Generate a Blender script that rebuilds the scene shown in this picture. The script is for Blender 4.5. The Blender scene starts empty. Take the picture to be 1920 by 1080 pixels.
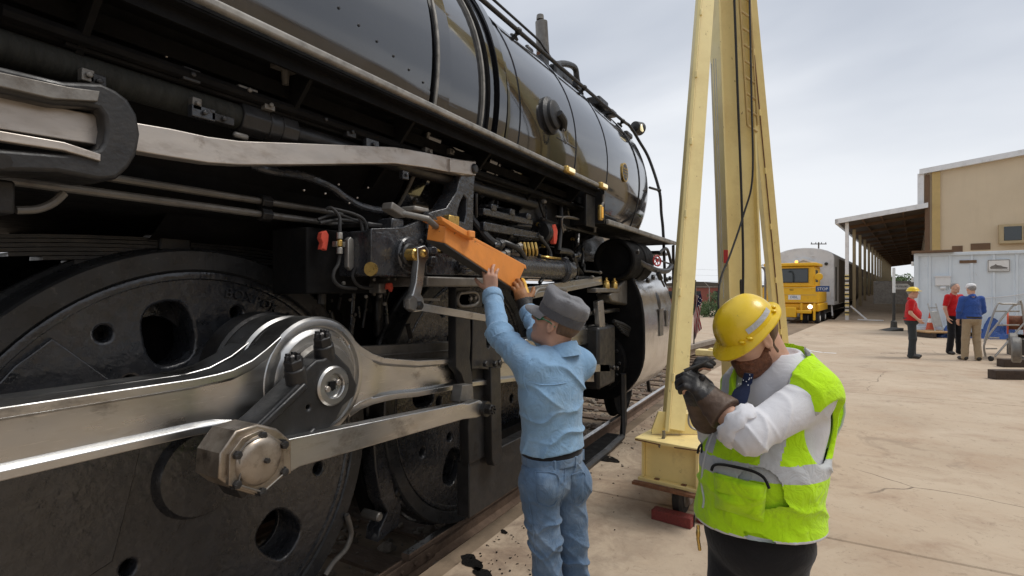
import bpy, bmesh, math, random
import numpy as np
from mathutils import Vector, Matrix
random.seed(7); RNG = np.random.default_rng(7)
sc = bpy.context.scene
col = sc.collection
R_ = math.radians

# ------------------------------------------------------------------ camera
# world: x runs along the locomotive's track, y to the left (towards it), z up; platform top = 0
EYE = 1.70; FPX = 1000.0; TH = math.atan(0.57); CS, SN = math.cos(TH), math.sin(TH)
cd = bpy.data.cameras.new('camera'); cam = bpy.data.objects.new('camera', cd); col.objects.link(cam)
cd.sensor_width = 36.0; cd.lens = 36.0 * FPX / 1920.0; cd.clip_start = 0.05; cd.clip_end = 3000
cam.location = (0, 0, EYE); cam.rotation_euler = (R_(90), 0, TH - R_(90))
sc.camera = cam

# ------------------------------------------------------------------ light
SUN_EL, SUN_AZ = 58.0, -62.0          # azimuth measured from +x towards +y
w = bpy.data.worlds.new('World'); sc.world = w; w.use_nodes = True
nt = w.node_tree; nt.nodes.clear(); N = nt.nodes.new; L = nt.links.new
out = N('ShaderNodeOutputWorld'); bg = N('ShaderNodeBackground'); bg.inputs['Strength'].default_value = 0.1
sky = N('ShaderNodeTexSky'); sky.sky_type = 'NISHITA'; sky.sun_disc = False
sky.sun_elevation = R_(SUN_EL); sky.sun_rotation = R_(90 - SUN_AZ); sky.air_density = 1.2; sky.dust_density = 2.5
tc = N('ShaderNodeTexCoord')
mp = N('ShaderNodeMapping'); mp.inputs['Scale'].default_value = (1.0, 1.0, 2.4); mp.inputs['Location'].default_value = (0.62, 0.2, 0.35)
n1 = N('ShaderNodeTexNoise'); n1.inputs['Scale'].default_value = 1.1; n1.inputs['Detail'].default_value = 5; n1.inputs['Roughness'].default_value = 0.48
n1.inputs['Distortion'].default_value = 0.25
r1 = N('ShaderNodeValToRGB'); r1.color_ramp.interpolation = 'B_SPLINE'
e = r1.color_ramp.elements; e[0].position = 0.38; e[0].color = (0.44, 0.475, 0.54, 1); e[1].position = 0.63; e[1].color = (0.82, 0.835, 0.86, 1)
m_ = e.new(0.5); m_.color = (0.59, 0.62, 0.675, 1)
sep = N('ShaderNodeSeparateXYZ'); rz = N('ShaderNodeMapRange'); rz.inputs['From Min'].default_value = 0.0; rz.inputs['From Max'].default_value = 0.34
rz.inputs['To Min'].default_value = 0.72; rz.inputs['To Max'].default_value = 0.0; rz.interpolation_type = 'SMOOTHSTEP'
mh = N('ShaderNodeMix'); mh.data_type = 'RGBA'; mh.inputs['B'].default_value = (7.2, 7.4, 7.75, 1)     # paler layer of cloud towards the horizon
mx = N('ShaderNodeMix'); mx.data_type = 'RGBA'; mx.inputs['Factor'].default_value = 0.93                # overcast: little blue comes through
L(tc.outputs['Generated'], mp.inputs['Vector']); L(mp.outputs['Vector'], n1.inputs['Vector']); L(n1.outputs['Fac'], r1.inputs['Fac'])
L(tc.outputs['Generated'], sep.inputs['Vector']); L(sep.outputs['Z'], rz.inputs['Value']); L(rz.outputs['Result'], mh.inputs['Factor'])
gx = N('ShaderNodeVectorMath'); gx.operation = 'SCALE'; gx.inputs['Scale'].default_value = 10.0; L(r1.outputs['Color'], gx.inputs[0]); L(gx.outputs['Vector'], mh.inputs['A']); L(sky.outputs['Color'], mx.inputs['A']); L(mh.outputs['Result'], mx.inputs['B'])
L(mx.outputs['Result'], bg.inputs['Color']); L(bg.outputs['Background'], out.inputs['Surface'])

sd = bpy.data.lights.new('sun', 'SUN'); sd.energy = 1.5; sd.angle = R_(24); sd.color = (1.0, 0.96, 0.9)
sun = bpy.data.objects.new('sun', sd); col.objects.link(sun)
dv = Vector((math.cos(R_(SUN_EL)) * math.cos(R_(SUN_AZ)), math.cos(R_(SUN_EL)) * math.sin(R_(SUN_AZ)), math.sin(R_(SUN_EL))))
sun.rotation_euler = dv.to_track_quat('Z', 'Y').to_euler(); sun.location = (0, 0, 30)
vs = sc.view_settings; vs.view_transform = 'Standard'; vs.look = 'None'; vs.gamma = 1.0; vs.exposure = 0.28; vs.use_curve_mapping = False
sc.render.resolution_x = 1024; sc.render.resolution_y = 576

# ------------------------------------------------------------------ measuring: photograph (1920 px) -> place
def onY(px, py, y):                       # the point of the upright plane at lateral distance y
    t = (px - 960) / FPX; s = y * (CS + t * SN) / (SN - t * CS); Z = s * CS + y * SN
    return Vector((s, y, EYE - (py - 540) * Z / FPX))
def onG(px, py, z=0.0):                   # the point of the level plane at height z
    Z = FPX * (EYE - z) / (py - 540); X = (px - 960) / FPX * Z
    return Vector((Z * CS + X * SN, Z * SN - X * CS, z))
def atD(px, py, Z):                       # the point at depth Z
    X = (px - 960) / FPX * Z
    return Vector((Z * CS + X * SN, Z * SN - X * CS, EYE - (py - 540) * Z / FPX))
def onX(px, py, x):                       # the point of the cross plane at distance x along the track
    t = (px - 960) / FPX; y = x * (SN - t * CS) / (CS + t * SN); Z = x * CS + y * SN
    return Vector((x, y, EYE - (py - 540) * Z / FPX))

# ------------------------------------------------------------------ materials
MATS = {}
def mat(name, base, rough=0.5, metal=0.0, var=0.12, scale=6.0, bump=0.0, bscale=60.0, coat=0.0, dirt=None, dscale=3.0, damt=0.5,
        rvar=0.1, stretch=None, spec=0.5, emit=None, estr=0.0, trans=0.0, sheen=0.0, warp=0.0, bdist=0.02):
    m = bpy.data.materials.new(name); m.use_nodes = True; t = m.node_tree; nn = t.nodes.new; ll = t.links.new
    b = t.nodes['Principled BSDF']; b.inputs['Metallic'].default_value = metal; b.inputs['Roughness'].default_value = rough
    b.inputs['Specular IOR Level'].default_value = spec
    if coat: b.inputs['Coat Weight'].default_value = min(coat, 1.0); b.inputs['Coat Roughness'].default_value = 0.04 if coat > .5 else .12; b.inputs['Coat IOR'].default_value = 1.5 + max(0, coat - .5)
    if trans: b.inputs['Transmission Weight'].default_value = trans
    if sheen: b.inputs['Sheen Weight'].default_value = sheen
    if emit: b.inputs['Emission Color'].default_value = (*emit, 1); b.inputs['Emission Strength'].default_value = estr
    tc = nn('ShaderNodeTexCoord'); src = tc.outputs['Object']
    if stretch:
        mpn = nn('ShaderNodeMapping'); mpn.inputs['Scale'].default_value = stretch; ll(src, mpn.inputs['Vector']); src = mpn.outputs['Vector']
    n = nn('ShaderNodeTexNoise'); n.inputs['Scale'].default_value = scale; n.inputs['Detail'].default_value = 6; n.inputs['Roughness'].default_value = 0.6
    n.inputs['Distortion'].default_value = warp
    ll(src, n.inputs['Vector'])
    mr = nn('ShaderNodeMapRange'); mr.inputs['From Min'].default_value = 0.25; mr.inputs['From Max'].default_value = 0.75
    mr.inputs['To Min'].default_value = 1 - var; mr.inputs['To Max'].default_value = 1 + var; ll(n.outputs['Fac'], mr.inputs['Value'])
    mul = nn('ShaderNodeMix'); mul.data_type = 'RGBA'; mul.blend_type = 'MULTIPLY'; mul.inputs['Factor'].default_value = 1
    mul.inputs['A'].default_value = (*base, 1); ll(mr.outputs['Result'], mul.inputs['B'])
    colr = mul.outputs['Result']
    if dirt:
        nd = nn('ShaderNodeTexNoise'); nd.inputs['Scale'].default_value = dscale; nd.inputs['Detail'].default_value = 8; nd.inputs['Roughness'].default_value = 0.68
        ll(src, nd.inputs['Vector'])
        rd = nn('ShaderNodeMapRange'); rd.inputs['From Min'].default_value = 0.5; rd.inputs['From Max'].default_value = 0.72; rd.inputs['To Max'].default_value = damt
        ll(nd.outputs['Fac'], rd.inputs['Value'])
        md = nn('ShaderNodeMix'); md.data_type = 'RGBA'; md.inputs['B'].default_value = (*dirt, 1)
        ll(rd.outputs['Result'], md.inputs['Factor']); ll(colr, md.inputs['A']); colr = md.outputs['Result']
    ll(colr, b.inputs['Base Color'])
    if rvar:
        nr = nn('ShaderNodeTexNoise'); nr.inputs['Scale'].default_value = scale * 1.7; nr.inputs['Detail'].default_value = 5; ll(src, nr.inputs['Vector'])
        rr = nn('ShaderNodeMapRange'); rr.inputs['From Min'].default_value = 0.3; rr.inputs['From Max'].default_value = 0.7
        rr.inputs['To Min'].default_value = max(0.02, rough - rvar); rr.inputs['To Max'].default_value = min(1, rough + rvar)
        ll(nr.outputs['Fac'], rr.inputs['Value']); ll(rr.outputs['Result'], b.inputs['Roughness'])
    if bump:
        nb = nn('ShaderNodeTexNoise'); nb.inputs['Scale'].default_value = bscale; nb.inputs['Detail'].default_value = 4; ll(src, nb.inputs['Vector'])
        bp = nn('ShaderNodeBump'); bp.inputs['Strength'].default_value = bump; bp.inputs['Distance'].default_value = bdist
        ll(nb.outputs['Fac'], bp.inputs['Height']); ll(bp.outputs['Normal'], b.inputs['Normal'])
    MATS[name] = m; return m

mat('gloss_black', (0.013, 0.013, 0.015), 0.10, 0, 0.2, 3, bump=0.05, bscale=1.6, coat=0.72, spec=0.6, rvar=0.04, bdist=0.05, dirt=(0.035, 0.032, 0.03), dscale=2.2, damt=0.25)
mat('casing_black', (0.015, 0.016, 0.019), 0.13, 0, 0.2, 2.5, bump=0.04, bscale=2.5, coat=0.8, spec=0.6, rvar=0.06, dirt=(0.04, 0.037, 0.034), dscale=1.5, damt=0.35)
mat('black', (0.016, 0.016, 0.017), 0.42, 0, 0.35, 9, bump=0.25, bscale=55, rvar=0.14, dirt=(0.05, 0.042, 0.034), dscale=7, damt=0.4, bdist=0.006)
mat('shade_black', (0.006, 0.006, 0.0065), 0.75, 0, 0.4, 7, bump=0.3, bscale=40, rvar=0.15, dirt=(0.016, 0.014, 0.012), dscale=6, damt=0.4, spec=0.15, bdist=0.008)  # matte near-black with the shade under the engine put into its colour
mat('casting', (0.026, 0.028, 0.033), 0.25, 0, 0.4, 11, bump=0.32, bscale=26, rvar=0.13, dirt=(0.06, 0.055, 0.05), dscale=9, damt=0.35, bdist=0.015, spec=.8)
mat('tyre_steel', (0.036, 0.038, 0.041), 0.30, 0.25, 0.3, 7, bump=0.2, bscale=70, rvar=0.12, dirt=(0.02, 0.018, 0.016), dscale=5, damt=0.6, bdist=0.004)
mat('rod_steel', (0.50, 0.50, 0.495), 0.33, 1.0, 0.10, 3, bump=0.03, bscale=160, rvar=0.08, stretch=(1, 2, 3), dirt=(0.34, 0.29, 0.22), dscale=2.6, damt=0.5, bdist=0.001)
mat('worn_steel', (0.52, 0.48, 0.44), 0.45, 0.85, 0.12, 5, bump=0.05, bscale=90, rvar=0.1, stretch=(1, 2, 3), dirt=(0.22, 0.165, 0.12), dscale=4, damt=0.6, bdist=0.001)
mat('oily_steel', (0.34, 0.295, 0.245), 0.40, 0.85, 0.2, 7, bump=0.12, bscale=40, rvar=0.14, dirt=(0.13, 0.09, 0.06), dscale=8, damt=0.8, bdist=0.003)
mat('dull_steel', (0.20, 0.19, 0.175), 0.5, 0.6, 0.25, 9, bump=0.2, bscale=60, rvar=0.15, dirt=(0.07, 0.05, 0.035), dscale=8, damt=0.6, bdist=0.004)
mat('jacket_chrome', (0.62, 0.61, 0.60), 0.20, 1.0, 0.08, 3, bump=0.12, bscale=3.0, rvar=0.06, bdist=0.06, dirt=(.34, .31, .27), dscale=5, damt=.5)
mat('brass', (0.62, 0.42, 0.13), 0.35, 0.85, 0.2, 20, rvar=0.15, dirt=(0.2, 0.12, 0.05), dscale=20, damt=0.5)
mat('edge_worn', (0.26, 0.25, 0.23), 0.5, 0.2, 0.35, 14, rvar=0.15, dirt=(0.06, 0.055, 0.05), dscale=10, damt=0.9)
mat('red_paint', (0.45, 0.03, 0.03), 0.45, 0, 0.2, 20, rvar=0.1)
mat('red_rag', (0.55, 0.07, 0.04), 0.85, 0, 0.2, 20)
mat('rubber', (0.018, 0.018, 0.019), 0.65, 0, 0.3, 25, bump=0.15, bscale=150)
mat('crane_yellow', (0.84, 0.69, 0.31), 0.48, 0, 0.07, 3, bump=0.04, bscale=14, rvar=0.1, dirt=(0.60, 0.44, 0.17), dscale=2.4, damt=0.45)
mat('crane_beam', (0.82, 0.65, 0.28), 0.5, 0, 0.08, 4, bump=0.05, bscale=14, rvar=0.1, dirt=(0.45, 0.30, 0.13), dscale=4.5, damt=0.5)
mat('rust', (0.16, 0.07, 0.035), 0.85, 0, 0.4, 22, bump=0.4, bscale=60)
mat('orange_paint', (0.76, 0.275, 0.055), 0.42, 0, 0.10, 5, bump=0.05, bscale=30, rvar=0.12, dirt=(0.45, 0.15, 0.04), dscale=6, damt=0.4)
mat('red_wood', (0.20, 0.035, 0.03), 0.75, 0, 0.3, 14, bump=0.3, bscale=40, stretch=(1, 6, 6), dirt=(0.1, 0.05, 0.04), dscale=9)
mat('glass_dark', (0.02, 0.028, 0.03), 0.06, 0, 0.05, 3, spec=0.8, rvar=0.02)
mat('white_paint', (0.75, 0.75, 0.73), 0.6, 0, 0.08, 8, dirt=(0.5, 0.46, 0.4), dscale=6, damt=0.4)
mat('lamp_glass', (0.9, 0.82, 0.6), 0.2, 0, 0.05, 3, emit=(1.0, 0.85, 0.5), estr=0.5)
mat('amber', (0.75, 0.40, 0.07), 0.3, 0, 0.1, 8, emit=(1.0, 0.5, 0.08), estr=0.25)
mat('concrete', (0.475, 0.378, 0.278), 0.86, 0, 0.10, 0.55, bump=0.18, bscale=22, rvar=0.08, dirt=(0.39, 0.265, 0.175), dscale=0.8, damt=0.62, warp=0.6, spec=0.25)
def concrete_mat():
    m = MATS['concrete']; t = m.node_tree; nn = t.nodes.new; ll = t.links.new; b = t.nodes['Principled BSDF']; src = b.inputs['Base Color'].links[0].from_socket
    tc = nn('ShaderNodeTexCoord'); P = tc.outputs['Object']; cur = src
    def noise(scale, stretch=None, detail=6, dist=0.0, rough=.6):
        v = P
        if stretch: mp = nn('ShaderNodeMapping'); mp.inputs['Scale'].default_value = stretch; ll(P, mp.inputs['Vector']); v = mp.outputs['Vector']
        n = nn('ShaderNodeTexNoise'); n.inputs['Scale'].default_value = scale; n.inputs['Detail'].default_value = detail; n.inputs['Distortion'].default_value = dist; n.inputs['Roughness'].default_value = rough; ll(v, n.inputs['Vector']); return n.outputs['Fac']
    def ramp(f, a, b_, hi): r = nn('ShaderNodeMapRange'); r.inputs['From Min'].default_value = a; r.inputs['From Max'].default_value = b_; r.inputs['To Max'].default_value = hi; ll(f, r.inputs['Value']); return r.outputs['Result']
    def over(f, c):
        nonlocal cur
        x = nn('ShaderNodeMix'); x.data_type = 'RGBA'; x.inputs['B'].default_value = (*c, 1); ll(f, x.inputs['Factor']); ll(cur, x.inputs['A']); cur = x.outputs['Result']
    def mul(a, b_): x = nn('ShaderNodeMath'); x.operation = 'MULTIPLY'; ll(a, x.inputs[0]); ll(b_, x.inputs[1]); return x.outputs[0]
    over(ramp(noise(1.1, (1.0, .65, 1), 7, .6), .50, .70, .5), (.57, .475, .36))           # worn pale streaks across the slabs
    over(ramp(noise(2.0, (1.0, .75, 1), 9, .7, .7), .52, .72, .55), (.29, .19, .13))       # reddish scuffs
    over(ramp(noise(9, None, 8, .5, .75), .57, .70, .65), (.22, .155, .11)); over(ramp(noise(.9, None, 9, 1.2, .66), .60, .68, .5), (.25, .19, .14)); over(ramp(noise(30, None, 5, .3, .7), .62, .70, .6), (.17, .125, .095))                 # small stains
    over(ramp(noise(70, None, 3), .66, .76, .5), (.20, .16, .13))                          # grit
    vo = nn('ShaderNodeTexVoronoi'); vo.feature = 'DISTANCE_TO_EDGE'; vo.inputs['Scale'].default_value = .33
    wn = nn('ShaderNodeTexNoise'); wn.inputs['Scale'].default_value = 2.2; wn.inputs['Detail'].default_value = 6; ll(P, wn.inputs['Vector'])
    wa = nn('ShaderNodeMix'); wa.data_type = 'VECTOR'; wa.inputs['Factor'].default_value = .14; ll(P, wa.inputs['A']); ll(wn.outputs['Color'], wa.inputs['B']); ll(wa.outputs['Result'], vo.inputs['Vector'])
    cr = ramp(vo.outputs['Distance'], .0022, .0008, 1.0); over(mul(cr, ramp(noise(.5), .50, .58, .8)), (.10, .075, .055))   # hairline cracks, broken off here and there
    # grime tracked out from the rails
    sp = nn('ShaderNodeSeparateXYZ'); ll(P, sp.inputs['Vector']); g = ramp(sp.outputs['Y'], .2, 1.9, 1.0); g2 = ramp(sp.outputs['X'], 14, 7, 1.0)
    over(mul(mul(g, g2), ramp(noise(3.2, None, 8, .9, .72), .40, .62, .62)), (.145, .10, .075))
    ll(cur, b.inputs['Base Color'])
concrete_mat()
mat('slab_edge', (0.30, 0.25, 0.20), 0.9, 0, 0.2, 6, bump=0.4, bscale=30, dirt=(0.12, 0.09, 0.07), dscale=4, damt=0.7)
mat('dirt', (0.24, 0.18, 0.125), 0.95, 0, 0.3, 1.2, bump=0.6, bscale=9, dirt=(0.10, 0.075, 0.055), dscale=2.5, damt=0.7, spec=0.2)
mat('stone', (0.20, 0.165, 0.13), 0.9, 0, 0.45, 5, bump=0.3, bscale=40, dirt=(0.06, 0.05, 0.042), dscale=3.2, damt=0.8)
mat('tie_wood', (0.13, 0.085, 0.055), 0.9, 0, 0.3, 8, bump=0.5, bscale=30, stretch=(6, 1, 6))
mat('rail_side', (0.20, 0.135, 0.095), 0.8, 0.2, 0.3, 12, bump=0.3, bscale=50, dirt=(0.09, 0.06, 0.045), dscale=7, damt=0.6)
mat('rail_top', (0.42, 0.40, 0.38), 0.32, 0.9, 0.2, 10, rvar=0.12)
mat('oil', (0.012, 0.011, 0.010), 0.22, 0, 0.2, 10, rvar=0.08)
mat('tan_wall', (0.65, 0.53, 0.37), 0.85, 0, 0.05, 0.9, bump=0.05, bscale=12, dirt=(0.58, 0.465, 0.315), dscale=0.7, damt=0.4)
mat('tan_trim', (0.52, 0.37, 0.15), 0.7, 0, 0.1, 3)
mat('brown_trim', (0.15, 0.085, 0.045), 0.7, 0, 0.15, 4)
mat('roof_white', (0.78, 0.78, 0.78), 0.5, 0, 0.06, 4, dirt=(0.45, 0.43, 0.4), dscale=3, damt=0.5)
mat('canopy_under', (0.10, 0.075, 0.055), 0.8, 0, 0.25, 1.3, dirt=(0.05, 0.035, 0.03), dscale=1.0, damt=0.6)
mat('post_tan', (0.46, 0.36, 0.21), 0.7, 0, 0.1, 3)
mat('container_blue', (0.66, 0.725, 0.775), 0.55, 0, 0.05, 1.2, bump=0.08, bscale=1.8, dirt=(0.58, 0.64, 0.69), dscale=1.5, damt=0.5, bdist=0.05)
mat('grey_paint', (0.70, 0.71, 0.72), 0.5, 0, 0.06, 1.2, dirt=(0.3, 0.3, 0.31), dscale=1.4, damt=0.4)
mat('car_brown', (0.115, 0.088, 0.066), 0.55, 0, 0.2, 1.1, dirt=(0.06, 0.048, 0.04), dscale=1.0, damt=0.6)
mat('mover_yellow', (0.83, 0.46, 0.012), 0.4, 0, 0.08, 4, dirt=(0.5, 0.26, 0.03), dscale=4, damt=0.35)
mat('dark_frame', (0.035, 0.033, 0.03), 0.6, 0, 0.3, 5)
mat('sign_blue', (0.015, 0.06, 0.19), 0.5, 0, 0.05, 4)
mat('cone_orange', (0.62, 0.09, 0.03), 0.6, 0, 0.1, 9)
mat('timber', (0.40, 0.24, 0.11), 0.8, 0, 0.2, 8, stretch=(6, 1, 6))
mat('dark_timber', (0.05, 0.033, 0.023), 0.85, 0, 0.35, 9, bump=0.4, bscale=30)
mat('tarp_blue', (0.025, 0.075, 0.26), 0.45, 0, 0.25, 6, bump=0.8, bscale=9, bdist=0.05)
mat('galv', (0.40, 0.39, 0.37), 0.45, 0.7, 0.15, 12)
mat('pvc_dark', (0.06, 0.07, 0.085), 0.5, 0, 0.15, 6)
mat('brick_red', (0.34, 0.105, 0.075), 0.85, 0, 0.12, 3)
mat('foliage', (0.075, 0.12, 0.04), 0.8, 0, 0.45, 2.2)
mat('bark', (0.10, 0.08, 0.06), 0.9, 0, 0.3, 8)
mat('wire', (0.05, 0.05, 0.05), 0.5, 0.5, 0.1, 5)
def stain(name, c, scale, a, b_, amt, stretch=None, rough=None):           # one more layer of marks over a material's colour
    m = MATS[name]; t = m.node_tree; nn = t.nodes.new; ll = t.links.new; b = t.nodes['Principled BSDF']; src = b.inputs['Base Color'].links[0].from_socket
    tc = nn('ShaderNodeTexCoord'); v = tc.outputs['Object']
    if stretch: mp = nn('ShaderNodeMapping'); mp.inputs['Scale'].default_value = stretch; ll(v, mp.inputs['Vector']); v = mp.outputs['Vector']
    n = nn('ShaderNodeTexNoise'); n.inputs['Scale'].default_value = scale; n.inputs['Detail'].default_value = 8; n.inputs['Roughness'].default_value = .7; ll(v, n.inputs['Vector'])
    r = nn('ShaderNodeMapRange'); r.inputs['From Min'].default_value = a; r.inputs['From Max'].default_value = b_; r.inputs['To Max'].default_value = amt; ll(n.outputs['Fac'], r.inputs['Value'])
    x = nn('ShaderNodeMix'); x.data_type = 'RGBA'; x.inputs['B'].default_value = (*c, 1); ll(r.outputs['Result'], x.inputs['Factor']); ll(src, x.inputs['A']); ll(x.outputs['Result'], b.inputs['Base Color'])
    if rough is not None:
        rs = b.inputs['Roughness'].links[0].from_socket; y = nn('ShaderNodeMix'); y.data_type = 'FLOAT'; y.inputs['B'].default_value = rough; ll(r.outputs['Result'], y.inputs['Factor']); ll(rs, y.inputs['A']); ll(y.outputs['Result'], b.inputs['Roughness'])
stain('rod_steel', (.10, .075, .05), 3.0, .57, .72, .85, (1, 1, 1.6), .55); stain('rod_steel', (.30, .27, .23), 26, .58, .68, .4, (.25, 1, 1)); stain('rod_steel', (.75, .73, .70), 60, .60, .66, .5, (.12, 1, 2))
stain('worn_steel', (.12, .085, .055), 5, .58, .72, .7, None, .6); stain('worn_steel', (.62, .58, .53), 50, .60, .68, .5, (.15, 1, 2))
stain('crane_yellow', (.20, .095, .035), 16, .655, .70, .85, (1, 1, .45), .85); stain('crane_yellow', (.55, .42, .17), 3.0, .54, .74, .4); stain('crane_yellow', (.26, .13, .05), 34, .66, .70, .8)
stain('crane_beam', (.17, .08, .035), 13, .63, .68, .9, None, .85); stain('crane_beam', (.45, .34, .17), 5, .52, .70, .5)
stain('orange_paint', (.16, .085, .04), 22, .62, .67, .8, None, .7); stain('orange_paint', (.55, .20, .05), 4, .5, .7, .5); stain('orange_paint', (.10, .05, .025), 5, .64, .72, .6)
stain('container_blue', (.30, .20, .13), 9, .66, .72, .6, (1, 1, .3)); stain('container_blue', (.55, .60, .65), 2.2, .5, .7, .5, (2, 2, .3))
stain('tan_wall', (.57, .455, .31), 1.2, .5, .72, .45, (2, 2, .2)); stain('mover_yellow', (.30, .17, .03), 7, .6, .7, .5)
stain('tyre_steel', (.15, .145, .14), 34, .60, .68, .45); stain('casting', (.016, .015, .014), 3.2, .52, .68, .65); stain('black', (.05, .045, .04), 24, .60, .70, .5)
stain('white_paint', (.42, .38, .32), 3, .55, .72, .4); stain('grey_paint', (.36, .34, .31), 2, .55, .72, .4, (1, 1, .35))
stain('oily_steel', (.05, .038, .028), 6, .56, .70, .85, None, .5); stain('oily_steel', (.45, .41, .36), 40, .60, .68, .5)
M = MATS

# ------------------------------------------------------------------ mesh helpers
def V(*a): return Vector(a)
class MB:
    def __init__(s): s.v = []; s.f = []; s.mi = []; s.cur = 0
    def add(s, vs, fs):
        o = len(s.v); s.v += [tuple(q) for q in vs]
        for f in fs: s.f.append(tuple(i + o for i in f)); s.mi.append(s.cur)
        return s
    def box(s, c, d, R=None):
        c = Vector(c); vs = []
        for i in (-1, 1):
            for j in (-1, 1):
                for k in (-1, 1):
                    q = Vector((i * d[0] / 2, j * d[1] / 2, k * d[2] / 2)); vs.append(c + (R @ q if R else q))
        return s.add(vs, [(0, 1, 3, 2), (4, 6, 7, 5), (0, 4, 5, 1), (2, 3, 7, 6), (0, 2, 6, 4), (1, 5, 7, 3)])
    def bar(s, p0, p1, wd, ht, up=(0, 0, 1)):                   # a straight bar of rectangular section
        p0, p1 = Vector(p0), Vector(p1); d = (p1 - p0).normalized(); u = Vector(up); sd = d.cross(u).normalized(); u = sd.cross(d)
        vs = [p + sd * (a * wd / 2) + u * (b_ * ht / 2) for p in (p0, p1) for a, b_ in ((-1, -1), (1, -1), (1, 1), (-1, 1))]
        return s.add(vs, [(0, 1, 2, 3), (7, 6, 5, 4), (0, 4, 5, 1), (1, 5, 6, 2), (2, 6, 7, 3), (3, 7, 4, 0)])
    def rings(s, rs, cap0=True, cap1=True, closed=True):
        n = len(rs[0]); vs = [p for r in rs for p in r]; fs = []
        for i in range(len(rs) - 1):
            for j in range(n if closed else n - 1):
                k = (j + 1) % n; fs.append((i * n + j, i * n + k, (i + 1) * n + k, (i + 1) * n + j))
        if cap0: fs.append(tuple(range(n))[::-1])
        if cap1: fs.append(tuple(range((len(rs) - 1) * n, len(rs) * n)))
        return s.add(vs, fs)
    def lathe(s, p0, axis, prof, n=24, cap0=True, cap1=True, a0=0.0):   # prof: (distance along the axis, radius)
        p0 = Vector(p0); ax = Vector(axis).normalized(); u = ax.orthogonal().normalized(); v = ax.cross(u)
        rs = [[p0 + ax * t + (u * math.cos(a0 + 2 * math.pi * i / n) + v * math.sin(a0 + 2 * math.pi * i / n)) * r for i in range(n)] for t, r in prof]
        return s.rings(rs, cap0, cap1)
    def cyl(s, p0, p1, r, r1=None, n=16):
        p0, p1 = Vector(p0), Vector(p1); d = p1 - p0
        return s.lathe(p0, d, [(0, r), (d.length, r if r1 is None else r1)], n)
    def tube(s, pts, r, n=8, close=False):
        pts = [Vector(p) for p in pts]; m = len(pts); rs = []; u = None
        for i, p in enumerate(pts):
            a = pts[(i - 1) % m] if (i or close) else p; b = pts[(i + 1) % m] if (i < m - 1 or close) else p
            d = (b - a).normalized()
            u = d.orthogonal().normalized() if u is None else (u - d * u.dot(d)).normalized()
            v = d.cross(u); rr = r[i] if isinstance(r, (list, tuple)) else r
            rs.append([p + (u * math.cos(2 * math.pi * k / n) + v * math.sin(2 * math.pi * k / n)) * rr for k in range(n)])
        if close: rs.append(rs[0]); return s.rings(rs, False, False)
        return s.rings(rs)
    def prism(s, poly, d):
        poly = [Vector(p) for p in poly]; d = Vector(d); n = len(poly)
        return s.add(poly + [p + d for p in poly], [tuple(range(n))[::-1], tuple(range(n, 2 * n))] + [(i, (i + 1) % n, n + (i + 1) % n, n + i) for i in range(n)])
    def ball(s, c, r, nu=12, nv=8):
        c = Vector(c); r = (r, r, r) if not hasattr(r, '__len__') else r
        rs = [[c + Vector((math.cos(2 * math.pi * i / nu) * math.sin(a) * r[0], math.sin(2 * math.pi * i / nu) * math.sin(a) * r[1], math.cos(a) * r[2])) for i in range(nu)]
              for a in [math.pi * (0.02 + 0.96 * k / nv) for k in range(nv + 1)]]
        return s.rings(rs)
    def bolt(s, p, d, r=0.014, h=0.014, n=6):
        return s.lathe(p, d, [(0, r), (h * 0.8, r), (h, r * 0.8)], n, False, True)
    def plate(s, outer, holes, depth, frame, bevel=0.0, res=2):   # flat plate with real holes; frame maps (u, v, w) to the place
        cu = bpy.data.curves.new('tmp', 'CURVE'); cu.dimensions = '2D'; cu.fill_mode = 'BOTH'; cu.extrude = depth / 2; cu.bevel_depth = bevel; cu.bevel_resolution = res
        for lp in [outer] + list(holes):
            sp = cu.splines.new('POLY'); sp.points.add(len(lp) - 1); sp.use_cyclic_u = True
            for q, pt in zip(sp.points, lp): q.co = (pt[0], pt[1], 0, 1)
        ob = bpy.data.objects.new('tmp', cu); me = bpy.data.meshes.new_from_object(ob)
        s.add([frame @ v.co for v in me.vertices], [tuple(p.vertices) for p in me.polygons])
        bpy.data.objects.remove(ob); bpy.data.curves.remove(cu); bpy.data.meshes.remove(me); return s
    def mesh(s, name, base=(0, 0, 0), smooth=35, weld=False):
        me = bpy.data.meshes.new(name); b = Vector(base)
        me.from_pydata([tuple(Vector(q) - b) for q in s.v], [], s.f)
        bm = bmesh.new(); bm.from_mesh(me)
        if weld: bmesh.ops.remove_doubles(bm, verts=bm.verts, dist=1e-5)
        bmesh.ops.recalc_face_normals(bm, faces=bm.faces); bm.to_mesh(me); bm.free()
        if smooth:
            me.polygons.foreach_set('use_smooth', [True] * len(me.polygons)); me.set_sharp_from_angle(angle=R_(smooth))
        return me
    def build(s, name, m, parent=None, base=None, bevel=0.0, smooth=35, seg=2, weld=False):
        if base is None: base = BASE.get(parent.name, (0, 0, 0)) if parent else (0, 0, 0)
        me = s.mesh(name, base, smooth, weld); me.materials.append(M[m] if isinstance(m, str) else m)
        o = bpy.data.objects.new(name, me); col.objects.link(o)
        if parent: o.parent = parent
        else: o.location = base
        BASE[o.name] = tuple(base)
        if bevel:
            bv = o.modifiers.new('bevel', 'BEVEL'); bv.width = bevel; bv.segments = seg; bv.limit_method = 'ANGLE'; bv.angle_limit = R_(40); bv.harden_normals = False
        return o
BASE = {}
def tag(o, label=None, cat=None, group=None, kind=None):
    if label: o['label'] = label
    if cat: o['category'] = cat
    if group: o['group'] = group
    if kind: o['kind'] = kind
    return o
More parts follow.
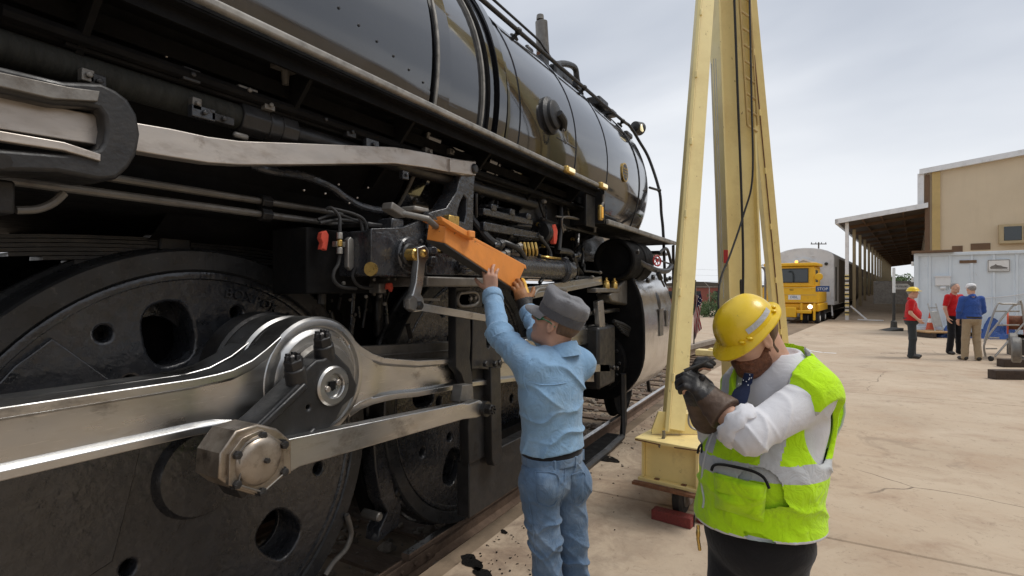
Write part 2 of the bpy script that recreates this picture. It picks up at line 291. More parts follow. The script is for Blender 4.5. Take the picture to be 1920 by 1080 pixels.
def empty(name, base, label=None, cat=None, group=None, kind=None):
    o = bpy.data.objects.new(name, None); o.empty_display_size = 0.2; col.objects.link(o); o.location = base; BASE[o.name] = tuple(base)
    return tag(o, label, cat, group, kind)
def circ(c, r, n=28, a0=0.0, ry=None, rot=0.0):
    ry = r if ry is None else ry; o = []
    for i in range(n):
        a = a0 + 2 * math.pi * i / n; x, y = r * math.cos(a), ry * math.sin(a)
        o.append((c[0] + x * math.cos(rot) - y * math.sin(rot), c[1] + x * math.sin(rot) + y * math.cos(rot)))
    return o
def smoothpath(pts, k=6):                         # Catmull-Rom through the points
    P = [Vector(p) for p in pts]; o = []
    for i in range(len(P) - 1):
        a, b, c, d = P[max(i - 1, 0)], P[i], P[i + 1], P[min(i + 2, len(P) - 1)]
        for j in range(k):
            t = j / k; o.append(0.5 * ((2 * b) + (c - a) * t + (2 * a - 5 * b + 4 * c - d) * t * t + (3 * b - a - 3 * c + d) * t ** 3))
    return o + [P[-1]]
def text(name, s, size, frame, m, parent, depth=0.004, align='CENTER'):
    cu = bpy.data.curves.new('tmp', 'FONT'); cu.body = s; cu.size = size; cu.extrude = depth; cu.align_x = align; cu.align_y = 'CENTER'; cu.resolution_u = 3
    ob = bpy.data.objects.new('tmp', cu); me = bpy.data.meshes.new_from_object(ob)
    mb = MB(); mb.add([frame @ v.co for v in me.vertices], [tuple(p.vertices) for p in me.polygons])
    bpy.data.objects.remove(ob); bpy.data.curves.remove(cu); bpy.data.meshes.remove(me)
    return mb.build(name, m, parent, smooth=0)
def frame(o, x, y, z=None):                       # matrix whose columns are the axes x, y, z at o
    x, y = Vector(x).normalized(), Vector(y).normalized(); z = Vector(z).normalized() if z else x.cross(y)
    return Matrix(((x.x, y.x, z.x, o[0]), (x.y, y.y, z.y, o[1]), (x.z, y.z, z.z, o[2]), (0, 0, 0, 1)))
# ================================================================== the setting
YC = 3.25; ZR = -0.158                              # track centre line, top of rail
BA = R_(-7.4)                                        # the far track, canopy and warehouse turn right by this much
BX, BY = Vector((math.cos(BA), math.sin(BA), 0)), Vector((math.sin(BA), -math.cos(BA), 0))   # along, to the right
TA = R_(-6.7); TX, TY = Vector((math.cos(TA), math.sin(TA), 0)), Vector((math.sin(TA), -math.cos(TA), 0))
X0, ARC = 9.3, 6.0; RAD = ARC / abs(TA)
def track(s, off=0.0, z=0.0):                        # point of the track at length s, off to the right of its centre
    if s <= X0: p = Vector((s, YC, 0)); a = 0.0
    elif s <= X0 + ARC: a = (s - X0) / RAD; p = Vector((X0 + RAD * math.sin(a), YC - RAD * (1 - math.cos(a)), 0)); a = -a
    else:
        a = TA; p = Vector((X0 + RAD * math.sin(-TA), YC - RAD * (1 - math.cos(TA)), 0)) + TX * (s - X0 - ARC)
    return p + Vector((math.sin(a), -math.cos(a), 0)) * off + Vector((0, 0, z))

# ground sheet to the horizon
mb = MB(); n = 48; rs = []
for rr in (0, 30, 80, 200, 600, 1800):
    rs.append([Vector((20 + rr * math.cos(2 * math.pi * i / n), 8 + rr * math.sin(2 * math.pi * i / n), -0.36)) for i in range(n)])
mb.rings(rs[1:], True, False)
tag(mb.build('ground', 'dirt', smooth=0), kind='structure')

# concrete platform: slabs with open joints, its edge follows the track
plat = empty('platform', (0, 0, 0), kind='structure')
JX = [-14.0, -7.9, -1.85, 4.22, 10.3, 16.4, 22.5, 28.6, 33.5]
EDGE = 1.325
def edge_pts(xa, xb):
    o = []; s = -20.0
    while s < 70:
        p = track(s, EDGE)
        if xa < p.x < xb: o.append(p)
        s += 0.5
    def at(xv):
        lo, hi = -25.0, 75.0
        for _ in range(40):
            md = (lo + hi) / 2
            if track(md, EDGE).x < xv: lo = md
            else: hi = md
        return track(lo, EDGE)
    return [at(xa)] + o + [at(xb)]
jw = 0.007
for i in range(len(JX) - 1):
    xa, xb = JX[i] + jw, JX[i + 1] - jw
    for j, (ya, yb) in enumerate(((None, -4.6), (-4.6, -11.0), (-11.0, -19.0))):
        top = edge_pts(xa, xb) if ya is None else [Vector((xa, ya - jw, 0)), Vector((xb, ya - jw, 0))]
        poly = [Vector((p.x, p.y, 0)) for p in top] + [Vector((xb, yb + jw, 0)), Vector((xa, yb + jw, 0))]
        m = MB(); m.prism(poly, (0, 0, -0.34)); o = m.build('concrete_slab', 'concrete', plat, smooth=0, bevel=0.008, seg=1)
# dark bed under the joints
mb = MB(); mb.box((9.7, -8.4, -0.2), (47.2, 21.0, 0.3)); mb.build('joint_filler', 'dirt', plat, smooth=0)

# rails, sleepers and stones
trk = empty('railway_track', (0, 0, 0), kind='structure')
def rail(off, s0, s1):
    prof = [(-0.068, -0.17), (0.068, -0.17), (0.068, -0.158), (0.012, -0.138), (0.012, -0.045), (0.036, -0.035), (0.036, -0.006), (0.030, 0.0), (-0.030, 0.0), (-0.036, -0.006), (-0.036, -0.035), (-0.012, -0.045), (-0.012, -0.138), (-0.068, -0.158)]
    rs = []; s = s0; mb = MB(); 
    while s <= s1 + 1e-6:
        rs.append([track(s, off + a, ZR + b) for a, b in prof]); s += 0.4 if s > X0 - 1 and s < X0 + ARC + 1 else 1.3
    mb.rings(rs); o = mb.build('rail', 'rail_side', trk, smooth=0)
    o.data.materials.append(M['rail_top'])
    for p in o.data.polygons:
        if p.normal.z > 0.9 and p.center.z > ZR - 0.01: p.material_index = 1
    return o
rail(0.755, -12.0, 2.86); rail(0.755, 2.872, 46.0); rail(-0.755, -12.0, 46.0)
mb = MB()
for s_ in (2.55, 3.18): pass
for k in range(2):                                   # joint bar with bolts at the near rail's joint
    m2 = MB(); m2.box(track(2.866, 0.755 + (0.024 if k == 0 else -0.024), ZR - 0.09), (0.6, 0.018, 0.085))
    for q in (-0.21, -0.07, 0.07, 0.21):
        m2.bolt(track(2.866 + q, 0.755 + (0.033 if k == 0 else -0.033), ZR - 0.09), (0, -1 if k == 0 else 1, 0), 0.016, 0.02)
    m2.build('joint_bar', 'rail_side', trk, bevel=0.003)
tie_me = None; s = -6.0
while s < 45:
    p = track(s); a = track(s + 0.1) - track(s - 0.1); ang = math.atan2(a.y, a.x)
    if tie_me is None:
        m2 = MB(); m2.box((0, 0, 0), (0.22, 2.55, 0.16)); tie_me = m2.mesh('tie', (0, 0, 0), 0); tie_me.materials.append(M['tie_wood'])
    o = bpy.data.objects.new('sleeper', tie_me); col.objects.link(o); o.parent = trk; o.location = (p.x, p.y, ZR - 0.255); o.rotation_euler = (0, 0, ang + random.uniform(-.02, .02))
    s += 0.56
mb = MB(); V0 = []
def rock(mb, c, r):
    t = (1 + 5 ** .5) / 2
    ico = [(-1, t, 0), (1, t, 0), (-1, -t, 0), (1, -t, 0), (0, -1, t), (0, 1, t), (0, -1, -t), (0, 1, -t), (t, 0, -1), (t, 0, 1), (-t, 0, -1), (-t, 0, 1)]
    fs = [(0, 11, 5), (0, 5, 1), (0, 1, 7), (0, 7, 10), (0, 10, 11), (1, 5, 9), (5, 11, 4), (11, 10, 2), (10, 7, 6), (7, 1, 8), (3, 9, 4), (3, 4, 2), (3, 2, 6), (3, 6, 8), (3, 8, 9), (4, 9, 5), (2, 4, 11), (6, 2, 10), (8, 6, 7), (9, 8, 1)]
    sx, sy, sz = r * random.uniform(.7, 1.3), r * random.uniform(.7, 1.3), r * random.uniform(.45, .9); a = random.uniform(0, 6.3); ca, sa = math.cos(a), math.sin(a)
    vs = []
    for x, y, z in ico:
        k = random.uniform(.75, 1.2) / 1.9; x, y, z = x * k * sx, y * k * sy, z * k * sz
        vs.append((c[0] + x * ca - y * sa, c[1] + x * sa + y * ca, c[2] + z))
    mb.add(vs, fs)
for i in range(5200):
    s = random.uniform(-1.0, 13.0) if i < 4300 else random.uniform(10, 40)
    u = random.random()
    off = random.uniform(0.83, 1.29) if u < 0.4 else random.uniform(-1.6, 0.70)
    big = random.random() ** 2.2
    p = track(s, off, ZR - 0.185 + random.uniform(-0.03, 0.02)); rock(mb, p, 0.012 + 0.05 * big)
for i in range(170):                                  # crumbs and stones kicked up beside the slab edge
    s = random.uniform(4.2, 9); p = track(s, 1.325 + abs(random.gauss(0, 0.16)), 0.0); r = 0.004 + 0.012 * random.random() ** 3; rock(mb, p + Vector((0, 0, r * 0.4)), r)
tag(mb.build('ballast', 'stone', smooth=0), 'loose brown ballast stones around the rails', 'ballast', kind='stuff')

# oil on the slab
def blob(c, rx, ry, rot, n=26, jag=0.22):
    ph = [random.uniform(0, 6.28) for _ in range(5)]; o = []
    for i in range(n):
        a = 2 * math.pi * i / n; k = 1 + jag * (0.6 * math.sin(2 * a + ph[0]) + 0.5 * math.sin(3 * a + ph[1]) + 0.4 * math.sin(5 * a + ph[2]) + 0.25 * math.sin(8 * a + ph[3]))
        x, y = rx * k * math.cos(a), ry * k * math.sin(a); o.append(Vector((c[0] + x * math.cos(rot) - y * math.sin(rot), c[1] + x * math.sin(rot) + y * math.cos(rot), 0.003)))
    return o
def oil(px, py, rx, ry, rot=0.0):
    c = onG(px, py, 0.0); mb = MB(); mb.prism(blob(c, rx, ry, rot), (0, 0, 0.002)); return mb.build('oil_stain', 'oil', plat, smooth=0)
oil(884, 1054, 0.055, 0.10, -0.6); oil(905, 1078, 0.04, 0.10, -0.5); oil(1136, 860, 0.10, 0.13, -0.3); oil(945, 998, 0.02, 0.035, -0.4)
mb = MB()
for i in range(84):
    q = onG(random.uniform(880, 1010), random.uniform(985, 1079)) if i < 70 else onG(random.uniform(1100, 1230), random.uniform(850, 1000))
    if q.y > 1.9: continue
    mb.prism(blob(q, random.uniform(.002, .010), random.uniform(.002, .008), random.uniform(0, 3), 9), (0, 0, 0.002))
tag(mb.build('oil_drops', 'oil', plat, smooth=0), kind='stuff')
# painted white line
for a, b in (((1490, 653), (1542, 661)), ((1545, 661), (1568, 662.5))):
    A, B = onG(*a), onG(*b); d = (B - A).normalized(); sdv = Vector((-d.y, d.x, 0)) * 0.05
    mb = MB(); mb.prism([A + sdv, B + sdv, B - sdv, A - sdv], (0, 0, 0.004)); mb.build('painted_line', 'white_paint', plat, smooth=0)

# loading ramp under the canopy
ORG = Vector((33.39, -1.43, 0))
def Bp(u, v, z=0.0): return ORG + BX * u + BY * v + Vector((0, 0, z))
mb = MB()
mb.prism([Bp(-0.2, -0.55, 0.0), Bp(17, -0.55, 1.1), Bp(75, -0.55, 1.1), Bp(75, -0.55, -0.4), Bp(-0.2, -0.55, -0.4)], BY * 4.1)
tag(mb.build('ramp', 'concrete', smooth=0), kind='structure')

# ---- warehouse with canopy
wh = empty('warehouse', tuple(Bp(0, 3.4)), 'tan warehouse with white roof trim and a long open canopy on posts', 'building')
HZ, SL = 7.35, 0.105
mb = MB(); mb.prism([Bp(0, 3.4, 0), Bp(0, 26, 0), Bp(0, 26, HZ + 11 * SL), Bp(0, 14.5, HZ + 11 * SL), Bp(0, 3.4, HZ)], BX * 0.25); mb.build('gable_wall', 'tan_wall', wh, smooth=0)
mb = MB(); mb.prism([Bp(0.26, 3.4, 0), Bp(70, 3.4, 0), Bp(70, 3.4, HZ - 0.03), Bp(0.26, 3.4, HZ - 0.03)], BY * 0.25); mb.build('side_wall', 'tan_wall', wh, smooth=0)
mb = MB(); mb.prism([Bp(-0.25, 3.05, HZ - 0.05), Bp(-0.25, 14.5, HZ + 11 * SL + 0.02), Bp(-0.25, 14.5, HZ + 11 * SL + 0.27), Bp(-0.25, 3.05, HZ + 0.20)], BX * 70); mb.build('roof', 'roof_white', wh, smooth=0)
mb = MB(); mb.bar(Bp(-0.06, 3.7, 0), Bp(-0.06, 3.7, HZ + 0.0), 0.10, 0.32, BY); mb.build('corner_trim', 'tan_trim', wh, smooth=0)
mb = MB(); mb.bar(Bp(-0.06, 3.36, 0), Bp(-0.06, 3.36, HZ - 0.1), 0.12, 0.20, BY); mb.build('downspout', 'brown_trim', wh, bevel=0.02)
mb = MB(); mb.bar(Bp(-0.08, 3.1, 5.75), Bp(-0.08, 3.1, HZ), 0.1, 0.25, BY); mb.build('gutter_box', 'roof_white', wh, smooth=0)
for k, (pa, pb, za) in enumerate(((1785, 1805, 3.72), (1820, 1857, 3.80))):     # dark louvre slots low on the gable
    for q in range(1):
        t1 = [(p - 960) / FPX for p in (pa, pb)]
        vv = []
        for t in t1:                                  # where the sight line meets the gable plane
            o = Bp(0, 0); d = Vector((CS + t * SN, SN - t * CS, 0)); kk = (o.x * BX.x + o.y * BX.y) / (d.x * BX.x + d.y * BX.y); P = d * kk; vv.append((P - o).dot(BY))
        mb = MB(); mb.prism([Bp(-0.03, vv[0], za - 0.3), Bp(-0.03, vv[1], za - 0.3), Bp(-0.03, vv[1], za), Bp(-0.03, vv[0], za)], BX * 0.08); mb.build('louvre', 'brown_trim', wh, smooth=0)
ac = MB(); ac.prism([Bp(-0.3, 5.95, 3.72), Bp(-0.3, 7.6, 3.72), Bp(-0.3, 7.6, 4.62), Bp(-0.3, 5.95, 4.62)], BX * 0.3); acn = ac.build('window_unit', 'post_tan', wh, bevel=0.03)
for va, vb in ((6.12, 6.72), (6.78, 7.4)):
    mb = MB(); mb.prism([Bp(-0.32, va, 3.86), Bp(-0.32, vb, 3.86), Bp(-0.32, vb, 4.5), Bp(-0.32, va, 4.5)], BX * 0.06); mb.build('pane', 'glass_dark', acn, bevel=0.02)
# canopy
cz0, cz1 = 5.15, 5.62
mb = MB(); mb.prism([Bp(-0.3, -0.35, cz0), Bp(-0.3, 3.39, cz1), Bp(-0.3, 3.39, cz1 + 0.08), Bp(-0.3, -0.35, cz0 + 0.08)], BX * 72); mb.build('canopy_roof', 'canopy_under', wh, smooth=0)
mb = MB(); mb.prism([Bp(-0.42, -0.5, cz0 - 0.05), Bp(-0.42, 3.39, cz1 + 0.0), Bp(-0.42, 3.39, cz1 + 0.24), Bp(-0.42, -0.5, cz0 + 0.2)], BX * 0.11); mb.build('canopy_fascia', 'roof_white', wh, smooth=0)
mb = MB(); mb.bar(Bp(-0.42, -0.44, cz0 + 0.06), Bp(71, -0.44, cz0 + 0.06), 0.14, 0.22); mb.build('canopy_gutter', 'roof_white', wh, smooth=0)
for k in range(17):
    u = k * 4.2
    mb = MB(); mb.bar(Bp(u + 2.1, -0.2, cz0 - 0.06), Bp(u + 2.1, 3.38, cz1 - 0.08), 0.10, 0.16); mb.build('rafter', 'brown_trim', wh, smooth=0)
for k, vv in enumerate((0.7, 1.5, 2.4)):
    zz = cz0 + (cz1 - cz0) * (vv + .35) / 3.74 - 0.03
    mb = MB(); mb.bar(Bp(-0.2, vv, zz), Bp(71, vv, zz), 0.07, 0.09); mb.build('purlin', 'brown_trim', wh, smooth=0)
for k in range(16):
    u = k * 4.2; zb = 0.0 if u < 1 else min(1.1, 1.1 * u / 17) - 0.05
    mb = MB(); mb.bar(Bp(u, 0, zb), Bp(u, 0, cz0 + 0.02), 0.16, 0.2, BX); cp = mb.build('canopy_post', 'post_tan' if k else 'roof_white', wh, smooth=0)
    if k == 0:
        for q in range(9):
            m2 = MB(); m2.bar(Bp(-0.012, 0, 0.25 + q * 0.24), Bp(-0.012, 0, 0.25 + q * 0.24 + (0.24 if q % 2 == 0 else 0.02)), 0.18, 0.205, BX)
            if q % 2 == 0: m2.build('warning_band', 'crane_yellow', cp, smooth=0)
            m2 = MB(); m2.bar(Bp(-0.016, 0, 0.35 + q * 0.24), Bp(-0.016, 0, 0.43 + q * 0.24), 0.19, 0.21, BX); m2.build('warning_band', 'dark_frame', cp, smooth=0)
# yard building on the near right, the one the boiler mirrors
an = empty('warehouse_annex', (0, -15, 0), 'long tan warehouse wing facing the locomotive across the platform', 'building')
mb = MB(); mb.box((4, -17.5, 3.1), (38, 5.0, 6.2)); mb.build('wall', 'tan_wall', an, smooth=0)
mb = MB(); mb.box((4, -17.5, 6.35), (38.8, 5.8, 0.3)); mb.build('roof', 'roof_white', an, smooth=0)
for k in range(5):
    mb = MB(); mb.box((-11 + k * 7.0, -14.97, 1.9), (3.2, 0.1, 3.8)); mb.build('roller_door', 'brown_trim', an, smooth=0)
# ================================================================== the locomotive
loco = empty('steam_locomotive', (1.41, YC, ZR), 'huge glossy black steam locomotive with bright steel rods and spoked-disc driving wheels', 'locomotive')
AX = 1.0 + ZR + 0.016                                # axle height
ZB, RB = 3.05, 1.27                                  # boiler centre height and radius
def P3(l): return [Vector(q) for q in l]
def xring(x, r, n=96, zc=ZB): return [Vector((x, YC + r * math.sin(2 * math.pi * i / n), zc + r * math.cos(2 * math.pi * i / n))) for i in range(n)]
def shell(prof, name, m, **k):
    mb = MB(); mb.rings([xring(x, r) for x, r in prof], k.pop('c0', True), k.pop('c1', True)); return mb.build(name, m, loco, **k)
fbx = shell([(-7, 1.33), (-1, 1.33), (1.25, 1.33), (2.44, 1.33), (2.47, 1.30)], 'firebox_casing', 'casing_black', smooth=30)
fbx.data.materials.append(M['shade_black'])                  # below the running board, shade is put into the wrapper's flat black
bm = bmesh.new(); bm.from_mesh(fbx.data); off_ = Vector(BASE['steam_locomotive'])
for f_ in list(bm.faces):
    c_ = f_.calc_center_median() + off_
    if c_.z < 2.62 and len(f_.verts) < 6: f_.material_index = 1
bmesh.ops.delete(bm, geom=[f_ for f_ in bm.faces if (f_.calc_center_median() + off_).z < 2.03 and (f_.calc_center_median() + off_).x < 1.25 and len(f_.verts) < 6], context='FACES'); bm.to_mesh(fbx.data); bm.free()
shell([(2.46, RB), (5.60, RB)], 'boiler_jacket', 'gloss_black', smooth=30)
sb = shell([(5.60, RB - 0.012), (7.22, RB - 0.012), (7.32, RB - 0.03), (7.38, RB - 0.08), (7.40, RB - 0.16)], 'smokebox', 'gloss_black', smooth=30)
mb = MB(); mb.lathe((7.40, YC, ZB), (1, 0, 0), [(0, 1.10), (0.03, 1.09), (0.10, 0.9), (0.16, 0.5), (0.18, 0.0001)], 64); mb.build('smokebox_door', 'black', sb)
def band(x, wd, r, m='gloss_black', t=0.01):
    mb = MB(); mb.rings([xring(x - wd / 2, r - .004), xring(x - wd / 2, r + t), xring(x + wd / 2, r + t), xring(x + wd / 2, r - .004)], False, False); return mb.build('boiler_band', m, loco, smooth=30)
band(2.56, 0.15, RB, 'gloss_black', 0.055); band(2.50, 0.02, RB, 'edge_worn', 0.064)
band(3.13, 0.045, RB, 'gloss_black', 0.04); band(3.24, 0.10, RB, 'gloss_black', 0.065); band(3.38, 0.03, RB, 'casing_black', 0.03); band(3.06, 0.02, RB, 'edge_worn', 0.02)
for x in (3.62, 4.72, 5.60): band(x, 0.035, RB, 'gloss_black', 0.007)
band(6.84, 0.02, RB - 0.012, 'black', 0.006)
# lower casing panel with its seam and screws
mb = MB(); rs = []
for k in range(30):
    x = -6.5 + (2.435 + 6.5) * k / 29; zt = 2.83 + (2.435 - x) * 0.215 if x > 0 else 3.30
    a1 = math.asin(max(-1, min(1, (zt - ZB) / 1.345))); a0 = -0.315
    rs.append([Vector((x, YC - r * math.cos(a), ZB + r * math.sin(a))) for r, aa in ((1.338, [a0 + (a1 - a0) * q / 8 for q in range(9)]), (1.327, [a1 + (a0 - a1) * q / 8 for q in range(9)])) for a in aa])
mb.rings(rs); pn = mb.build('casing_panel', 'casing_black', loco, smooth=30)
mb = MB()
for k in range(16):
    x = 0.5 + k * 0.125; zt = 2.83 + (2.435 - x) * 0.215 + 0.02; a = math.asin((zt - ZB) / 1.34); d = Vector((0, -math.cos(a), math.sin(a)))
    mb.bolt(Vector((x, YC, ZB)) + d * 1.329, d, 0.007, 0.006)
tag(mb.build('panel_screws', 'black', pn), kind='stuff')
mb = MB()
for k in range(18):
    x = 4.28 + k * 0.024; a = -0.02 - 0.0 * k; d = Vector((0, -math.cos(a), math.sin(a))); mb.ball(Vector((x, YC, ZB)) + d * RB, 0.007, 6, 4)
tag(mb.build('rivet_row', 'gloss_black', loco), kind='stuff')
# boiler check valve on the jacket side
c = onY(1021, 220, 2.03); 
def radial(p): d = Vector((0, p.y - YC, p.z - ZB)); return d.normalized()
d = radial(c); p0 = Vector((c.x, YC, ZB)) + d * RB
mb = MB(); mb.lathe(p0 - d * .01, d, [(0, .16), (.03, .16), (.045, .135), (.05, .125), (.075, .12), (.085, .10), (.09, 0.001)], 36, False, False); cv = mb.build('check_valve_cover', 'black', loco)
mb = MB(); mb.tube(smoothpath([p0 + d * .09 + V(.0, 0, 0), p0 + d * .10 + V(.08, 0, -.05), p0 + d * .07 + V(.13, 0, -.10)]), 0.035, 10); mb.build('spout', 'black', cv)
mb = MB()
for k in range(9):
    a = k / 8 * math.pi; q = p0 + d * .1 + V(.12 + 0.05 * math.cos(a), 0, -.13 - .09 * math.sin(a)); mb.tube([q + V(.009 * math.cos(t), 0, .014 * math.sin(t)) if k % 2 else q + V(0, .009 * math.cos(t), .014 * math.sin(t)) for t in [i * 1.047 for i in range(6)]], 0.004, 5, True)
mb.build('chain', 'dull_steel', cv)
# builder's plate
c = onY(1168, 324, 2.01); d = radial(c); p0 = Vector((c.x, YC, ZB)) + d * (RB - 0.012)
mb = MB(); mb.lathe(p0 - d * .01, d, [(0, .115), (.022, .115), (.024, .10), (.020, .098), (.02, .001)], 40, False, False); bp_ = mb.build('builders_plate', 'brass', loco)
zz = d.cross(Vector((1, 0, 0))).normalized(); zz = zz if zz.z > 0 else -zz
mb = MB(); mb.lathe(p0, d, [(0.0, .096), (.0135, .096), (.0137, .001)], 40, False, False); mb.build('plate_field', 'black', bp_)
for s_, o_, sz in (('BALDWIN', .04, .034), ('LOCOMOTIVE', .005, .024), ('WORKS', -.03, .03), ('1944', -.06, .026)):
    text('lettering', s_, sz, frame(p0 + d * .0142 + zz * o_, (1, 0, 0), zz, d), 'brass', bp_, .002)

# running boards
YE = 1.72
mb = MB(); mb.box(((-7 + 4.70) / 2, (YE + 2.16) / 2 + .02, 2.635), (11.70, 2.16 - YE - .04, 0.03)); rbd = mb.build('running_board', 'shade_black', loco, smooth=0)
mb = MB(); mb.box(((-7 + 4.70) / 2, YE, 2.632), (11.70, 0.030, 0.034)); mb.build('board_nosing', 'edge_worn', rbd, bevel=0.01, seg=3)
mb = MB(); mb.box(((-7 + 4.70) / 2, YE + .06, 2.578), (11.70, 0.012, 0.06)); mb.box(((-7 + 4.70) / 2, YE + .035, 2.598), (11.70, 0.05, 0.008)); mb.build('board_angle', 'shade_black', rbd, smooth=0)
mb = MB(); mb.box((6.24, 2.03, 2.325), (2.82, 0.6, 0.03)); rb2 = mb.build('front_board', 'shade_black', loco, smooth=0)
mb = MB(); mb.box((6.24, YE, 2.328), (2.82, 0.035, 0.05)); mb.build('board_nosing', 'edge_worn', rb2, bevel=0.01, seg=3)
mb = MB(); mb.box((4.77, 2.02, 2.47), (0.02, 0.60, 0.33)); mb.build('step_plate', 'black', loco, bevel=.004)
mb = MB(); mb.box((4.60, 1.80, 2.42), (0.22, 0.02, 0.32)); mb.box((4.2, 2.05, 2.42), (1.0, .02, .36)); sp = mb.build('side_apron', 'black', loco, bevel=.004)
A = [onY(1067, 382, 2.03), onY(1113, 378, 2.03), onY(1112, 400, 2.03), onY(1068, 408, 2.03)]
mb = MB(); mb.tube(smoothpath(A + [A[0]], 2)[:-1], 0.008, 6, True); mb.build('plate_rim', 'dull_steel', sp)
for px, py in ((1067, 320), (1130, 349)):
    c = onY(px, py, YE - .02); mb = MB(); mb.box(c, (0.16, .05, .055)); lm = mb.build('step_lamp', 'brass', loco, bevel=.015, seg=3)
    mb = MB(); mb.box(c + V(0, -.027, 0), (.11, .01, .03)); mb.build('lens', 'lamp_glass', lm, bevel=.004)
c = onY(1126, 399, YE - .02); mb = MB(); mb.box(c, (.065, .04, .14)); lm = mb.build('marker_lamp', 'brass', loco, bevel=.015, seg=3); mb = MB(); mb.box(c + V(-.01, -.022, 0), (.03, .012, .10)); mb.build('lens', 'amber', lm, bevel=.004)
mb = MB(); mb.tube([onY(1131, 365, YE), onY(1131, 380, YE), onY(1126, 392, YE)], .014, 8); mb.build('lamp_bracket', 'dull_steel', loco)
# brackets, lamps and bolts hanging under the board
for x in (-0.4, 0.75, 1.5, 2.15, 2.9, 3.7, 4.4):
    mb = MB(); mb.prism([V(x, YE + .05, 2.60), V(x, 2.2, 2.60), V(x, 2.2, 2.25), V(x, 2.1, 2.25), V(x, YE + .1, 2.56)], (0.02, 0, 0)); mb.build('board_bracket', 'shade_black', loco, smooth=0)
for px, py in ((590, 112), (535, 145), (985, 290), (950, 285), (835, 235), (1115, 430)):
    c = onY(px, py, 1.92 if px != 985 else 1.85); mb = MB(); mb.box(c + V(0, 0, .03), (.12, .03, .015)); mb.cyl(c + V(0, 0, .03), c - V(0, 0, .03), .018, .014, 10); bl = mb.build('underboard_lamp', 'dull_steel', loco)
mb = MB()
for px, py in ((630, 155), (643, 150), (660, 148), (922, 286), (930, 284), (1001, 318), (1010, 318), (1020, 331), (570, 357), (610, 363), (635, 346), (655, 381), (670, 371), (690, 352), (312, 106), (421, 168), (920, 300)):
    mb.ball(onY(px, py, 1.95), 0.005, 6, 4)
tag(mb.build('bolt_heads', 'worn_steel', loco), kind='stuff')
# long angles and conduits under the board
for (a, b, y, r) in (((0, 38), (1120, 420), 1.97, .016), ((0, 20), (1100, 395), 1.93, .022), ((120, 80), (950, 360), 1.95, .012), ((0, 62), (900, 350), 1.99, .02), ((900, 325), (1070, 385), 1.95, .011), ((910, 345), (1000, 372), 2.0, .012)):
    A, B = onY(*a, y), onY(*b, y); B.z = A.z; mb = MB(); mb.tube([A, (A + B) / 2, B], r, 8); mb.build('conduit', 'shade_black', loco)
mb = MB(); mb.box((2.2, 1.97, 2.555), (6.0, .05, .012)); mb.box((2.2, 1.95, 2.53), (6.0, .012, .06)); mb.build('angle_iron', 'shade_black', loco, smooth=0)

# hand rail along the boiler top, down round the smokebox to the deck
HR = [V(-6, 2.3, 3.985), V(0, 2.3, 3.985), V(4, 2.3, 3.985), V(6.9, 2.3, 3.99), V(7.35, 2.28, 3.98), V(7.55, 2.2, 3.80), V(7.62, 2.08, 3.55)]
HR += [onX(1236, 357, 7.62), onX(1240, 400, 7.62), onX(1244, 447, 7.62), onX(1249, 600, 7.62)]
mb = MB(); mb.tube(smoothpath(HR, 8), 0.021, 10); hr = mb.build('handrail', 'black', loco)
for x in (1.2, 2.9, 4.15, 5.7, 7.1):
    d = Vector((0, 2.3 - YC, 3.985 - ZB)).normalized(); a = V(x, YC, ZB) + d * (RB - .01); b = V(x, 2.3, 3.985)
    mb = MB(); mb.cyl(a, b, .022, .014, 10); mb.ball(b, .034, 10, 7); mb.lathe(a, d, [(0, .045), (.02, .045), (.03, .025)], 14); mb.build('stanchion', 'black', hr)
mb = MB(); q = onX(1236, 357, 7.62); mb.cyl(q, V(7.34, q.y + .06, q.z), .017); mb.ball(q, .03, 10, 7); mb.build('stanchion', 'black', hr)
mb = MB(); A, B = onY(862, 1, 2.42), onY(1036, 146, 2.42); B.z = A.z; mb.tube([A - V(4, 0, 0), A, B], .036, 12); mb.build('steam_pipe', 'casting', loco)
mb = MB(); A, B = onY(926, 0, 2.55), onY(1010, 80, 2.55); B.z = A.z; mb.tube([A - V(4, 0, 0), B, B + V(.5, .05, -.05)], .013, 8); mb.build('sand_pipe', 'black', loco)
for pts, r in (([(1060, 168, 2.3), (1085, 190, 2.25), (1130, 222, 2.2), (1170, 250, 2.2), (1190, 275, 2.2)], .012), ([(1068, 205, 2.15), (1120, 245, 2.1), (1165, 275, 2.1), (1192, 297, 2.1)], .011), ([(930, 70, 2.2), (945, 118, 2.15), (965, 105, 2.3), (1000, 130, 2.3), (1045, 165, 2.3)], .017), ([(1110, 212, 2.3), (1140, 222, 2.4), (1160, 245, 2.4)], .013)):
    mb = MB(); mb.tube(smoothpath([onY(*p) for p in pts], 5), r, 8); mb.build('sand_pipe', 'black', loco)
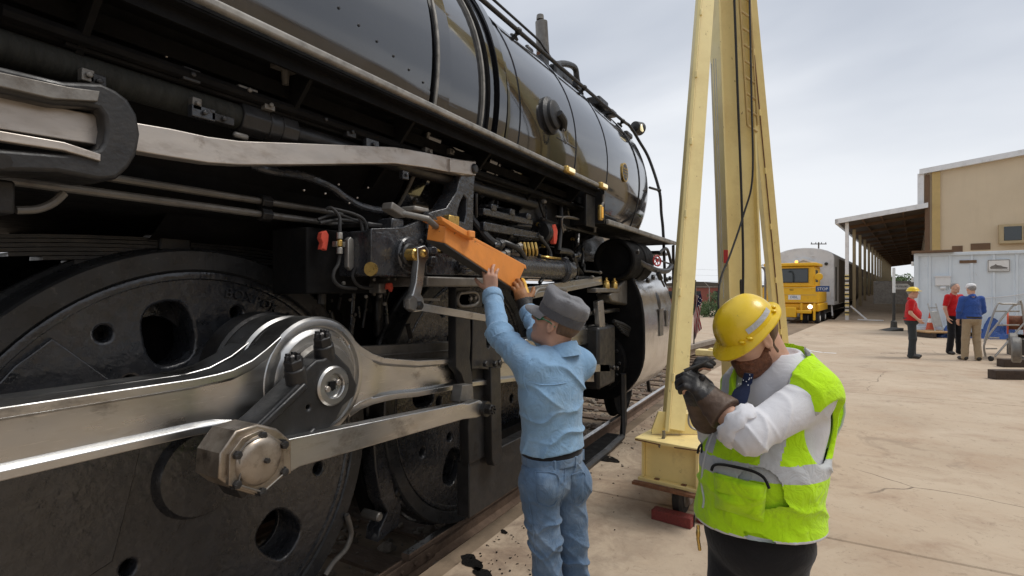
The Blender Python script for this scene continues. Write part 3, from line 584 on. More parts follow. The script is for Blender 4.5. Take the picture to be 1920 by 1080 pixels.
# turret, whistle and fittings on the crown
def up(px, py, y): return onY(px, py, y)
b0, b1 = up(1018, 100, 2.75), up(1015, 40, 2.75)
mb = MB(); mb.cyl(b0, b1, .075, .07, 20); mb.cyl(b1 - V(.03, 0, 0), b1 + V(-.03, 0, .06), .045, .04, 14); mb.cyl(b1 + V(.02, 0, .0), b1 + V(.02, 0, .09), .015); ws = mb.build('whistle', 'dull_steel', loco, bevel=.006)
mb = MB(); mb.cyl(b0 - V(0, 0, .14), b0, .06, .078, 16); mb.ball(b0 - V(.05, .05, .24), .09, 10, 8); mb.build('whistle_valve', 'rust', ws)
for (px, py, sx, sy, sz) in ((1050, 148, .3, .2, .12), (1030, 140, .2, .25, .14), (1078, 164, .22, .15, .10), (1120, 196, .34, .2, .12), (1140, 214, .2, .2, .08), (1172, 254, .25, .15, .07), (1012, 118, .16, .16, .12), (985, 100, .12, .14, .10), (1062, 178, .14, .1, .12)):
    c = up(px, py, 2.55 if px < 1170 else 2.3); mb = MB(); mb.box(c, (sx, sy, sz)); mb.cyl(c + V(sx * .3, 0, 0), c + V(sx * .3, 0, sz), .03, .025, 10); mb.build('top_fitting', 'black', loco, bevel=.02)
mb = MB(); mb.tube(smoothpath([up(1041, 140, 2.8), up(1044, 122, 2.8), up(1062, 120, 2.8), up(1078, 128, 2.8), up(1082, 150, 2.8), up(1088, 172, 2.8)], 5), [.05] * 6 + [.04] * 20, 10); mb.build('bell_yoke', 'black', loco)
c0 = up(1062, 145, 2.8); mb = MB(); mb.lathe(c0 + V(0, 0, .05), (0, 0, -1), [(0, .03), (.02, .07), (.10, .09), (.15, .12), (.16, .125)], 20); mb.build('bell', 'brass', loco)
c0 = up(1192, 240, 2.32); mb = MB(); mb.lathe(c0 - V(.09, 0, 0), (1, -.25, 0), [(0, .05), (.02, .08), (.14, .095), (.17, .10), (.175, .09)], 22); ml = mb.build('classification_lamp', 'black', loco); mb = MB(); mb.lathe(c0 + V(.075, -.035, 0), (1, -.25, 0), [(0, .085), (.02, .06), (.03, .001)], 20, False, False); mb.build('lens', 'lamp_glass', ml); mb = MB(); mb.lathe(c0 - V(.02, .10, .02), (0, -1, .1), [(-.06, .001), (.0, .06), (.01, .05), (.012, .001)], 16, False, False); mb.build('lens', 'lamp_glass', ml)

# frames, firebox side and the dark works behind the gear
mb = MB(); mb.prism([V(-7, 2.74, .35), V(6.2, 2.74, .35), V(6.2, 2.74, 1.55), V(2.6, 2.74, 1.72), V(-7, 2.74, 1.62)], (0, .13, 0)); mb.build('main_frame', 'shade_black', loco, bevel=.01)
mb = MB(); mb.prism([V(-7, 3.62, .35), V(6.2, 3.62, .35), V(6.2, 3.62, 1.55), V(2.6, 3.62, 1.72), V(-7, 3.62, 1.62)], (0, .13, 0)); mb.build('main_frame', 'shade_black', loco, bevel=.01)
mb = MB(); mb.box((-2.35, 3.25, 2.31), (9.5, 2.0, .58)); mb.build('firebox_side', 'shade_black', loco, bevel=.03)
mb = MB(); mb.box((4.6, 3.25, 1.25), (2.0, 1.0, 1.0)); mb.build('frame_crosstie', 'shade_black', loco, bevel=.03)

# ---- driving wheels
FX = lambda x0, y: Matrix(((1, 0, 0, x0), (0, 0, -1, y), (0, 1, 0, AX), (0, 0, 0, 1)))     # (u, v, w) -> along, up, outwards
def ov(c, rx, ry, rot=0, n=30, sq=2.6):
    o = []
    for i in range(n):
        a = 2 * math.pi * i / n; ca, sa = math.cos(a), math.sin(a)
        x, y = rx * math.copysign(abs(ca) ** (2 / sq), ca), ry * math.copysign(abs(sa) ** (2 / sq), sa); o.append((c[0] + x * math.cos(rot) - y * math.sin(rot), c[1] + x * math.sin(rot) + y * math.cos(rot)))
    return o
def wheel(x0, yf, crank, far=False):
    sgn = -1 if not far else 1
    c = (x0, yf, AX)
    def pl(t): return t if not far else t
    wc = MB()
    # wheel centre casting: disc with oval, round and slotted openings
    holes = []
    for deg, rr, rx, ry in ((101, .655, .152, .118), (173, .60, .13, .10), (245, .60, .15, .115), (313, .62, .15, .12), (20, .66, .12, .10)):
        a = R_(deg + crank - 68); holes.append(ov((rr * math.cos(a), rr * math.sin(a)), rx, ry, a, 34))
    for deg, rr in ((119.5, .76), (75.5, .745), (122, .53), (181, .42), (209, .70), (280, .70), (345, .70), (227, .42)):
        a = R_(deg + crank - 68); holes.append(circ((rr * math.cos(a), rr * math.sin(a)), .046, 22))
    holes = [h for h in holes if True]
    Fm = FX(x0, yf + .055) if not far else Matrix(((1, 0, 0, x0), (0, 0, 1, yf - .055), (0, 1, 0, AX), (0, 0, 0, 1)))
    good = []
    for h in holes:                                    # keep the openings apart
        cx_, cy_ = sum(p[0] for p in h) / len(h), sum(p[1] for p in h) / len(h); rr = max(math.hypot(p[0] - cx_, p[1] - cy_) for p in h)
        if all(math.hypot(cx_ - g[0], cy_ - g[1]) > rr * .85 + g[2] * .85 + .012 for g in good): good.append((cx_, cy_, rr, h))
    wc.plate(circ((0, 0), .900, 80), [g[3] for g in good], .05, Fm, .014)
    Fb = FX(x0, yf + .19) if not far else Matrix(((1, 0, 0, x0), (0, 0, 1, yf - .19), (0, 1, 0, AX), (0, 0, 0, 1)))
    wc.plate(circ((0, 0), .900, 60), [circ((.6 * math.cos(a), .6 * math.sin(a)), .13, 20) for a in [R_(x + crank - 68) for x in (101, 173, 245, 313)]], .02, Fb, .004)
    o_ = Vector((0, sgn, 0))
    wc.lathe(Vector(c) - o_ * .16, o_, [(0, .22), (.10, .22), (.16, .20), (.185, .185), (.19, .15), (.19, .001)], 40, False, False)
    for g in good:                                     # the walls of the openings run back through the casting
        rs = []
        for dd in (.03, .19):
            rs.append([Vector((x0 + u, yf + (dd + .03) * (1 if not far else -1), AX + v)) for u, v in g[3]])
        wc.rings(rs, False, False)
    dw = wc.build('driving_wheel', 'casting', loco, bevel=0)
    t = MB(); t.lathe(Vector(c) + o_ * 0.0, -o_, [(0, .927), (.0, .96), (.0, 1.008), (.010, 1.016), (.105, 1.022), (.125, 1.03), (.135, 1.045), (.155, 1.048), (.165, 1.035), (.17, .90), (.02, .912), (0.010, .921), (0, .927)], 128, False, False)
    t.build('tyre', 'tyre_steel', dw, smooth=28)
    t = MB(); t.lathe(Vector(c) + o_ * -.004, -o_, [(.02, .876), (.0, .886), (-.002, .905), (.002, .915), (.03, .918), (.03, .876)], 96, False, False); t.build('rim', 'casting', dw, smooth=28)
    # crank boss
    ca = R_(crank); pc = Vector((x0 + .40 * math.cos(ca), yf, AX + .40 * math.sin(ca)))
    t = MB(); t.lathe(pc - o_ * .05, o_, [(0, .26), (.02, .25), (.06, .22), (.085, .20), (.085, .001)], 36, False, False); t.build('crank_boss', 'casting', dw)
    return dw, pc
WX = (1.41, 3.62, -0.80)
CR = 68.0
wheels = []
for i, x0 in enumerate(WX): wheels.append(wheel(x0, 2.436, CR))
for i, x0 in enumerate((1.41, 3.62, -0.80)): wheel(x0, 4.064, CR + 90, True)
mw = wheels[0][0]
# counterweight wedge and raised lettering of the main wheel
def onW(px, py, y=2.43): q = onY(px, py, y); return (q.x - 1.41, q.z - AX)
a0, a1 = 135, 196
cwp = [onW(97, 638)] + [onW(215, 722)] + [(-.24, .27), (-.30, 0.0), (-.36, -.24)] + [(.862 * math.cos(R_(a)), .862 * math.sin(R_(a))) for a in range(205, 138, -6)]
mb = MB(); mb.plate(cwp, [], .03, FX(1.41, 2.445), .006); mb.build('counterweight', 'casting', mw)
for i, ch in enumerate('BOXPOK BY'):
    a = R_(80.5 - i * 3.6); r_ = .828
    if ch != ' ': text('raised_letter', ch, .066, FX(1.41, 2.444) @ Matrix.Translation((r_ * math.cos(a), r_ * math.sin(a), 0)) @ Matrix.Rotation(a - math.pi / 2, 4, 'Z'), 'casting', mw, .006)
for i, ch in enumerate('G.S.C.'):
    a = R_(60.5 - i * 3.0); r_ = .755
    text('raised_letter', ch, .045, FX(1.41, 2.446) @ Matrix.Translation((r_ * math.cos(a), r_ * math.sin(a), 0)) @ Matrix.Rotation(a - math.pi / 2, 4, 'Z'), 'casting', mw, .006)
for x0 in (1.41, 3.62, -.8):
    mb = MB(); mb.cyl((x0, 2.5, AX), (x0, 4.0, AX), .14, n=20); mb.build('axle', 'shade_black', loco)

# ---- leaf spring over the main wheel
def spring(x0, y, z):
    root = None
    for k in range(8):
        hl = .98 - k * .10; pts = []
        mb = MB(); rs = []
        for j in range(13):
            u = -hl + 2 * hl * j / 12; zc = z - .075 * (u / .98) ** 2 * 1.0 + (-k * .017) + .05
            rs.append([V(x0 + u, y - .06, zc), V(x0 + u, y + .06, zc), V(x0 + u, y + .06, zc + .014), V(x0 + u, y - .06, zc + .014)])
        mb.rings(rs); o = mb.build('spring_leaf' if root else 'leaf_spring', 'black', loco if root is None else root, smooth=0)
        if root is None: root = o
    mb = MB(); mb.box((x0, y, z - .02), (.14, .15, .22)); mb.build('spring_buckle', 'black', root, bevel=.01)
    for sx in (-1, 1):
        mb = MB(); mb.box((x0 + sx * .88, y - .005, z - .03), (.11, .17, .20)); mb.cyl((x0 + sx * .88, y, z - .1), (x0 + sx * .88, y, z - .5), .035); mb.build('spring_hanger', 'black', root, bevel=.015)
spring(1.36, 2.62, 1.86); spring(3.62, 2.62, 1.86)

# ---- side rod, main rod
PX, PZ = 1.612, 1.280                                   # main crank pin
def rod(pts_c, hw, y0, y1, name, m, web=.03, taper=None, solid=99.0, solid0=-99.0):
    """I-section rod: flanges above and below a recessed web that ends before the eyes"""
    fl = .030; mb = MB(); W = [web if solid0 < x < solid else .002 for x, z in pts_c]
    P_, H_, W_ = [], [], []
    for i, ((x, z), h) in enumerate(zip(pts_c, hw)):      # a short ramp where the recess runs out
        P_.append((x, z)); H_.append(h); W_.append(W[i])
    for sgn in (1, -1):
        rs = []
        for (x, z), h, w_ in zip(P_, H_, W_):
            za, zb = z + sgn * h, z + sgn * (h - fl); zc = z + sgn * (h - fl - .012)
            rs.append([V(x, y0, za), V(x, y1, za), V(x, y1, zb), V(x, y1 - w_, zc), V(x, y0 + w_, zc), V(x, y0, zb)])
        mb.rings(rs)
    rs = []
    for (x, z), h, w_ in zip(P_, H_, W_): rs.append([V(x, y0 + w_, z + h - fl), V(x, y1 - w_, z + h - fl), V(x, y1 - w_, z - h + fl), V(x, y0 + w_, z - h + fl)])
    mb.rings(rs)
    return mb.build(name, m, loco, smooth=30, bevel=.004)
def eye(c, y0, y1, R, name, m, parent, hole=.0, prof=None):
    mb = MB(); L_ = y1 - y0
    mb.lathe((c[0], y1, c[1]), (0, -1, 0), prof or [(0, R), (L_ - .012, R), (L_, R - .012), (L_, R * .84), (L_ - .02, R * .80), (L_ - .02, .001)], 72, True, False)
    return mb.build(name, m, parent, smooth=28)
# outer rod to the rear drivers
xs = [(-1.6, PZ), (-.2, PZ), (.6, PZ), (1.08, PZ), (1.16, PZ), (1.22, PZ), (1.30, PZ + .005), (1.36, PZ + .012), (1.43, PZ + .02)]
r1_ = rod(xs, [.100, .100, .100, .101, .106, .114, .136, .165, .205], 1.90, 2.02, 'side_rod', 'rod_steel', solid=1.20)
eye((PX, PZ + .022), 1.895, 2.03, .272, 'rod_eye', 'rod_steel', r1_, prof=[(0, .272), (.12, .272), (.132, .262), (.135, .250), (.135, .238), (.122, .232), (.118, .225), (.128, .215), (.135, .20), (.13, .150), (.11, .13), (.11, .001)])
# inner rod behind it
r2_ = rod([(-1.6, PZ - .018), (.3, PZ - .018), (1.0, PZ - .014), (1.14, PZ - .014), (1.24, PZ - .005), (1.33, PZ + .008), (1.42, PZ + .02)], [.106, .106, .106, .107, .113, .136, .18], 2.08, 2.20, 'inner_side_rod', 'rod_steel', solid=1.05)
eye((PX, PZ + .022), 2.075, 2.21, .272, 'rod_eye', 'rod_steel', r2_)
eye((PX, PZ + .022), 2.215, 2.33, .285, 'rod_collar', 'black', r2_)
eye((PX, PZ + .022), 2.04, 2.07, .262, 'rod_spacer', 'black', r2_)
# main rod forward to the crosshead
XH, ZH = 5.25, .90
mrp = [(1.80, 1.285, .195), (1.87, 1.268, .155), (1.95, 1.25, .128), (2.03, 1.235, .113), (2.12, 1.225, .106), (2.3, 1.20, .10), (2.8, 1.165, .092), (3.6, 1.085, .086), (4.6, .985, .08), (XH, ZH, .08)]
r3_ = rod([(a, b) for a, b, c_ in mrp], [c_ for a, b, c_ in mrp], 1.905, 2.015, 'main_rod', 'rod_steel', solid0=1.99)
mb = MB(); mb.tube([V(2.0, 2.16, 1.33), V(4.9, 2.16, 1.15)], .03, 6); mb.box((3.4, 2.16, 1.245), (2.9, .05, .12), Matrix.Rotation(.062, 3, 'Y')); mb.build('front_side_rod', 'dull_steel', loco, bevel=.004)

# ---- eccentric crank on the pin, with its clamp bolts and washer
EC = (1.20, 1.085)                                    # eccentric pin
mb = MB(); mb.lathe((PX - .01, 1.90, PZ), (0, -1, 0), [(0, .185), (.04, .185), (.055, .17), (.055, .001)], 40, False, False); mb.build('pin_cap', 'dull_steel', loco)
u = Vector((EC[0] - 1.545, EC[1] - 1.297)); ln = u.length; u.normalize(); nrm = Vector((-u.y, u.x))
def uc(a, b): return (1.545 + u.x * a + nrm.x * b, 1.297 + u.y * a + nrm.y * b)
FE = Matrix(((1, 0, 0, 0), (0, 0, -1, 0), (0, 1, 0, 0), (0, 0, 0, 1)))
poly = [uc(-.085, -.07), uc(-.075, -.105), uc(-.02, -.11), uc(.01, -.13), uc(.07, -.13), uc(.10, -.105), uc(.30, -.098), uc(.40, -.10), uc(.50, -.07), uc(.50, .07), uc(.40, .10), uc(.16, .105), uc(.13, .13), uc(.05, .125), uc(.0, .105), uc(-.07, .11), uc(-.10, .085), uc(-.105, .0)]
mb = MB(); mb.plate(poly, [circ(uc(.135, -.005), .019, 14), circ((1.545, 1.297), .06, 24)], .10, Matrix.Translation((0, 1.795, 0)) @ FE, .010); ec = mb.build('eccentric_crank', 'black', loco)
mb = MB(); mb.prism([V(*(lambda q: (q[0], 1.742, q[1]))(uc(.0, .02))) + V(0, 0, 0), V(*(lambda q: (q[0], 1.742, q[1]))(uc(.125, -.012))), V(*(lambda q: (q[0], 1.742, q[1]))(uc(.125, -.002))), V(*(lambda q: (q[0], 1.742, q[1]))(uc(.0, .03)))], (0, -.004, 0)); mb.build('clamp_slot', 'shade_black', ec, smooth=0)
for a_, b_, sg in ((.05, -.10, 1), (-.09, -.03, 1)):
    q0, q1 = uc(a_ - .02, b_ - .14 + (.0 if sg else 0)), uc(a_, b_ + .10)
mb = MB(); rib = [uc(.10, -.09), uc(.40, -.085)]
mb.bar(V(rib[0][0], 1.735, rib[0][1]), V(rib[1][0], 1.735, rib[1][1]), .03, .022, (0, 1, 0)); rib = [uc(.16, .09), uc(.33, .085)]
mb.bar(V(rib[0][0], 1.735, rib[0][1]), V(rib[1][0], 1.735, rib[1][1]), .03, .03, (0, 1, 0)); mb.build('crank_rib', 'black', ec, bevel=.008)
for c1, c2 in (((588, 662), (600, 690)), ((562, 690), (575, 720))): pass
for px, py, dx, dz in ((606, 645, .045, -.12), (552, 688, .05, -.13)):     # the two clamp bolts with castle nuts
    a = onY(px, py, 1.76); b = a + V(dx, .03, dz)
    mb = MB(); mb.cyl(a, b, .040, .046, 16); mb.build('bolt_barrel', 'black', ec, bevel=.006)
    d = (a - b).normalized(); mb = MB(); mb.lathe(a, d, [(0, .038), (.035, .038), (.04, .032), (.04, .001)], 6, True, False)
    for k in range(6):
        an_ = k * math.pi / 3; pp = a + d * .045 + (d.orthogonal().normalized() * math.cos(an_) + d.cross(d.orthogonal()).normalized() * math.sin(an_)) * .022; mb.box(pp, (.015, .015, .02))
    mb.build('castle_nut', 'black', ec, bevel=.002); mb = MB(); mb.ball(a + d * .045, .009, 6, 5); mb.build('cotter_pin', 'worn_steel', ec)
mb = MB(); mb.lathe((1.545, 1.745, 1.297), (0, -1, 0), [(0, .082), (.018, .082), (.026, .074), (.026, .052), (.020, .048), (.008, .046), (.006, .001)], 44, False, False); wsh = mb.build('pin_washer', 'rod_steel', ec, smooth=28)
mb = MB(); mb.box((1.545, 1.737, 1.297), (.030, .012, .034)); mb.build('washer_socket', 'shade_black', wsh)
for px in (-1, 1):
    mb = MB(); mb.bolt((1.545 + px * .028, 1.739, 1.297 + px * .010), (0, -1, 0), .013, .016, 8); mb.build('bolt', 'worn_steel', wsh)
for i, ch in enumerate('LC76V01'):
    q = uc(.33 - i * .004, .045 - 0.0); 
    aa = math.atan2(-u.y, -u.x)
    q = uc(.20 + .022 * (6 - i) + .0, .052); text('cast_number', ch, .032, frame((q[0], 1.744, q[1]), (nrm.x * 0 + -u.x, 0, -u.y), (-nrm.x, 0, -nrm.y), (0, -1, 0)) if False else Matrix.Translation((q[0], 1.742, q[1])) @ FE @ Matrix.Rotation(aa - math.pi, 4, 'Z'), 'black', ec, .003)
# big end of the eccentric rod: housing, domed cap, six nuts
cE = onY(483, 862, 1.66)
ho = [(1.0 * math.cos(R_(a)), math.sin(R_(a))) for a in (100, 145, 175, 215, 255, 290, 340, 20, 60)]
def PE(px, py, y=1.66): q = onY(px, py, y); return (q.x, q.z)
hp = [PE(447, 812), PE(420, 852), PE(417, 895), PE(440, 912), PE(480, 925), PE(520, 900), PE(546, 886), PE(546, 830), PE(520, 808), PE(485, 800)]
mb = MB(); mb.plate(hp, [], .12, Matrix.Translation((0, 1.735, 0)) @ FE, .008); eb = mb.build('eccentric_rod', 'oily_steel', loco)
hp2 = [PE(452, 822), PE(430, 852), PE(428, 908), PE(487, 925), PE(528, 890), PE(530, 832), PE(488, 806)]
mb = MB(); mb.plate(hp2, [], .014, Matrix.Translation((0, 1.662, 0)) @ FE, .003); mb.build('cap_gasket', 'oily_steel', eb)
mb = MB(); mb.lathe((cE.x, 1.662, cE.z), (0, -1, 0), [(0, .088), (.014, .085), (.028, .072), (.034, .055), (.034, .001)], 40, False, False); dm = mb.build('dome_cap', 'oily_steel', eb, smooth=40)
mb = MB(); mb.bolt((cE.x + .01, 1.628, cE.z), (0, -1, 0), .010, .014); mb.build('grease_plug', 'black', dm)
for px, py in ((488, 816), (529, 833), (529, 884), (487, 921), (440, 907), (441, 852)):
    q = PE(px, py); mb = MB(); mb.lathe((q[0], 1.662, q[1]), (0, -1, 0), [(0, .02), (.006, .02), (.006, .015), (.022, .015), (.024, .011), (.024, .001)], 6, False, False); mb.cyl((q[0] - .012, 1.64, q[1]), (q[0] + .012, 1.642, q[1] + .004), .003, n=5); mb.build('nut', 'black', eb)
mb = MB(); wp = [PE(x, y) for x, y in ((488, 816), (455, 830), (441, 852), (446, 880), (440, 907), (487, 921), (529, 884))]; mb.tube([V(a, 1.642, b) for a, b in wp], .003, 5); mb.build('locking_wire', 'dull_steel', eb)
A = [PE(546, 824, 1.70), PE(546, 884, 1.70), PE(560, 878, 1.70)]
pts = [PE(540, 826, 1.69), PE(858, 757, 1.72), PE(870, 758, 1.72), PE(890, 751, 1.72), PE(903, 757, 1.72), PE(903, 772, 1.72), PE(886, 780, 1.72), PE(860, 783, 1.72), PE(562, 872, 1.69), PE(540, 884, 1.69)]
mb = MB(); mb.plate(pts, [], .045, Matrix.Translation((0, 1.715, 0)) @ FE, .006); mb.build('rod_blade', 'rod_steel', eb)
q = PE(905, 765, 1.70); mb = MB(); mb.cyl((q[0] - .01, 1.66, q[1]), (q[0] - .01, 1.78, q[1]), .045, n=20); mb.lathe((q[0] - .01, 1.66, q[1]), (0, -1, 0), [(0, .032), (.03, .032), (.034, .026), (.034, .001)], 6, False, False)
for k in range(6): mb.box((q[0] - .01 + .02 * math.cos(k * 1.047), 1.62, q[1] + .02 * math.sin(k * 1.047)), (.011, .016, .011))
mb.build('rod_pin', 'black', eb)
# ---- valve gear and piping on the locomotive's side
def plateY(pts, y, t, name, m, parent=loco, bevel=.006, holes=()):        # plate traced at plane y (its outer face), thickness t inwards
    pl = [(lambda q: (q.x, q.z))(onY(a, b, y)) for a, b in pts]; hl = [[(lambda q: (q.x, q.z))(onY(a, b, y)) for a, b in h] for h in holes]
    mb = MB(); mb.plate(pl, hl, t, Matrix.Translation((0, y + t / 2 + bevel, 0)) @ FE, bevel); return mb.build(name, m, parent)
def boxY(a, b, y, dep, name, m, parent=loco, bevel=.008):                  # block whose outer face spans two photograph corners at plane y
    p, q = onY(*a, y), onY(*b, y); mb = MB(); c = (p + q) / 2
    mb.box((c.x, y + dep / 2, c.z), (abs(q.x - p.x), dep, abs(q.z - p.z))); return mb.build(name, m, parent, bevel=bevel)
def pipeY(pts, r, name='pipe', m='black', parent=loco, k=6, n=10):
    mb = MB(); mb.tube(smoothpath([onY(*p) for p in pts], k), r, n); return mb.build(name, m, parent)
def cylY(px, py, y, dep, r, name, m, parent=loco, n=24, rim=.0):           # round boss facing outwards
    c = onY(px, py, y); mb = MB(); mb.lathe((c.x, y + dep, c.z), (0, -1, 0), [(0, r), (dep - .008, r), (dep, r - .008), (dep, .001)], n, True, False); return mb.build(name, m, parent, smooth=30)
def cylX(px, py, y, ln, r, name, m, parent=loco, n=32, prof=None):         # round body lying along the track, its rear face at the photograph point
    c = onY(px, py, y); mb = MB(); mb.lathe(c, (1, 0, 0), prof or [(0, .001), (0, r - .015), (.015, r), (ln - .015, r), (ln, r - .015), (ln, .001)], n, False, False); return mb.build(name, m, parent, smooth=30)
def nuts(pts, y, r=.012, m='black', parent=loco, name='nut'):
    for a, b in pts:
        c = onY(a, b, y); mb = MB(); mb.bolt(c, (0, -1, 0), r, r * 1.1); mb.build(name, m, parent)

# reach bar with its C-shaped guide
ub = plateY([(-60, 170), (0, 181), (255, 232), (320, 243), (390, 258), (450, 266), (560, 270), (640, 273), (740, 277), (800, 287), (845, 297), (870, 301), (892, 303), (892, 328), (868, 327), (845, 322), (800, 313), (740, 305), (640, 306), (560, 307), (450, 307), (390, 303), (320, 292), (255, 281), (0, 240), (-60, 228)], 1.88, .05, 'radius_rod', 'worn_steel', bevel=.004)
plateY([(845, 299), (892, 304), (892, 328), (845, 321)], 1.865, .06, 'rod_fork', 'worn_steel', ub, .004)
cylY(893, 316, 1.85, .12, .032, 'fork_pin', 'black', ub, 12)
gu = plateY([(-80, 95), (0, 132), (120, 160), (190, 163), (215, 175), (235, 190), (250, 215), (256, 250), (250, 285), (235, 310), (215, 328), (185, 330), (110, 315), (0, 312), (-80, 300), (-80, 285), (0, 287), (120, 296), (175, 290), (192, 285), (203, 270), (207, 245), (203, 215), (190, 197), (160, 192), (100, 188), (0, 165), (-80, 130)], 1.83, .15, 'link_guide', 'black', bevel=.012)
plateY([(-80, 100), (0, 137), (130, 165), (185, 172), (182, 188), (100, 183), (0, 160), (-80, 125)], 1.815, .02, 'guide_flange', 'dull_steel', gu, .003)
plateY([(-80, 243), (0, 247), (120, 268), (187, 290), (187, 300), (120, 280), (0, 262), (-80, 256)], 1.82, .02, 'guide_liner', 'worn_steel', gu, .003)
mb = MB(); mb.cyl(onY(5, 302, 1.82), onY(5, 302, 1.90), .02, n=8); mb.build('guide_bolt', 'black', gu)
boxY((-40, 330), (30, 402), 1.95, .25, 'link_bracket', 'black'); pipeY([(30, 394, 1.98), (70, 392, 1.98), (100, 380, 1.98), (120, 362, 1.98)], .012, 'drain_pipe', 'dull_steel')

# large lagged pipe with coupling
A, B = onY(0, 98, 1.99), onY(450, 214, 1.99); zz = (A.z + B.z) / 2
lp_ = MB().tube([V(-2, 1.99, zz), V(B.x, 1.99, zz)], .05, 18).build('lagged_pipe', mat('lagging', (.018, .019, .016), .8, 0, .4, 6, bump=.6, bscale=14, stretch=(6, 1, 1), bdist=.01), loco)
mb = MB(); mb.cyl((B.x - .02, 1.99, zz), (B.x + .10, 1.99, zz), .066, n=8); mb.cyl((B.x + .10, 1.99, zz), (B.x + .16, 1.99, zz), .062, n=18); mb.cyl((B.x + .16, 1.99, zz), (B.x + .24, 1.99, zz), .063, n=8); mb.build('pipe_union', 'black', lp_, bevel=.006)
mb = MB(); mb.tube([V(B.x + .2, 1.99, zz), V(B.x + .9, 1.99, zz), V(B.x + 2.6, 2.02, zz + .01)], .042, 14); mb.build('thin_pipe', 'black', lp_)
boxY((440, 245), (468, 263), 1.92, .02, 'pipe_clip', 'dull_steel', lp_)
# twin horizontal pipes
for (a, b, y, zoff) in (((200, 330), (640, 402), 2.2, 0), ((100, 345), (640, 424), 2.18, 0)):
    A, B = onY(*a, y), onY(*b, y); A.z = B.z = (A.z + B.z) / 2; mb = MB(); mb.tube([A - V(2, 0, 0), B], .016, 10); tp = mb.build('reach_pipe', 'dull_steel', loco)
    t_ = onY(487, 0, y).x; mb = MB(); mb.cyl((t_, y, A.z), (t_ + .05, y, A.z), .032, n=8); mb.build('pipe_coupling', 'black', tp, bevel=.003)
pipeY([(475, 310, 2.15), (510, 320, 2.1), (570, 330, 2.08), (620, 350, 2.06), (650, 372, 2.04), (680, 388, 2.02), (720, 396, 2.0), (770, 402, 1.98), (815, 412, 1.96)], .02, 'lubricator_pipe', 'casting')
for px, py in ((715, 393), (735, 398)): cylX(px, py, 2.0, .05, .034, 'pipe_union', 'black', n=8)

# mechanical lubricator / reverse gear block
gb = boxY((695, 431), (797, 520), 1.84, .42, 'gear_case', 'casting')
plateY([(697, 430), (755, 428), (780, 418), (797, 412), (799, 520), (697, 513)], 1.825, .02, 'case_face', 'casting', gb, .004)
boxY((735, 408), (758, 432), 1.86, .1, 'case_cap', 'casting', gb); boxY((690, 415), (740, 432), 1.92, .3, 'case_lid', 'black', gb)
fl_ = cylY(772, 478, 1.80, .03, .095, 'bearing_flange', 'casting', gb, 36); cylY(772, 478, 1.775, .03, .06, 'bearing_boss', 'black', gb, 28)
nuts([(757, 458), (788, 452), (757, 498), (790, 502), (750, 478)], 1.80, .012, 'black', gb)
cylY(782, 477, 1.72, .08, .03, 'drive_shaft', 'brass', gb, 16)
plateY([(785, 466), (797, 462), (803, 470), (803, 482), (797, 492), (793, 530), (788, 552), (793, 560), (795, 572), (789, 582), (778, 583), (769, 575), (769, 562), (776, 552), (782, 530), (786, 492)], 1.715, .03, 'drive_arm', 'rod_steel', gb, .006)
plateY([(768, 563), (775, 556), (781, 560), (783, 573), (778, 582), (769, 578)], 1.70, .02, 'arm_fork', 'dull_steel', gb, .004); cylY(791, 573, 1.69, .08, .022, 'arm_pin', 'black', gb, 12); cylY(798, 475, 1.70, .03, .02, 'arm_nut', 'brass', gb, 8)
plateY([(795, 570), (930, 594), (930, 605), (790, 582)], 1.72, .022, 'lubricator_rod', 'rod_steel', gb, .003)
plateY([(765, 559), (825, 560), (825, 564), (765, 562)], 1.80, .02, 'case_strip', 'dull_steel', gb, .001)
# grey casting below the orange beam
cs_ = boxY((800, 470), (945, 520), 1.80, .45, 'motion_bracket', 'casting'); boxY((802, 518), (945, 538), 1.765, .50, 'bracket_flange', 'dull_steel', cs_, .01)
for i in range(3): pipeY([(858 + i * 3, 492 + i * 7, 1.78), (875, 494 + i * 8, 1.765), (895, 486 + i * 8, 1.77), (915, 480 + i * 6, 1.78)], .014, 'rib', 'casting', cs_)
boxY((858, 546), (905, 577), 1.86, .06, 'slotted_plate', 'black', cs_); pipeY([(862, 550, 1.84), (890, 548, 1.84), (897, 560, 1.84), (890, 572, 1.84), (864, 574, 1.84), (858, 562, 1.84), (862, 550, 1.84)], .010, 'slot_rim', 'dull_steel', cs_, 3); nuts([(880, 560), (889, 558)], 1.84, .015, 'dull_steel', cs_)
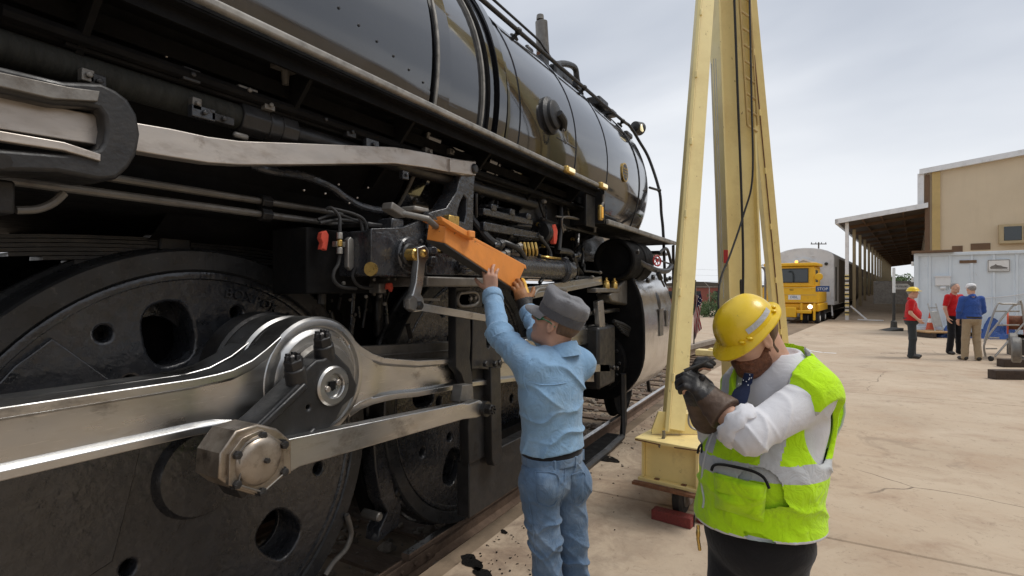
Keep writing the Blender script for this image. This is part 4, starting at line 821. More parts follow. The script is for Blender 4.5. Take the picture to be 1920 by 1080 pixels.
# vertical tee pipe with globe valve and red hand wheel
tp = pipeY([(795, 404, 1.86), (800, 405, 1.80), (807, 410, 1.80), (808, 425, 1.80), (808, 450, 1.80), (808, 480, 1.80), (806, 500, 1.80)], .026, 'tee_pipe', 'casting')
for px, py in ((808, 424), (808, 445), (808, 470), (808, 488)): 
    c = onY(px, py, 1.80); mb = MB(); mb.cyl(c - V(0, 0, .018), c + V(0, 0, .018), .036, n=8); mb.build('pipe_union', 'casting', tp, bevel=.003)
pipeY([(808, 466, 1.80), (822, 466, 1.79), (848, 467, 1.78)], .014, 'valve_stem', 'galv', tp); boxY((828, 461), (838, 471), 1.775, .035, 'valve_nut', 'brass', tp, .003); boxY((816, 461), (826, 472), 1.775, .035, 'valve_body', 'brass', tp, .003)
def handwheel(c, ax, R, m, parent, name='hand_wheel', spokes=5):
    ax = Vector(ax).normalized(); u = ax.orthogonal().normalized(); v = ax.cross(u); mb = MB()
    mb.tube([c + (u * math.cos(2 * math.pi * k / 20) + v * math.sin(2 * math.pi * k / 20)) * R * (1 + .06 * (k % 2)) for k in range(20)], R * .17, 6, True)
    for k in range(spokes): mb.tube([c, c + (u * math.cos(2 * math.pi * k / spokes) + v * math.sin(2 * math.pi * k / spokes)) * R], R * .10, 5)
    mb.cyl(c - ax * R * .15, c + ax * R * .2, R * .22, n=8); return mb.build(name, m, parent)
handwheel(onY(852, 467, 1.78), (1, .1, 0), .034, 'red_paint', tp)
boxY((778, 385), (805, 400), 1.80, .10, 'oil_cup', 'edge_worn', tp)
# hanger bracket above the beam
plateY([(866, 325), (890, 330), (888, 350), (886, 432), (868, 432), (838, 420), (800, 408), (800, 402), (838, 392), (858, 360)], 1.90, .10, 'hanger_bracket', 'casting', bevel=.008, holes=[[(870, 362), (877, 372), (876, 402), (872, 420), (860, 415), (856, 400), (862, 378)]])
boxY((843, 402), (862, 425), 1.86, .05, 'bracket_knuckle', 'brass')

# hoses, sight glass and unions on the lubricator
hosebox = boxY((575, 425), (695, 550), 2.05, .25, 'lubricator_body', 'shade_black')
for pts in ([(612, 392, 2.0), (622, 390, 1.98), (636, 406, 1.96), (637, 425, 1.95), (637, 445, 1.95)], [(637, 475, 1.95), (634, 495, 1.95), (626, 510, 1.95), (626, 525, 1.95), (640, 538, 1.95), (668, 541, 1.95)], [(614, 390, 2.0), (640, 395, 1.97), (670, 405, 1.95), (679, 425, 1.94), (679, 445, 1.94)], [(679, 470, 1.94), (676, 490, 1.94), (664, 508, 1.94), (662, 522, 1.94), (675, 537, 1.94), (700, 541, 1.94)], [(668, 403, 1.95), (682, 412, 1.93), (688, 430, 1.93), (688, 445, 1.93)], [(689, 470, 1.93), (687, 488, 1.93), (676, 503, 1.93), (668, 515, 1.93)], [(596, 412, 2.02), (630, 402, 2.0), (662, 412, 1.98), (685, 416, 1.97)], [(600, 418, 2.0), (640, 412, 1.98), (690, 420, 1.95)]):
    pipeY(pts, .0085, 'hose', 'rubber', hosebox, 5, 8)
for px, py, m in ((637, 442, 'galv'), (637, 456, 'brass'), (637, 470, 'galv'), (679, 450, 'brass'), (679, 465, 'galv'), (689, 448, 'brass'), (689, 463, 'galv'), (679, 440, 'brass'), (690, 440, 'brass')):
    c = onY(px, py, 1.94); mb = MB(); mb.cyl(c - V(0, 0, .015), c + V(0, 0, .015), .014, n=8); mb.build('hose_union', m, hosebox, bevel=.002)
boxY((631, 452), (648, 464), 1.94, .03, 'sight_feed', 'dull_steel', hosebox, .003); boxY((673, 441), (695, 458), 1.935, .03, 'sight_feed', 'brass', hosebox, .003)
plateY([(654, 450), (658, 446), (663, 450), (663, 500), (659, 505), (654, 500)], 1.95, .02, 'sight_glass', 'galv', hosebox, .004)
c = onY(703, 505, 1.84); mb = MB(); mb.lathe(c, (-1, -.3, 0), [(0, .015), (.03, .015), (.03, .032), (.045, .034), (.045, .001)], 14); mb.build('drain_cock', 'brass', hosebox)
def rag(c, pts, m='red_rag'):
    mb = MB(); mb.prism(pts, (0, .02, 0)); return mb
mb = MB(); q = [onY(a, b, 1.99) for a, b in ((604, 436), (612, 432), (617, 440), (616, 452), (613, 470), (609, 468), (606, 466), (603, 468), (606, 455), (602, 447))]; mb.prism(q, (0, .03, 0)); tag(mb.build('red_tag', 'red_rag', loco, bevel=.006), 'red cloth tag')
mb = MB(); q = [onY(a, b, 1.95) for a, b in ((728, 531), (736, 530), (738, 540), (735, 548), (731, 540), (726, 543))]; mb.prism(q, (0, .02, 0)); mb.build('red_tag', 'red_rag', loco, bevel=.004)
boxY((712, 530), (725, 550), 1.97, .08, 'cable_clamp', 'dull_steel'); nuts([(643, 531), (700, 524), (727, 523), (740, 523), (757, 523), (712, 555), (685, 556), (720, 570)], 1.98, .01, 'dull_steel')
pipeY([(580, 430, 2.15), (590, 450, 2.15), (600, 490, 2.15), (604, 530, 2.15), (603, 570, 2.15)], .022, 'sand_delivery_pipe', 'black')
boxY((560, 560), (860, 640), 2.76, .12, 'gear_frame', 'shade_black')

# ---- feedwater pump / power reverse behind the worker
pump = boxY((908, 415), (1012, 450), 1.95, .5, 'pump_body', 'casting')
p_ = onY(908, 398, 1.95); q_ = onY(1000, 420, 1.95)
mb = MB(); mb.box(((p_.x + q_.x) / 2, 2.15, 2.22), (q_.x - p_.x, .4, .05))
for k in range(5): mb.box((p_.x + .12 + k * .13, 2.0 + (k % 2) * .12, 2.26), (.07, .12, .05))
mb.build('pump_head', 'casting', pump, bevel=.01)
cylX(1012, 435, 2.0, .14, .10, 'pump_end', 'black', pump); cylX(1022, 435, 2.0, .10, .08, 'pump_end', 'dull_steel', pump)
for k in range(5):
    a = onY(975 + k * 7, 455, 1.93); mb = MB(); mb.tube(smoothpath([a, a + V(0, -.015, -.06), a + V(.02, 0, -.10)], 4), .012, 7); mb.build('delivery_union', 'brass', pump)
cylX(950, 500, 1.93, 1.15, .10, 'lower_cylinder', 'casting', pump, prof=[(0, .001), (0, .085), (.9, .085), (.91, .115), (.95, .115), (.96, .085), (1.1, .085), (1.1, .001)])
mb = MB(); q = [onY(a, b, 1.9) for a, b in ((1037, 424), (1042, 420), (1046, 432), (1045, 450), (1043, 458), (1039, 457), (1038, 440))]; mb.prism(q, (0, .04, 0)); mb.build('red_tag', 'red_rag', loco, bevel=.006)
pipeY([(930, 450, 1.98), (955, 458, 1.9), (975, 470, 1.88), (985, 490, 1.88), (980, 505, 1.9)], .02, 'bent_pipe', 'black', pump)
for pts, r in (([(880, 405, 2.05), (900, 430, 2.0), (920, 452, 1.95), (940, 462, 1.92)], .03), ([(1008, 440, 1.95), (1030, 470, 1.92), (1030, 500, 1.9), (1012, 530, 1.9)], .016), ([(1045, 470, 1.95), (1070, 475, 1.95), (1080, 500, 1.97), (1090, 515, 2.0)], .03), ([(1050, 370, 2.0), (1052, 410, 1.96), (1048, 470, 1.93)], .02), ([(1005, 360, 2.05), (1015, 390, 2.0), (1025, 418, 2.0)], .014), ([(935, 350, 2.1), (925, 372, 2.05), (915, 392, 2.0)], .018), ([(965, 355, 2.1), (955, 375, 2.05)], .018), ([(1015, 410, 1.98), (1060, 425, 1.98), (1120, 440, 2.0)], .014), ([(1030, 400, 2.1), (1100, 420, 2.1), (1180, 450, 2.0)], .016)):
    pipeY(pts, r, 'pipe', 'black')
pipeY([(1000, 555, 1.80), (1006, 545, 1.80), (1018, 541, 1.80), (1048, 541, 1.80), (1060, 545, 1.82)], .016, 'grab_iron', 'dull_steel')
for px, py in ((945, 470), (925, 460), (960, 465), (935, 478), (1065, 500), (1050, 490), (1075, 480), (890, 470), (885, 485)):
    c = onY(px, py, 1.93); mb = MB(); mb.cyl(c, c + V(.06, -.01, .01), .022, n=8); mb.cyl(c + V(.06, -.01, .01), c + V(.10, -.015, .02), .03, n=6); mb.build('pipe_fitting', random.choice(['black', 'dull_steel', 'casting']), loco, bevel=.003)

# ---- crosshead guides, levers and valve gear plates
gd = plateY([(985, 540), (1128, 519), (1130, 530), (985, 556)], 1.90, .06, 'valve_guide', 'rod_steel', bevel=.003)
plateY([(985, 553), (1128, 528), (1130, 533), (985, 562)], 1.88, .09, 'guide_lip', 'rod_steel', gd, .002)
boxY((930, 513), (1015, 522), 1.88, .05, 'guide_strip', 'worn_steel')
boxY((1118, 540), (1162, 548), 1.85, .10, 'oil_cup_bar', 'dull_steel'); 
for px in (1137, 1152):
    c = onY(px, 541, 1.87); mb = MB(); mb.lathe(c, (0, 0, 1), [(0, .035), (.05, .035), (.06, .028), (.075, .03), (.09, .012), (.11, .012)], 12); mb.build('oil_cup', 'brass', loco)
vg = plateY([(856, 540), (880, 540), (882, 640), (880, 672), (884, 700), (886, 722), (873, 722), (866, 700), (856, 688)], 1.86, .05, 'link_hanger', 'black', bevel=.005)
plateY([(868, 724), (886, 722), (888, 752), (864, 752)], 1.78, .06, 'hanger_foot', 'dull_steel', vg, .005)
el = plateY([(888, 598), (938, 598), (940, 688), (918, 692), (903, 690), (886, 690)], 1.88, .07, 'expansion_link', 'black', bevel=.007, holes=[[(914, 620), (920, 616), (922, 630), (921, 648), (917, 656), (912, 652), (911, 635)]])
nuts([(908, 682), (926, 682), (934, 680)], 1.86, .022, 'black', el)
plateY([(921, 690), (938, 690), (941, 866), (928, 872), (924, 860)], 1.87, .05, 'link_arm', 'black', bevel=.006)
plateY([(886, 690), (914, 692), (906, 760), (914, 800), (918, 850), (882, 868), (880, 800), (884, 750)], 1.93, .06, 'link_frame', 'black', bevel=.008)
boxY((880, 868), (1000, 893), 1.95, .10, 'guide_yoke', 'black')

plateY([(1095, 612), (1140, 606), (1140, 626), (1095, 634)], 2.0, .08, 'crosshead_guide', 'rod_steel', bevel=.003); boxY((985, 636), (1120, 640), 1.98, .1, 'guide_shoe', 'rod_steel')
cl = plateY([(1122, 566), (1131, 563), (1134, 600), (1138, 660), (1144, 682), (1136, 690), (1130, 670), (1126, 620)], 1.88, .045, 'combination_lever', 'rod_steel', bevel=.005)
plateY([(1085, 684), (1142, 684), (1144, 696), (1090, 697)], 1.86, .05, 'union_link', 'rod_steel', bevel=.005); nuts([(1148, 689), (1155, 690)], 1.85, .025, 'black'); plateY([(1100, 665), (1112, 665), (1114, 715), (1100, 715)], 1.9, .05, 'link_knuckle', 'worn_steel', bevel=.006)
for i in range(4): nuts([(1098 + i * 12, 618 - i)], 1.985, .013, 'black')
# crosshead body and piston rod
mb = MB(); mb.box((XH, 2.0, ZH + .1), (.5, .28, .62)); xh = mb.build('crosshead', 'black', loco, bevel=.03); mb = MB(); mb.cyl((XH, 2.15, AX), (6.2, 2.15, AX), .06, n=16); mb.build('piston_rod', 'rod_steel', xh)

# ---- cylinders
cyl_ = MB()
prof = []                                              # jacket outline looking forward: flat side, rounded under
Ys = 1.66
for a in range(0, 100, 9): prof.append((Ys + .52 - .52 * math.cos(R_(a)), .86 + .14 - .60 * math.sin(R_(a)) - .0))
prof = prof[::-1]
full = prof + [(Ys, 1.25), (Ys + .008, 1.4), (Ys + .03, 1.55), (Ys + .07, 1.68), (Ys + .13, 1.80), (Ys + .22, 1.91), (Ys + .40, 2.0), (2.6, 2.02), (2.6, .42)]
rs = [[V(x, y, z) for y, z in full] for x in (5.93, 7.25)]
cyl_.rings(rs); cj = cyl_.build('cylinder_jacket', 'jacket_chrome', loco, smooth=30)
mb = MB(); rs = [[V(x, y + (.012 if y < 2.5 else 0), z) for y, z in full] for x in (5.90, 5.935)]; mb.rings(rs); mb.build('jacket_rim', 'shade_black', cj, smooth=30, bevel=.01)
mb = MB(); mb.lathe((5.55, 2.22, AX), (1, 0, 0), [(0, .001), (0, .12), (.06, .12), (.08, .24), (.22, .26), (.24, .36), (.34, .36), (.34, .001)], 48, False, False); ch = mb.build('cylinder_head', 'shade_black', loco, smooth=30)
for k in range(14):
    a = 2 * math.pi * k / 14; mb = MB(); mb.bolt((5.79, 2.22 + .31 * math.cos(a), AX + .31 * math.sin(a)), (-1, 0, 0), .02, .035); mb.build('stud', 'black', ch)
# valve chests behind: two black drums with domed rims
vh = cylX(1150, 487, 1.93, .75, .225, 'valve_chest', 'shade_black', prof=[(.05, .001), (.05, .175), (.02, .19), (0, .20), (0, .222), (.02, .235), (.4, .235), (.42, .25), (.75, .25), (.75, .001)], n=56)
cylX(1190, 573, 1.97, .5, .30, 'valve_head', 'black', prof=[(.05, .001), (.05, .22), (.0, .25), (0, .285), (.03, .30), (.1, .30), (.12, .27), (.5, .27), (.5, .001)], n=56)
c = onY(1190, 573, 1.97); mb = MB(); mb.prism([onY(1143, 552, 1.86), onY(1183, 515, 1.86), onY(1186, 575, 1.86), onY(1147, 566, 1.86)], (0.06, .18, 0)); mb.build('valve_bracket', 'dull_steel', loco, bevel=.02)
mb = MB(); mb.tube([V(5.0, 1.97, 1.45), V(6.0, 1.97, 1.45)], .025, 10); mb.build('valve_stem', 'rod_steel', loco)
# canvas/cable bundle hanging by the cylinder
for i in range(5):
    pipeY([(1150 + i * 4, 602 + i * 5, 1.9 - .01 * i), (1175 + i * 3, 612 + i * 6, 1.84), (1200 + i * 2, 632 + i * 5, 1.82), (1216, 640 + i * 7, 1.84)], .022 - .002 * i, 'cable_bundle', 'rubber', loco, 5, 7)
# fittings on the jacket top: valve body with red wheel, pipes, tubes
vb = pipeY([(1190, 480, 1.75), (1200, 492, 1.72), (1215, 500, 1.70), (1232, 507, 1.70), (1250, 508, 1.70), (1258, 500, 1.72)], .035, 'blower_pipe', 'black'); handwheel(onY(1232, 489, 1.62), (-.55, -1, .1), .058, 'red_paint', vb, spokes=6)
pipeY([(1190, 470, 1.80), (1200, 468, 1.76), (1208, 480, 1.76), (1205, 492, 1.75), (1195, 488, 1.76), (1190, 476, 1.78)], .016, 'drain_loop', 'black', vb); pipeY([(1234, 512, 1.66), (1240, 525, 1.64), (1246, 537, 1.63)], [.03] * 6 + [.012] * 7, 'valve_handle', 'black', vb)
pipeY([(1236, 475, 1.75), (1245, 467, 1.75), (1252, 470, 1.75), (1260, 500, 1.75)], .02, 'blower_pipe', 'black'); pipeY([(1198, 468, 1.76), (1230, 485, 1.74), (1262, 497, 1.74)], .012, 'pipe', 'black')
nuts([(1222, 520), (1212, 526), (1254, 522), (1248, 524), (1193, 472)], 1.66, .03, 'black')
plateY([(1238, 580), (1244, 578), (1244, 628), (1238, 630)], 1.645, .01, 'jacket_handle', 'dull_steel', cj, .002); plateY([(1250, 582), (1253, 581), (1253, 612), (1250, 612)], 1.645, .01, 'jacket_handle', 'dull_steel', cj, .002)
mb = MB(); mb.box((7.6, 3.25, 1.15), (.7, 2.9, .5)); mb.box((7.75, 3.25, 2.2), (.5, 2.7, .05)); dk = mb.build('pilot_deck', 'black', loco, bevel=.02)
mb = MB(); mb.bar(V(7.62, 1.74, 2.3), V(7.9, 1.8, 1.3), .04, .06); mb.build('deck_brace', 'black', dk, bevel=.01)
for k in range(8):
    y = 1.9 + k * .38; mb = MB(); mb.bar(V(8.1 + .9 * (1 - abs(k - 3.5) / 3.5), y, .08), V(8.0, y, 1.0), .05, .06, (1, 0, 0)); mb.build('pilot_bar', 'black', dk, bevel=.01)
# lead truck wheels
for x0 in (5.55, 7.6):
    mb = MB(); mb.lathe((x0, 2.45, ZR + .46), (0, 1, 0), [(0, .001), (0, .16), (.04, .18), (.05, .36), (0.0, .38), (0, .45), (.1, .455), (.115, .485), (.14, .485), (.14, .001)], 48, False, False); mb.build('truck_wheel', 'shade_black', loco, smooth=30)
# pilot step frame and low sill beside the rail
mb = MB(); mb.tube([V(5.75, 1.86, .75), V(5.78, 1.86, .20), V(5.72, 1.86, .06), V(5.2, 1.86, .03), V(4.1, 1.86, .03)], .035, 6); mb.build('step_frame', 'black', loco)
mb = MB(); mb.box((4.9, 1.98, .02), (1.9, .2, .05)); mb.box((4.5, 2.3, .35), (1.6, .1, .35)); mb.build('step_tread', 'shade_black', loco, bevel=.008)
# brake hanger and shoe between the drivers
bh = plateY([(700, 790), (727, 790), (731, 870), (738, 920), (752, 950), (746, 985), (712, 1012), (714, 995), (730, 960), (716, 935), (706, 880)], 2.46, .10, 'brake_hanger', 'casting', bevel=.01)
plateY([(745, 845), (760, 885), (780, 925), (800, 955), (798, 960), (780, 962), (742, 938), (736, 930), (738, 870)], 2.47, .12, 'brake_head', 'casting', bh, .008)
plateY([(744, 835), (749, 834), (768, 888), (786, 925), (803, 952), (802, 960), (797, 958), (778, 930), (760, 892)], 2.455, .12, 'brake_shoe', 'edge_worn', bh, .006)
cylY(713, 970, 2.40, .14, .03, 'hanger_pin', 'dull_steel', bh, 10); cylY(748, 925, 2.45, .06, .028, 'hanger_pin', 'black', bh, 12)
plateY([(672, 790), (690, 790), (694, 900), (712, 960), (700, 965), (680, 900)], 2.60, .1, 'brake_rod', 'shade_black', bevel=.01)
pipeY([(650, 965, 2.42), (656, 985, 2.42), (658, 1005, 2.42), (648, 1030, 2.42), (625, 1055, 2.42), (610, 1078, 2.42)], .016, 'sand_nozzle', 'dull_steel')
# thin stay seen behind the first wheel
plateY([(690, 650), (850, 640), (850, 646), (690, 657)], 2.30, .03, 'stay_bar', 'dull_steel', bevel=.002)

# the tangle of small pipes and cocks between pump and cylinder
rg = random.Random(21)
for k in range(46):
    x0, y0 = rg.uniform(885, 1110), rg.uniform(372, 512); yy = rg.uniform(1.9, 2.12); pts = [(x0, y0, yy)]
    for q in range(rg.randint(2, 4)):
        if rg.random() < .5: x0 += rg.uniform(-30, 45); y0 += (x0 - pts[-1][0]) * .12
        else: y0 += rg.uniform(-32, 34)
        x0 = min(max(x0, 880), 1125); y0 = min(max(y0, 362), 520); pts.append((x0, y0, yy + rg.uniform(-.04, .04)))
    m_ = rg.choice(['black', 'black', 'casting', 'shade_black', 'dull_steel', 'brass'] if k % 3 == 0 else ['black', 'shade_black', 'casting'])
    pp = pipeY(pts, rg.choice([.006, .008, .011, .015]), 'small_pipe', m_, loco, 4, 7)
    if rg.random() < .6:
        c = onY(*pts[-1]); mb = MB(); mb.cyl(c - V(.02, 0, 0), c + V(.02, 0, 0), .018, n=6); mb.build('union_nut', rg.choice(['brass', 'dull_steel', 'black']), pp, bevel=.002)
for k in range(26):
    x0, y0 = rg.uniform(590, 850), rg.uniform(535, 610); yy = rg.uniform(2.1, 2.5)
    if k % 2: pipeY([(x0, y0, yy), (x0 + rg.uniform(-8, 8), y0 + rg.uniform(20, 70), yy)], rg.choice([.008, .012, .018]), 'small_pipe', rg.choice(['black', 'shade_black', 'casting']))
    else: nuts([(x0, y0)], yy, rg.uniform(.008, .014), rg.choice(['dull_steel', 'black']))
for k in range(16):
    x0 = rg.uniform(20, 860); y0 = 95 + x0 * .30 + rg.uniform(-70, 25); yy = 1.93; c = onY(x0, y0, yy)
    if not 2.3 < c.z < 2.58: continue
    mb = MB(); mb.box(c, (rg.uniform(.03, .09), .03, rg.uniform(.02, .05))); mb.bolt(c - V(0, .016, 0), (0, -1, 0), .010, .012); mb.build('pipe_clamp', rg.choice(['black', 'casting', 'dull_steel']), loco, bevel=.004)
# ================================================================== yellow A-frame gantry
GB = atD(1258, 985, 3.86); GB.z = 0
gan = empty('gantry_crane', tuple(GB), 'tall pale yellow steel A-frame gantry standing on caster wheels beside the locomotive', 'gantry')
g0 = Vector((3.90, .925, 0)); g1 = Vector((8.75, .30, 0)); gd_ = (g1 - g0).normalized(); gs = Vector((gd_.y, -gd_.x, 0))   # along the base, to its right
def Gp(u, v, z): return g0 + gd_ * u + gs * v + V(0, 0, z)
z0, z1, hw_ = .265, .585, .205
mb = MB(); mb.bar(Gp(-.02, 0, z1 - .012), Gp(4.95, 0, z1 - .012), .50, .024); bs = mb.build('base_beam', 'crane_beam', gan, bevel=.004)
mb = MB(); mb.bar(Gp(0, 0, z0 + .012), Gp(4.93, 0, z0 + .012), .47, .024); mb.build('bottom_flange', 'crane_beam', bs, bevel=.004)
mb = MB(); mb.bar(Gp(.02, -hw_, (z0 + z1) / 2), Gp(4.9, -hw_, (z0 + z1) / 2), .016, z1 - z0 - .05); mb.build('side_plate', 'crane_beam', bs)
mb = MB(); mb.bar(Gp(.0, hw_, (z0 + z1) / 2), Gp(4.9, hw_, (z0 + z1) / 2), .018, z1 - z0 - .05); mb.build('side_plate', 'crane_beam', bs)
mb = MB(); mb.bar(Gp(.06, -hw_ + .01, (z0 + z1) / 2), Gp(.06, hw_ - .01, (z0 + z1) / 2), .012, z1 - z0 - .05); mb.build('end_plate', 'crane_beam', bs)
for v in (-.10, .10):
    mb = MB(); mb.bar(Gp(.02, v, z0 + .026), Gp(.05, v, z0 + .026), .035, .006); mb.build('weld_mark', 'rust', bs)
mb = MB(); mb.bar(Gp(-.05, 0, z0 - .012), Gp(.0, 0, z0 - .012), .52, .02); mb.build('foot_plate', 'rust', bs)
# rusty edges on the flanges
for (v, z) in ((-.25, z1 - .013), (.25, z1 - .013)):
    mb = MB(); mb.bar(Gp(-.021, v * .98, z), Gp(-.0205, v * .2, z - .008), .004, .008); mb.build('edge_rust', 'rust', bs)
# legs: channel sections leaning together, central mast
AP = atD(1372, -330, 6.0)
def channel(p0, p1, wd, dp, t, name, facing, ribs=True):
    p0, p1 = Vector(p0), Vector(p1); d = (p1 - p0).normalized(); f = (Vector(facing) - d * d.dot(Vector(facing))).normalized(); sdv = d.cross(f)
    mb = MB()
    sec = [(-wd / 2, -dp / 2), (wd / 2, -dp / 2), (wd / 2, dp / 2), (wd / 2 - t, dp / 2), (wd / 2 - t, -dp / 2 + t), (-wd / 2 + t, -dp / 2 + t), (-wd / 2 + t, dp / 2), (-wd / 2, dp / 2)]
    mb.rings([[p + sdv * a + f * b for a, b in sec] for p in (p0, p1)]); o = mb.build(name, 'crane_yellow', gan, bevel=.003)
    return o, d, f, sdv
tocam = Vector((-CS, -SN, 0))
# near leg
n0, n1 = atD(1262, 806, 4.05), atD(1323, -20, 5.15); n1b = n0 + (n1 - n0) * 1.5
rt = Vector((SN, -CS, 0))
lg, d, f, sdv = channel(n0, n1b, .155, .08, .014, 'leg', -tocam)
mb = MB(); mb.bar(n0 + rt * -.05 + tocam * .052, n1b + rt * -.05 + tocam * .052, .012, .010); mb.build('conduit_seam', 'rust', lg)
mb = MB(); mb.bar(n0 + rt * -.062 + tocam * .055, n1b + rt * -.062 + tocam * .055, .03, .02); mb.build('flange_strip', 'crane_yellow', lg, bevel=.003)
for k in range(9):
    p = n0 + (n1b - n0) * (.06 + k * .11); mb = MB(); mb.bar(p + rt * -.05 + tocam * .07, p + rt * -.05 + tocam * .07 + d * .07, .02, .02); mb.build('cleat', 'crane_yellow', lg, bevel=.004)
mb = MB(); mb.prism([n0 + rt * -.16 + V(0, 0, -.03), n0 + rt * .2 + V(0, 0, -.03), n0 + rt * .2, n0 + rt * .12 + V(0, 0, .12), n0 + rt * -.11 + V(0, 0, .14), n0 + rt * -.16], -tocam * .02); mb.build('gusset', 'crane_yellow', lg)
# far leg
f0, f1 = atD(1469, 700, 7.75), atD(1400, -20, 6.75); f1b = f0 + (f1 - f0) * 1.45
lg2, d2, _, _ = channel(f0, f1b, .175, .12, .014, 'leg', -tocam)
mb = MB(); mb.bar(f0 + rt * -.02 + tocam * .075, f1b + rt * -.02 + tocam * .075, .012, .010); mb.build('conduit_seam', 'rust', lg2)
for k in range(9):
    p = f0 + (f1b - f0) * (.08 + k * .10); mb = MB(); mb.bar(p + rt * -.02 + tocam * .075, p + rt * -.02 + tocam * .075 + d2 * .08, .02, .02); mb.build('cleat', 'crane_yellow', lg2, bevel=.004)
# mast: wide face plate with flanges
m0, m1 = atD(1399, 745, 5.9), atD(1371, -20, 5.9); m1b = m0 + (m1 - m0) * 1.5
ms = MB(); ms.bar(m0, m1b, .33, .02, tocam); mast = ms.build('mast', 'crane_yellow', gan, bevel=.003)
for v in (-.17, .17):
    ms = MB(); ms.bar(m0 + rt * v - tocam * .06, m1b + rt * v - tocam * .06, .02, .30, tocam); ms.build('mast_flange', 'crane_yellow', mast, bevel=.003)
ms = MB(); ms.bar(m0 + rt * .235 - tocam * .18, m1b + rt * .235 - tocam * .18, .07, .05, tocam); ms.build('mast_side_rail', 'crane_beam', mast, bevel=.003)
# ladder on the mast
l0, l1 = atD(1411, 235, 5.8), atD(1395, -20, 5.8); l1b = l0 + (l1 - l0) * 1.8
ld = MB(); ld.bar(l0 - rt * .055, l1b - rt * .055, .012, .03, tocam); lad = ld.build('ladder', 'tan_trim', mast)
ld = MB(); ld.bar(l0 + rt * .055, l1b + rt * .055, .012, .03, tocam); ld.build('ladder_rail', 'tan_trim', lad)
for k in range(16):
    p = l0 + (l1b - l0) * (k / 15); ld = MB(); ld.cyl(p - rt * .055, p + rt * .055 + V(0, 0, -.07), .013, n=8); ld.build('rung', 'tan_trim', lad)
# hoses and cables on the mast
def cab(pts, r, m='rubber', name='cable'):
    mb = MB(); mb.tube(smoothpath([atD(*p) for p in pts], 8), r, 8); return mb.build(name, m, mast)
cab([(1376, -20, 5.8), (1379, 60, 5.8), (1384, 200, 5.8), (1389, 330, 5.8), (1393, 460, 5.8), (1393, 545, 5.8), (1391, 560, 5.8)], .013)
cab([(1405, -20, 5.7), (1409, 180, 5.65), (1411, 330, 5.6), (1395, 400, 5.6), (1370, 475, 5.5), (1352, 520, 5.4), (1347, 560, 5.3), (1350, 600, 5.25), (1356, 640, 5.2)], .010)
cab([(1390, 560, 5.8), (1389, 530, 5.75), (1390, 525, 5.75)], .012)
for a, b in (((1334, 120), (1347, 530)), ((1338, 110), (1353, 530)), ((1342, 110), (1357, 560))):
    mb = MB(); mb.tube([atD(a[0], a[1], 5.75), atD(b[0], b[1], 5.75)], .004, 5); mb.build('hoist_rope', 'galv', mast)
mb = MB(); c = atD(1361, 481, 5.72); mb.box(c, (.04, .04, .14)); mb.build('bumper', 'red_paint', mast)
# cross head and girder over the track, above the picture
tp_ = n1b + (m1b - n1b) * .5; tp_.z = max(n1b.z, f1b.z, m1b.z)
mb = MB(); mb.box(tp_ + V(.3, 0, .1), (1.6, .45, .3)); mb.build('head_block', 'crane_yellow', gan, bevel=.01)
mb = MB(); mb.box(tp_ + V(.3, 3.0, .45), (.35, 7.0, .45)); mb.build('girder', 'crane_yellow', gan, bevel=.01)
# hook and chain on the near end, coiled cable
hk = n0 + rt * -.10 + tocam * .10
mb = MB(); mb.tube(smoothpath([hk + V(0, 0, .02), hk + V(0, 0, -.03), hk + rt * -.03 + V(0, 0, -.08), hk + rt * -.01 + V(0, 0, -.12), hk + rt * .04 + V(0, 0, -.11), hk + rt * .055 + V(0, 0, -.07)], 5), .012, 8); mb.build('hook', 'dull_steel', gan)
for k in range(9):
    t = k / 8; p = hk + rt * (.04 + .26 * t) + V(0, 0, -.07 - .05 * math.sin(math.pi * t) - .03 * t) + tocam * .02
    mb = MB(); mb.tube([p + rt * .018 * math.cos(a) + (V(0, 0, 1) if k % 2 else tocam) * .010 * math.sin(a) for a in [i * .785 for i in range(8)]], .0035, 5, True); mb.build('chain_link', 'galv', gan)
mb = MB(); mb.tube(smoothpath([atD(1296, 760, 3.6), atD(1291, 785, 3.6), atD(1295, 800, 3.6), atD(1310, 806, 3.6), atD(1328, 800, 3.6)], 6), .007, 7); mb.build('hanging_cable', 'galv', gan)
# casters
def caster(u):
    c = Gp(u, .02, .125); mb = MB(); ax = gs
    mb.lathe(c - ax * .04, ax, [(0, .06), (0, .10), (.01, .122), (.035, .125), (.06, .122), (.075, .10), (.075, .06)], 36); wh_ = mb.build('caster_wheel', 'rubber', gan, smooth=30)
    mb = MB(); mb.cyl(c - ax * .045, c + ax * .045, .06, n=20); mb.build('hub', 'dull_steel', wh_, bevel=.004)
    for s_ in (-1, 1):
        mb = MB(); q = c + ax * .065 * s_; mb.prism([q + gd_ * -.03 + V(0, 0, -.03), q + gd_ * .03 + V(0, 0, -.03), q + gd_ * .07 + V(0, 0, .14), q + gd_ * -.07 + V(0, 0, .14)], ax * .01); mb.build('fork', 'galv', wh_, bevel=.003)
    mb = MB(); mb.bar(c + gd_ * -.08 + V(0, 0, .136), c + gd_ * .08 + V(0, 0, .136), .16, .012); mb.build('caster_plate', 'dull_steel', wh_)
caster(.22); caster(4.6)
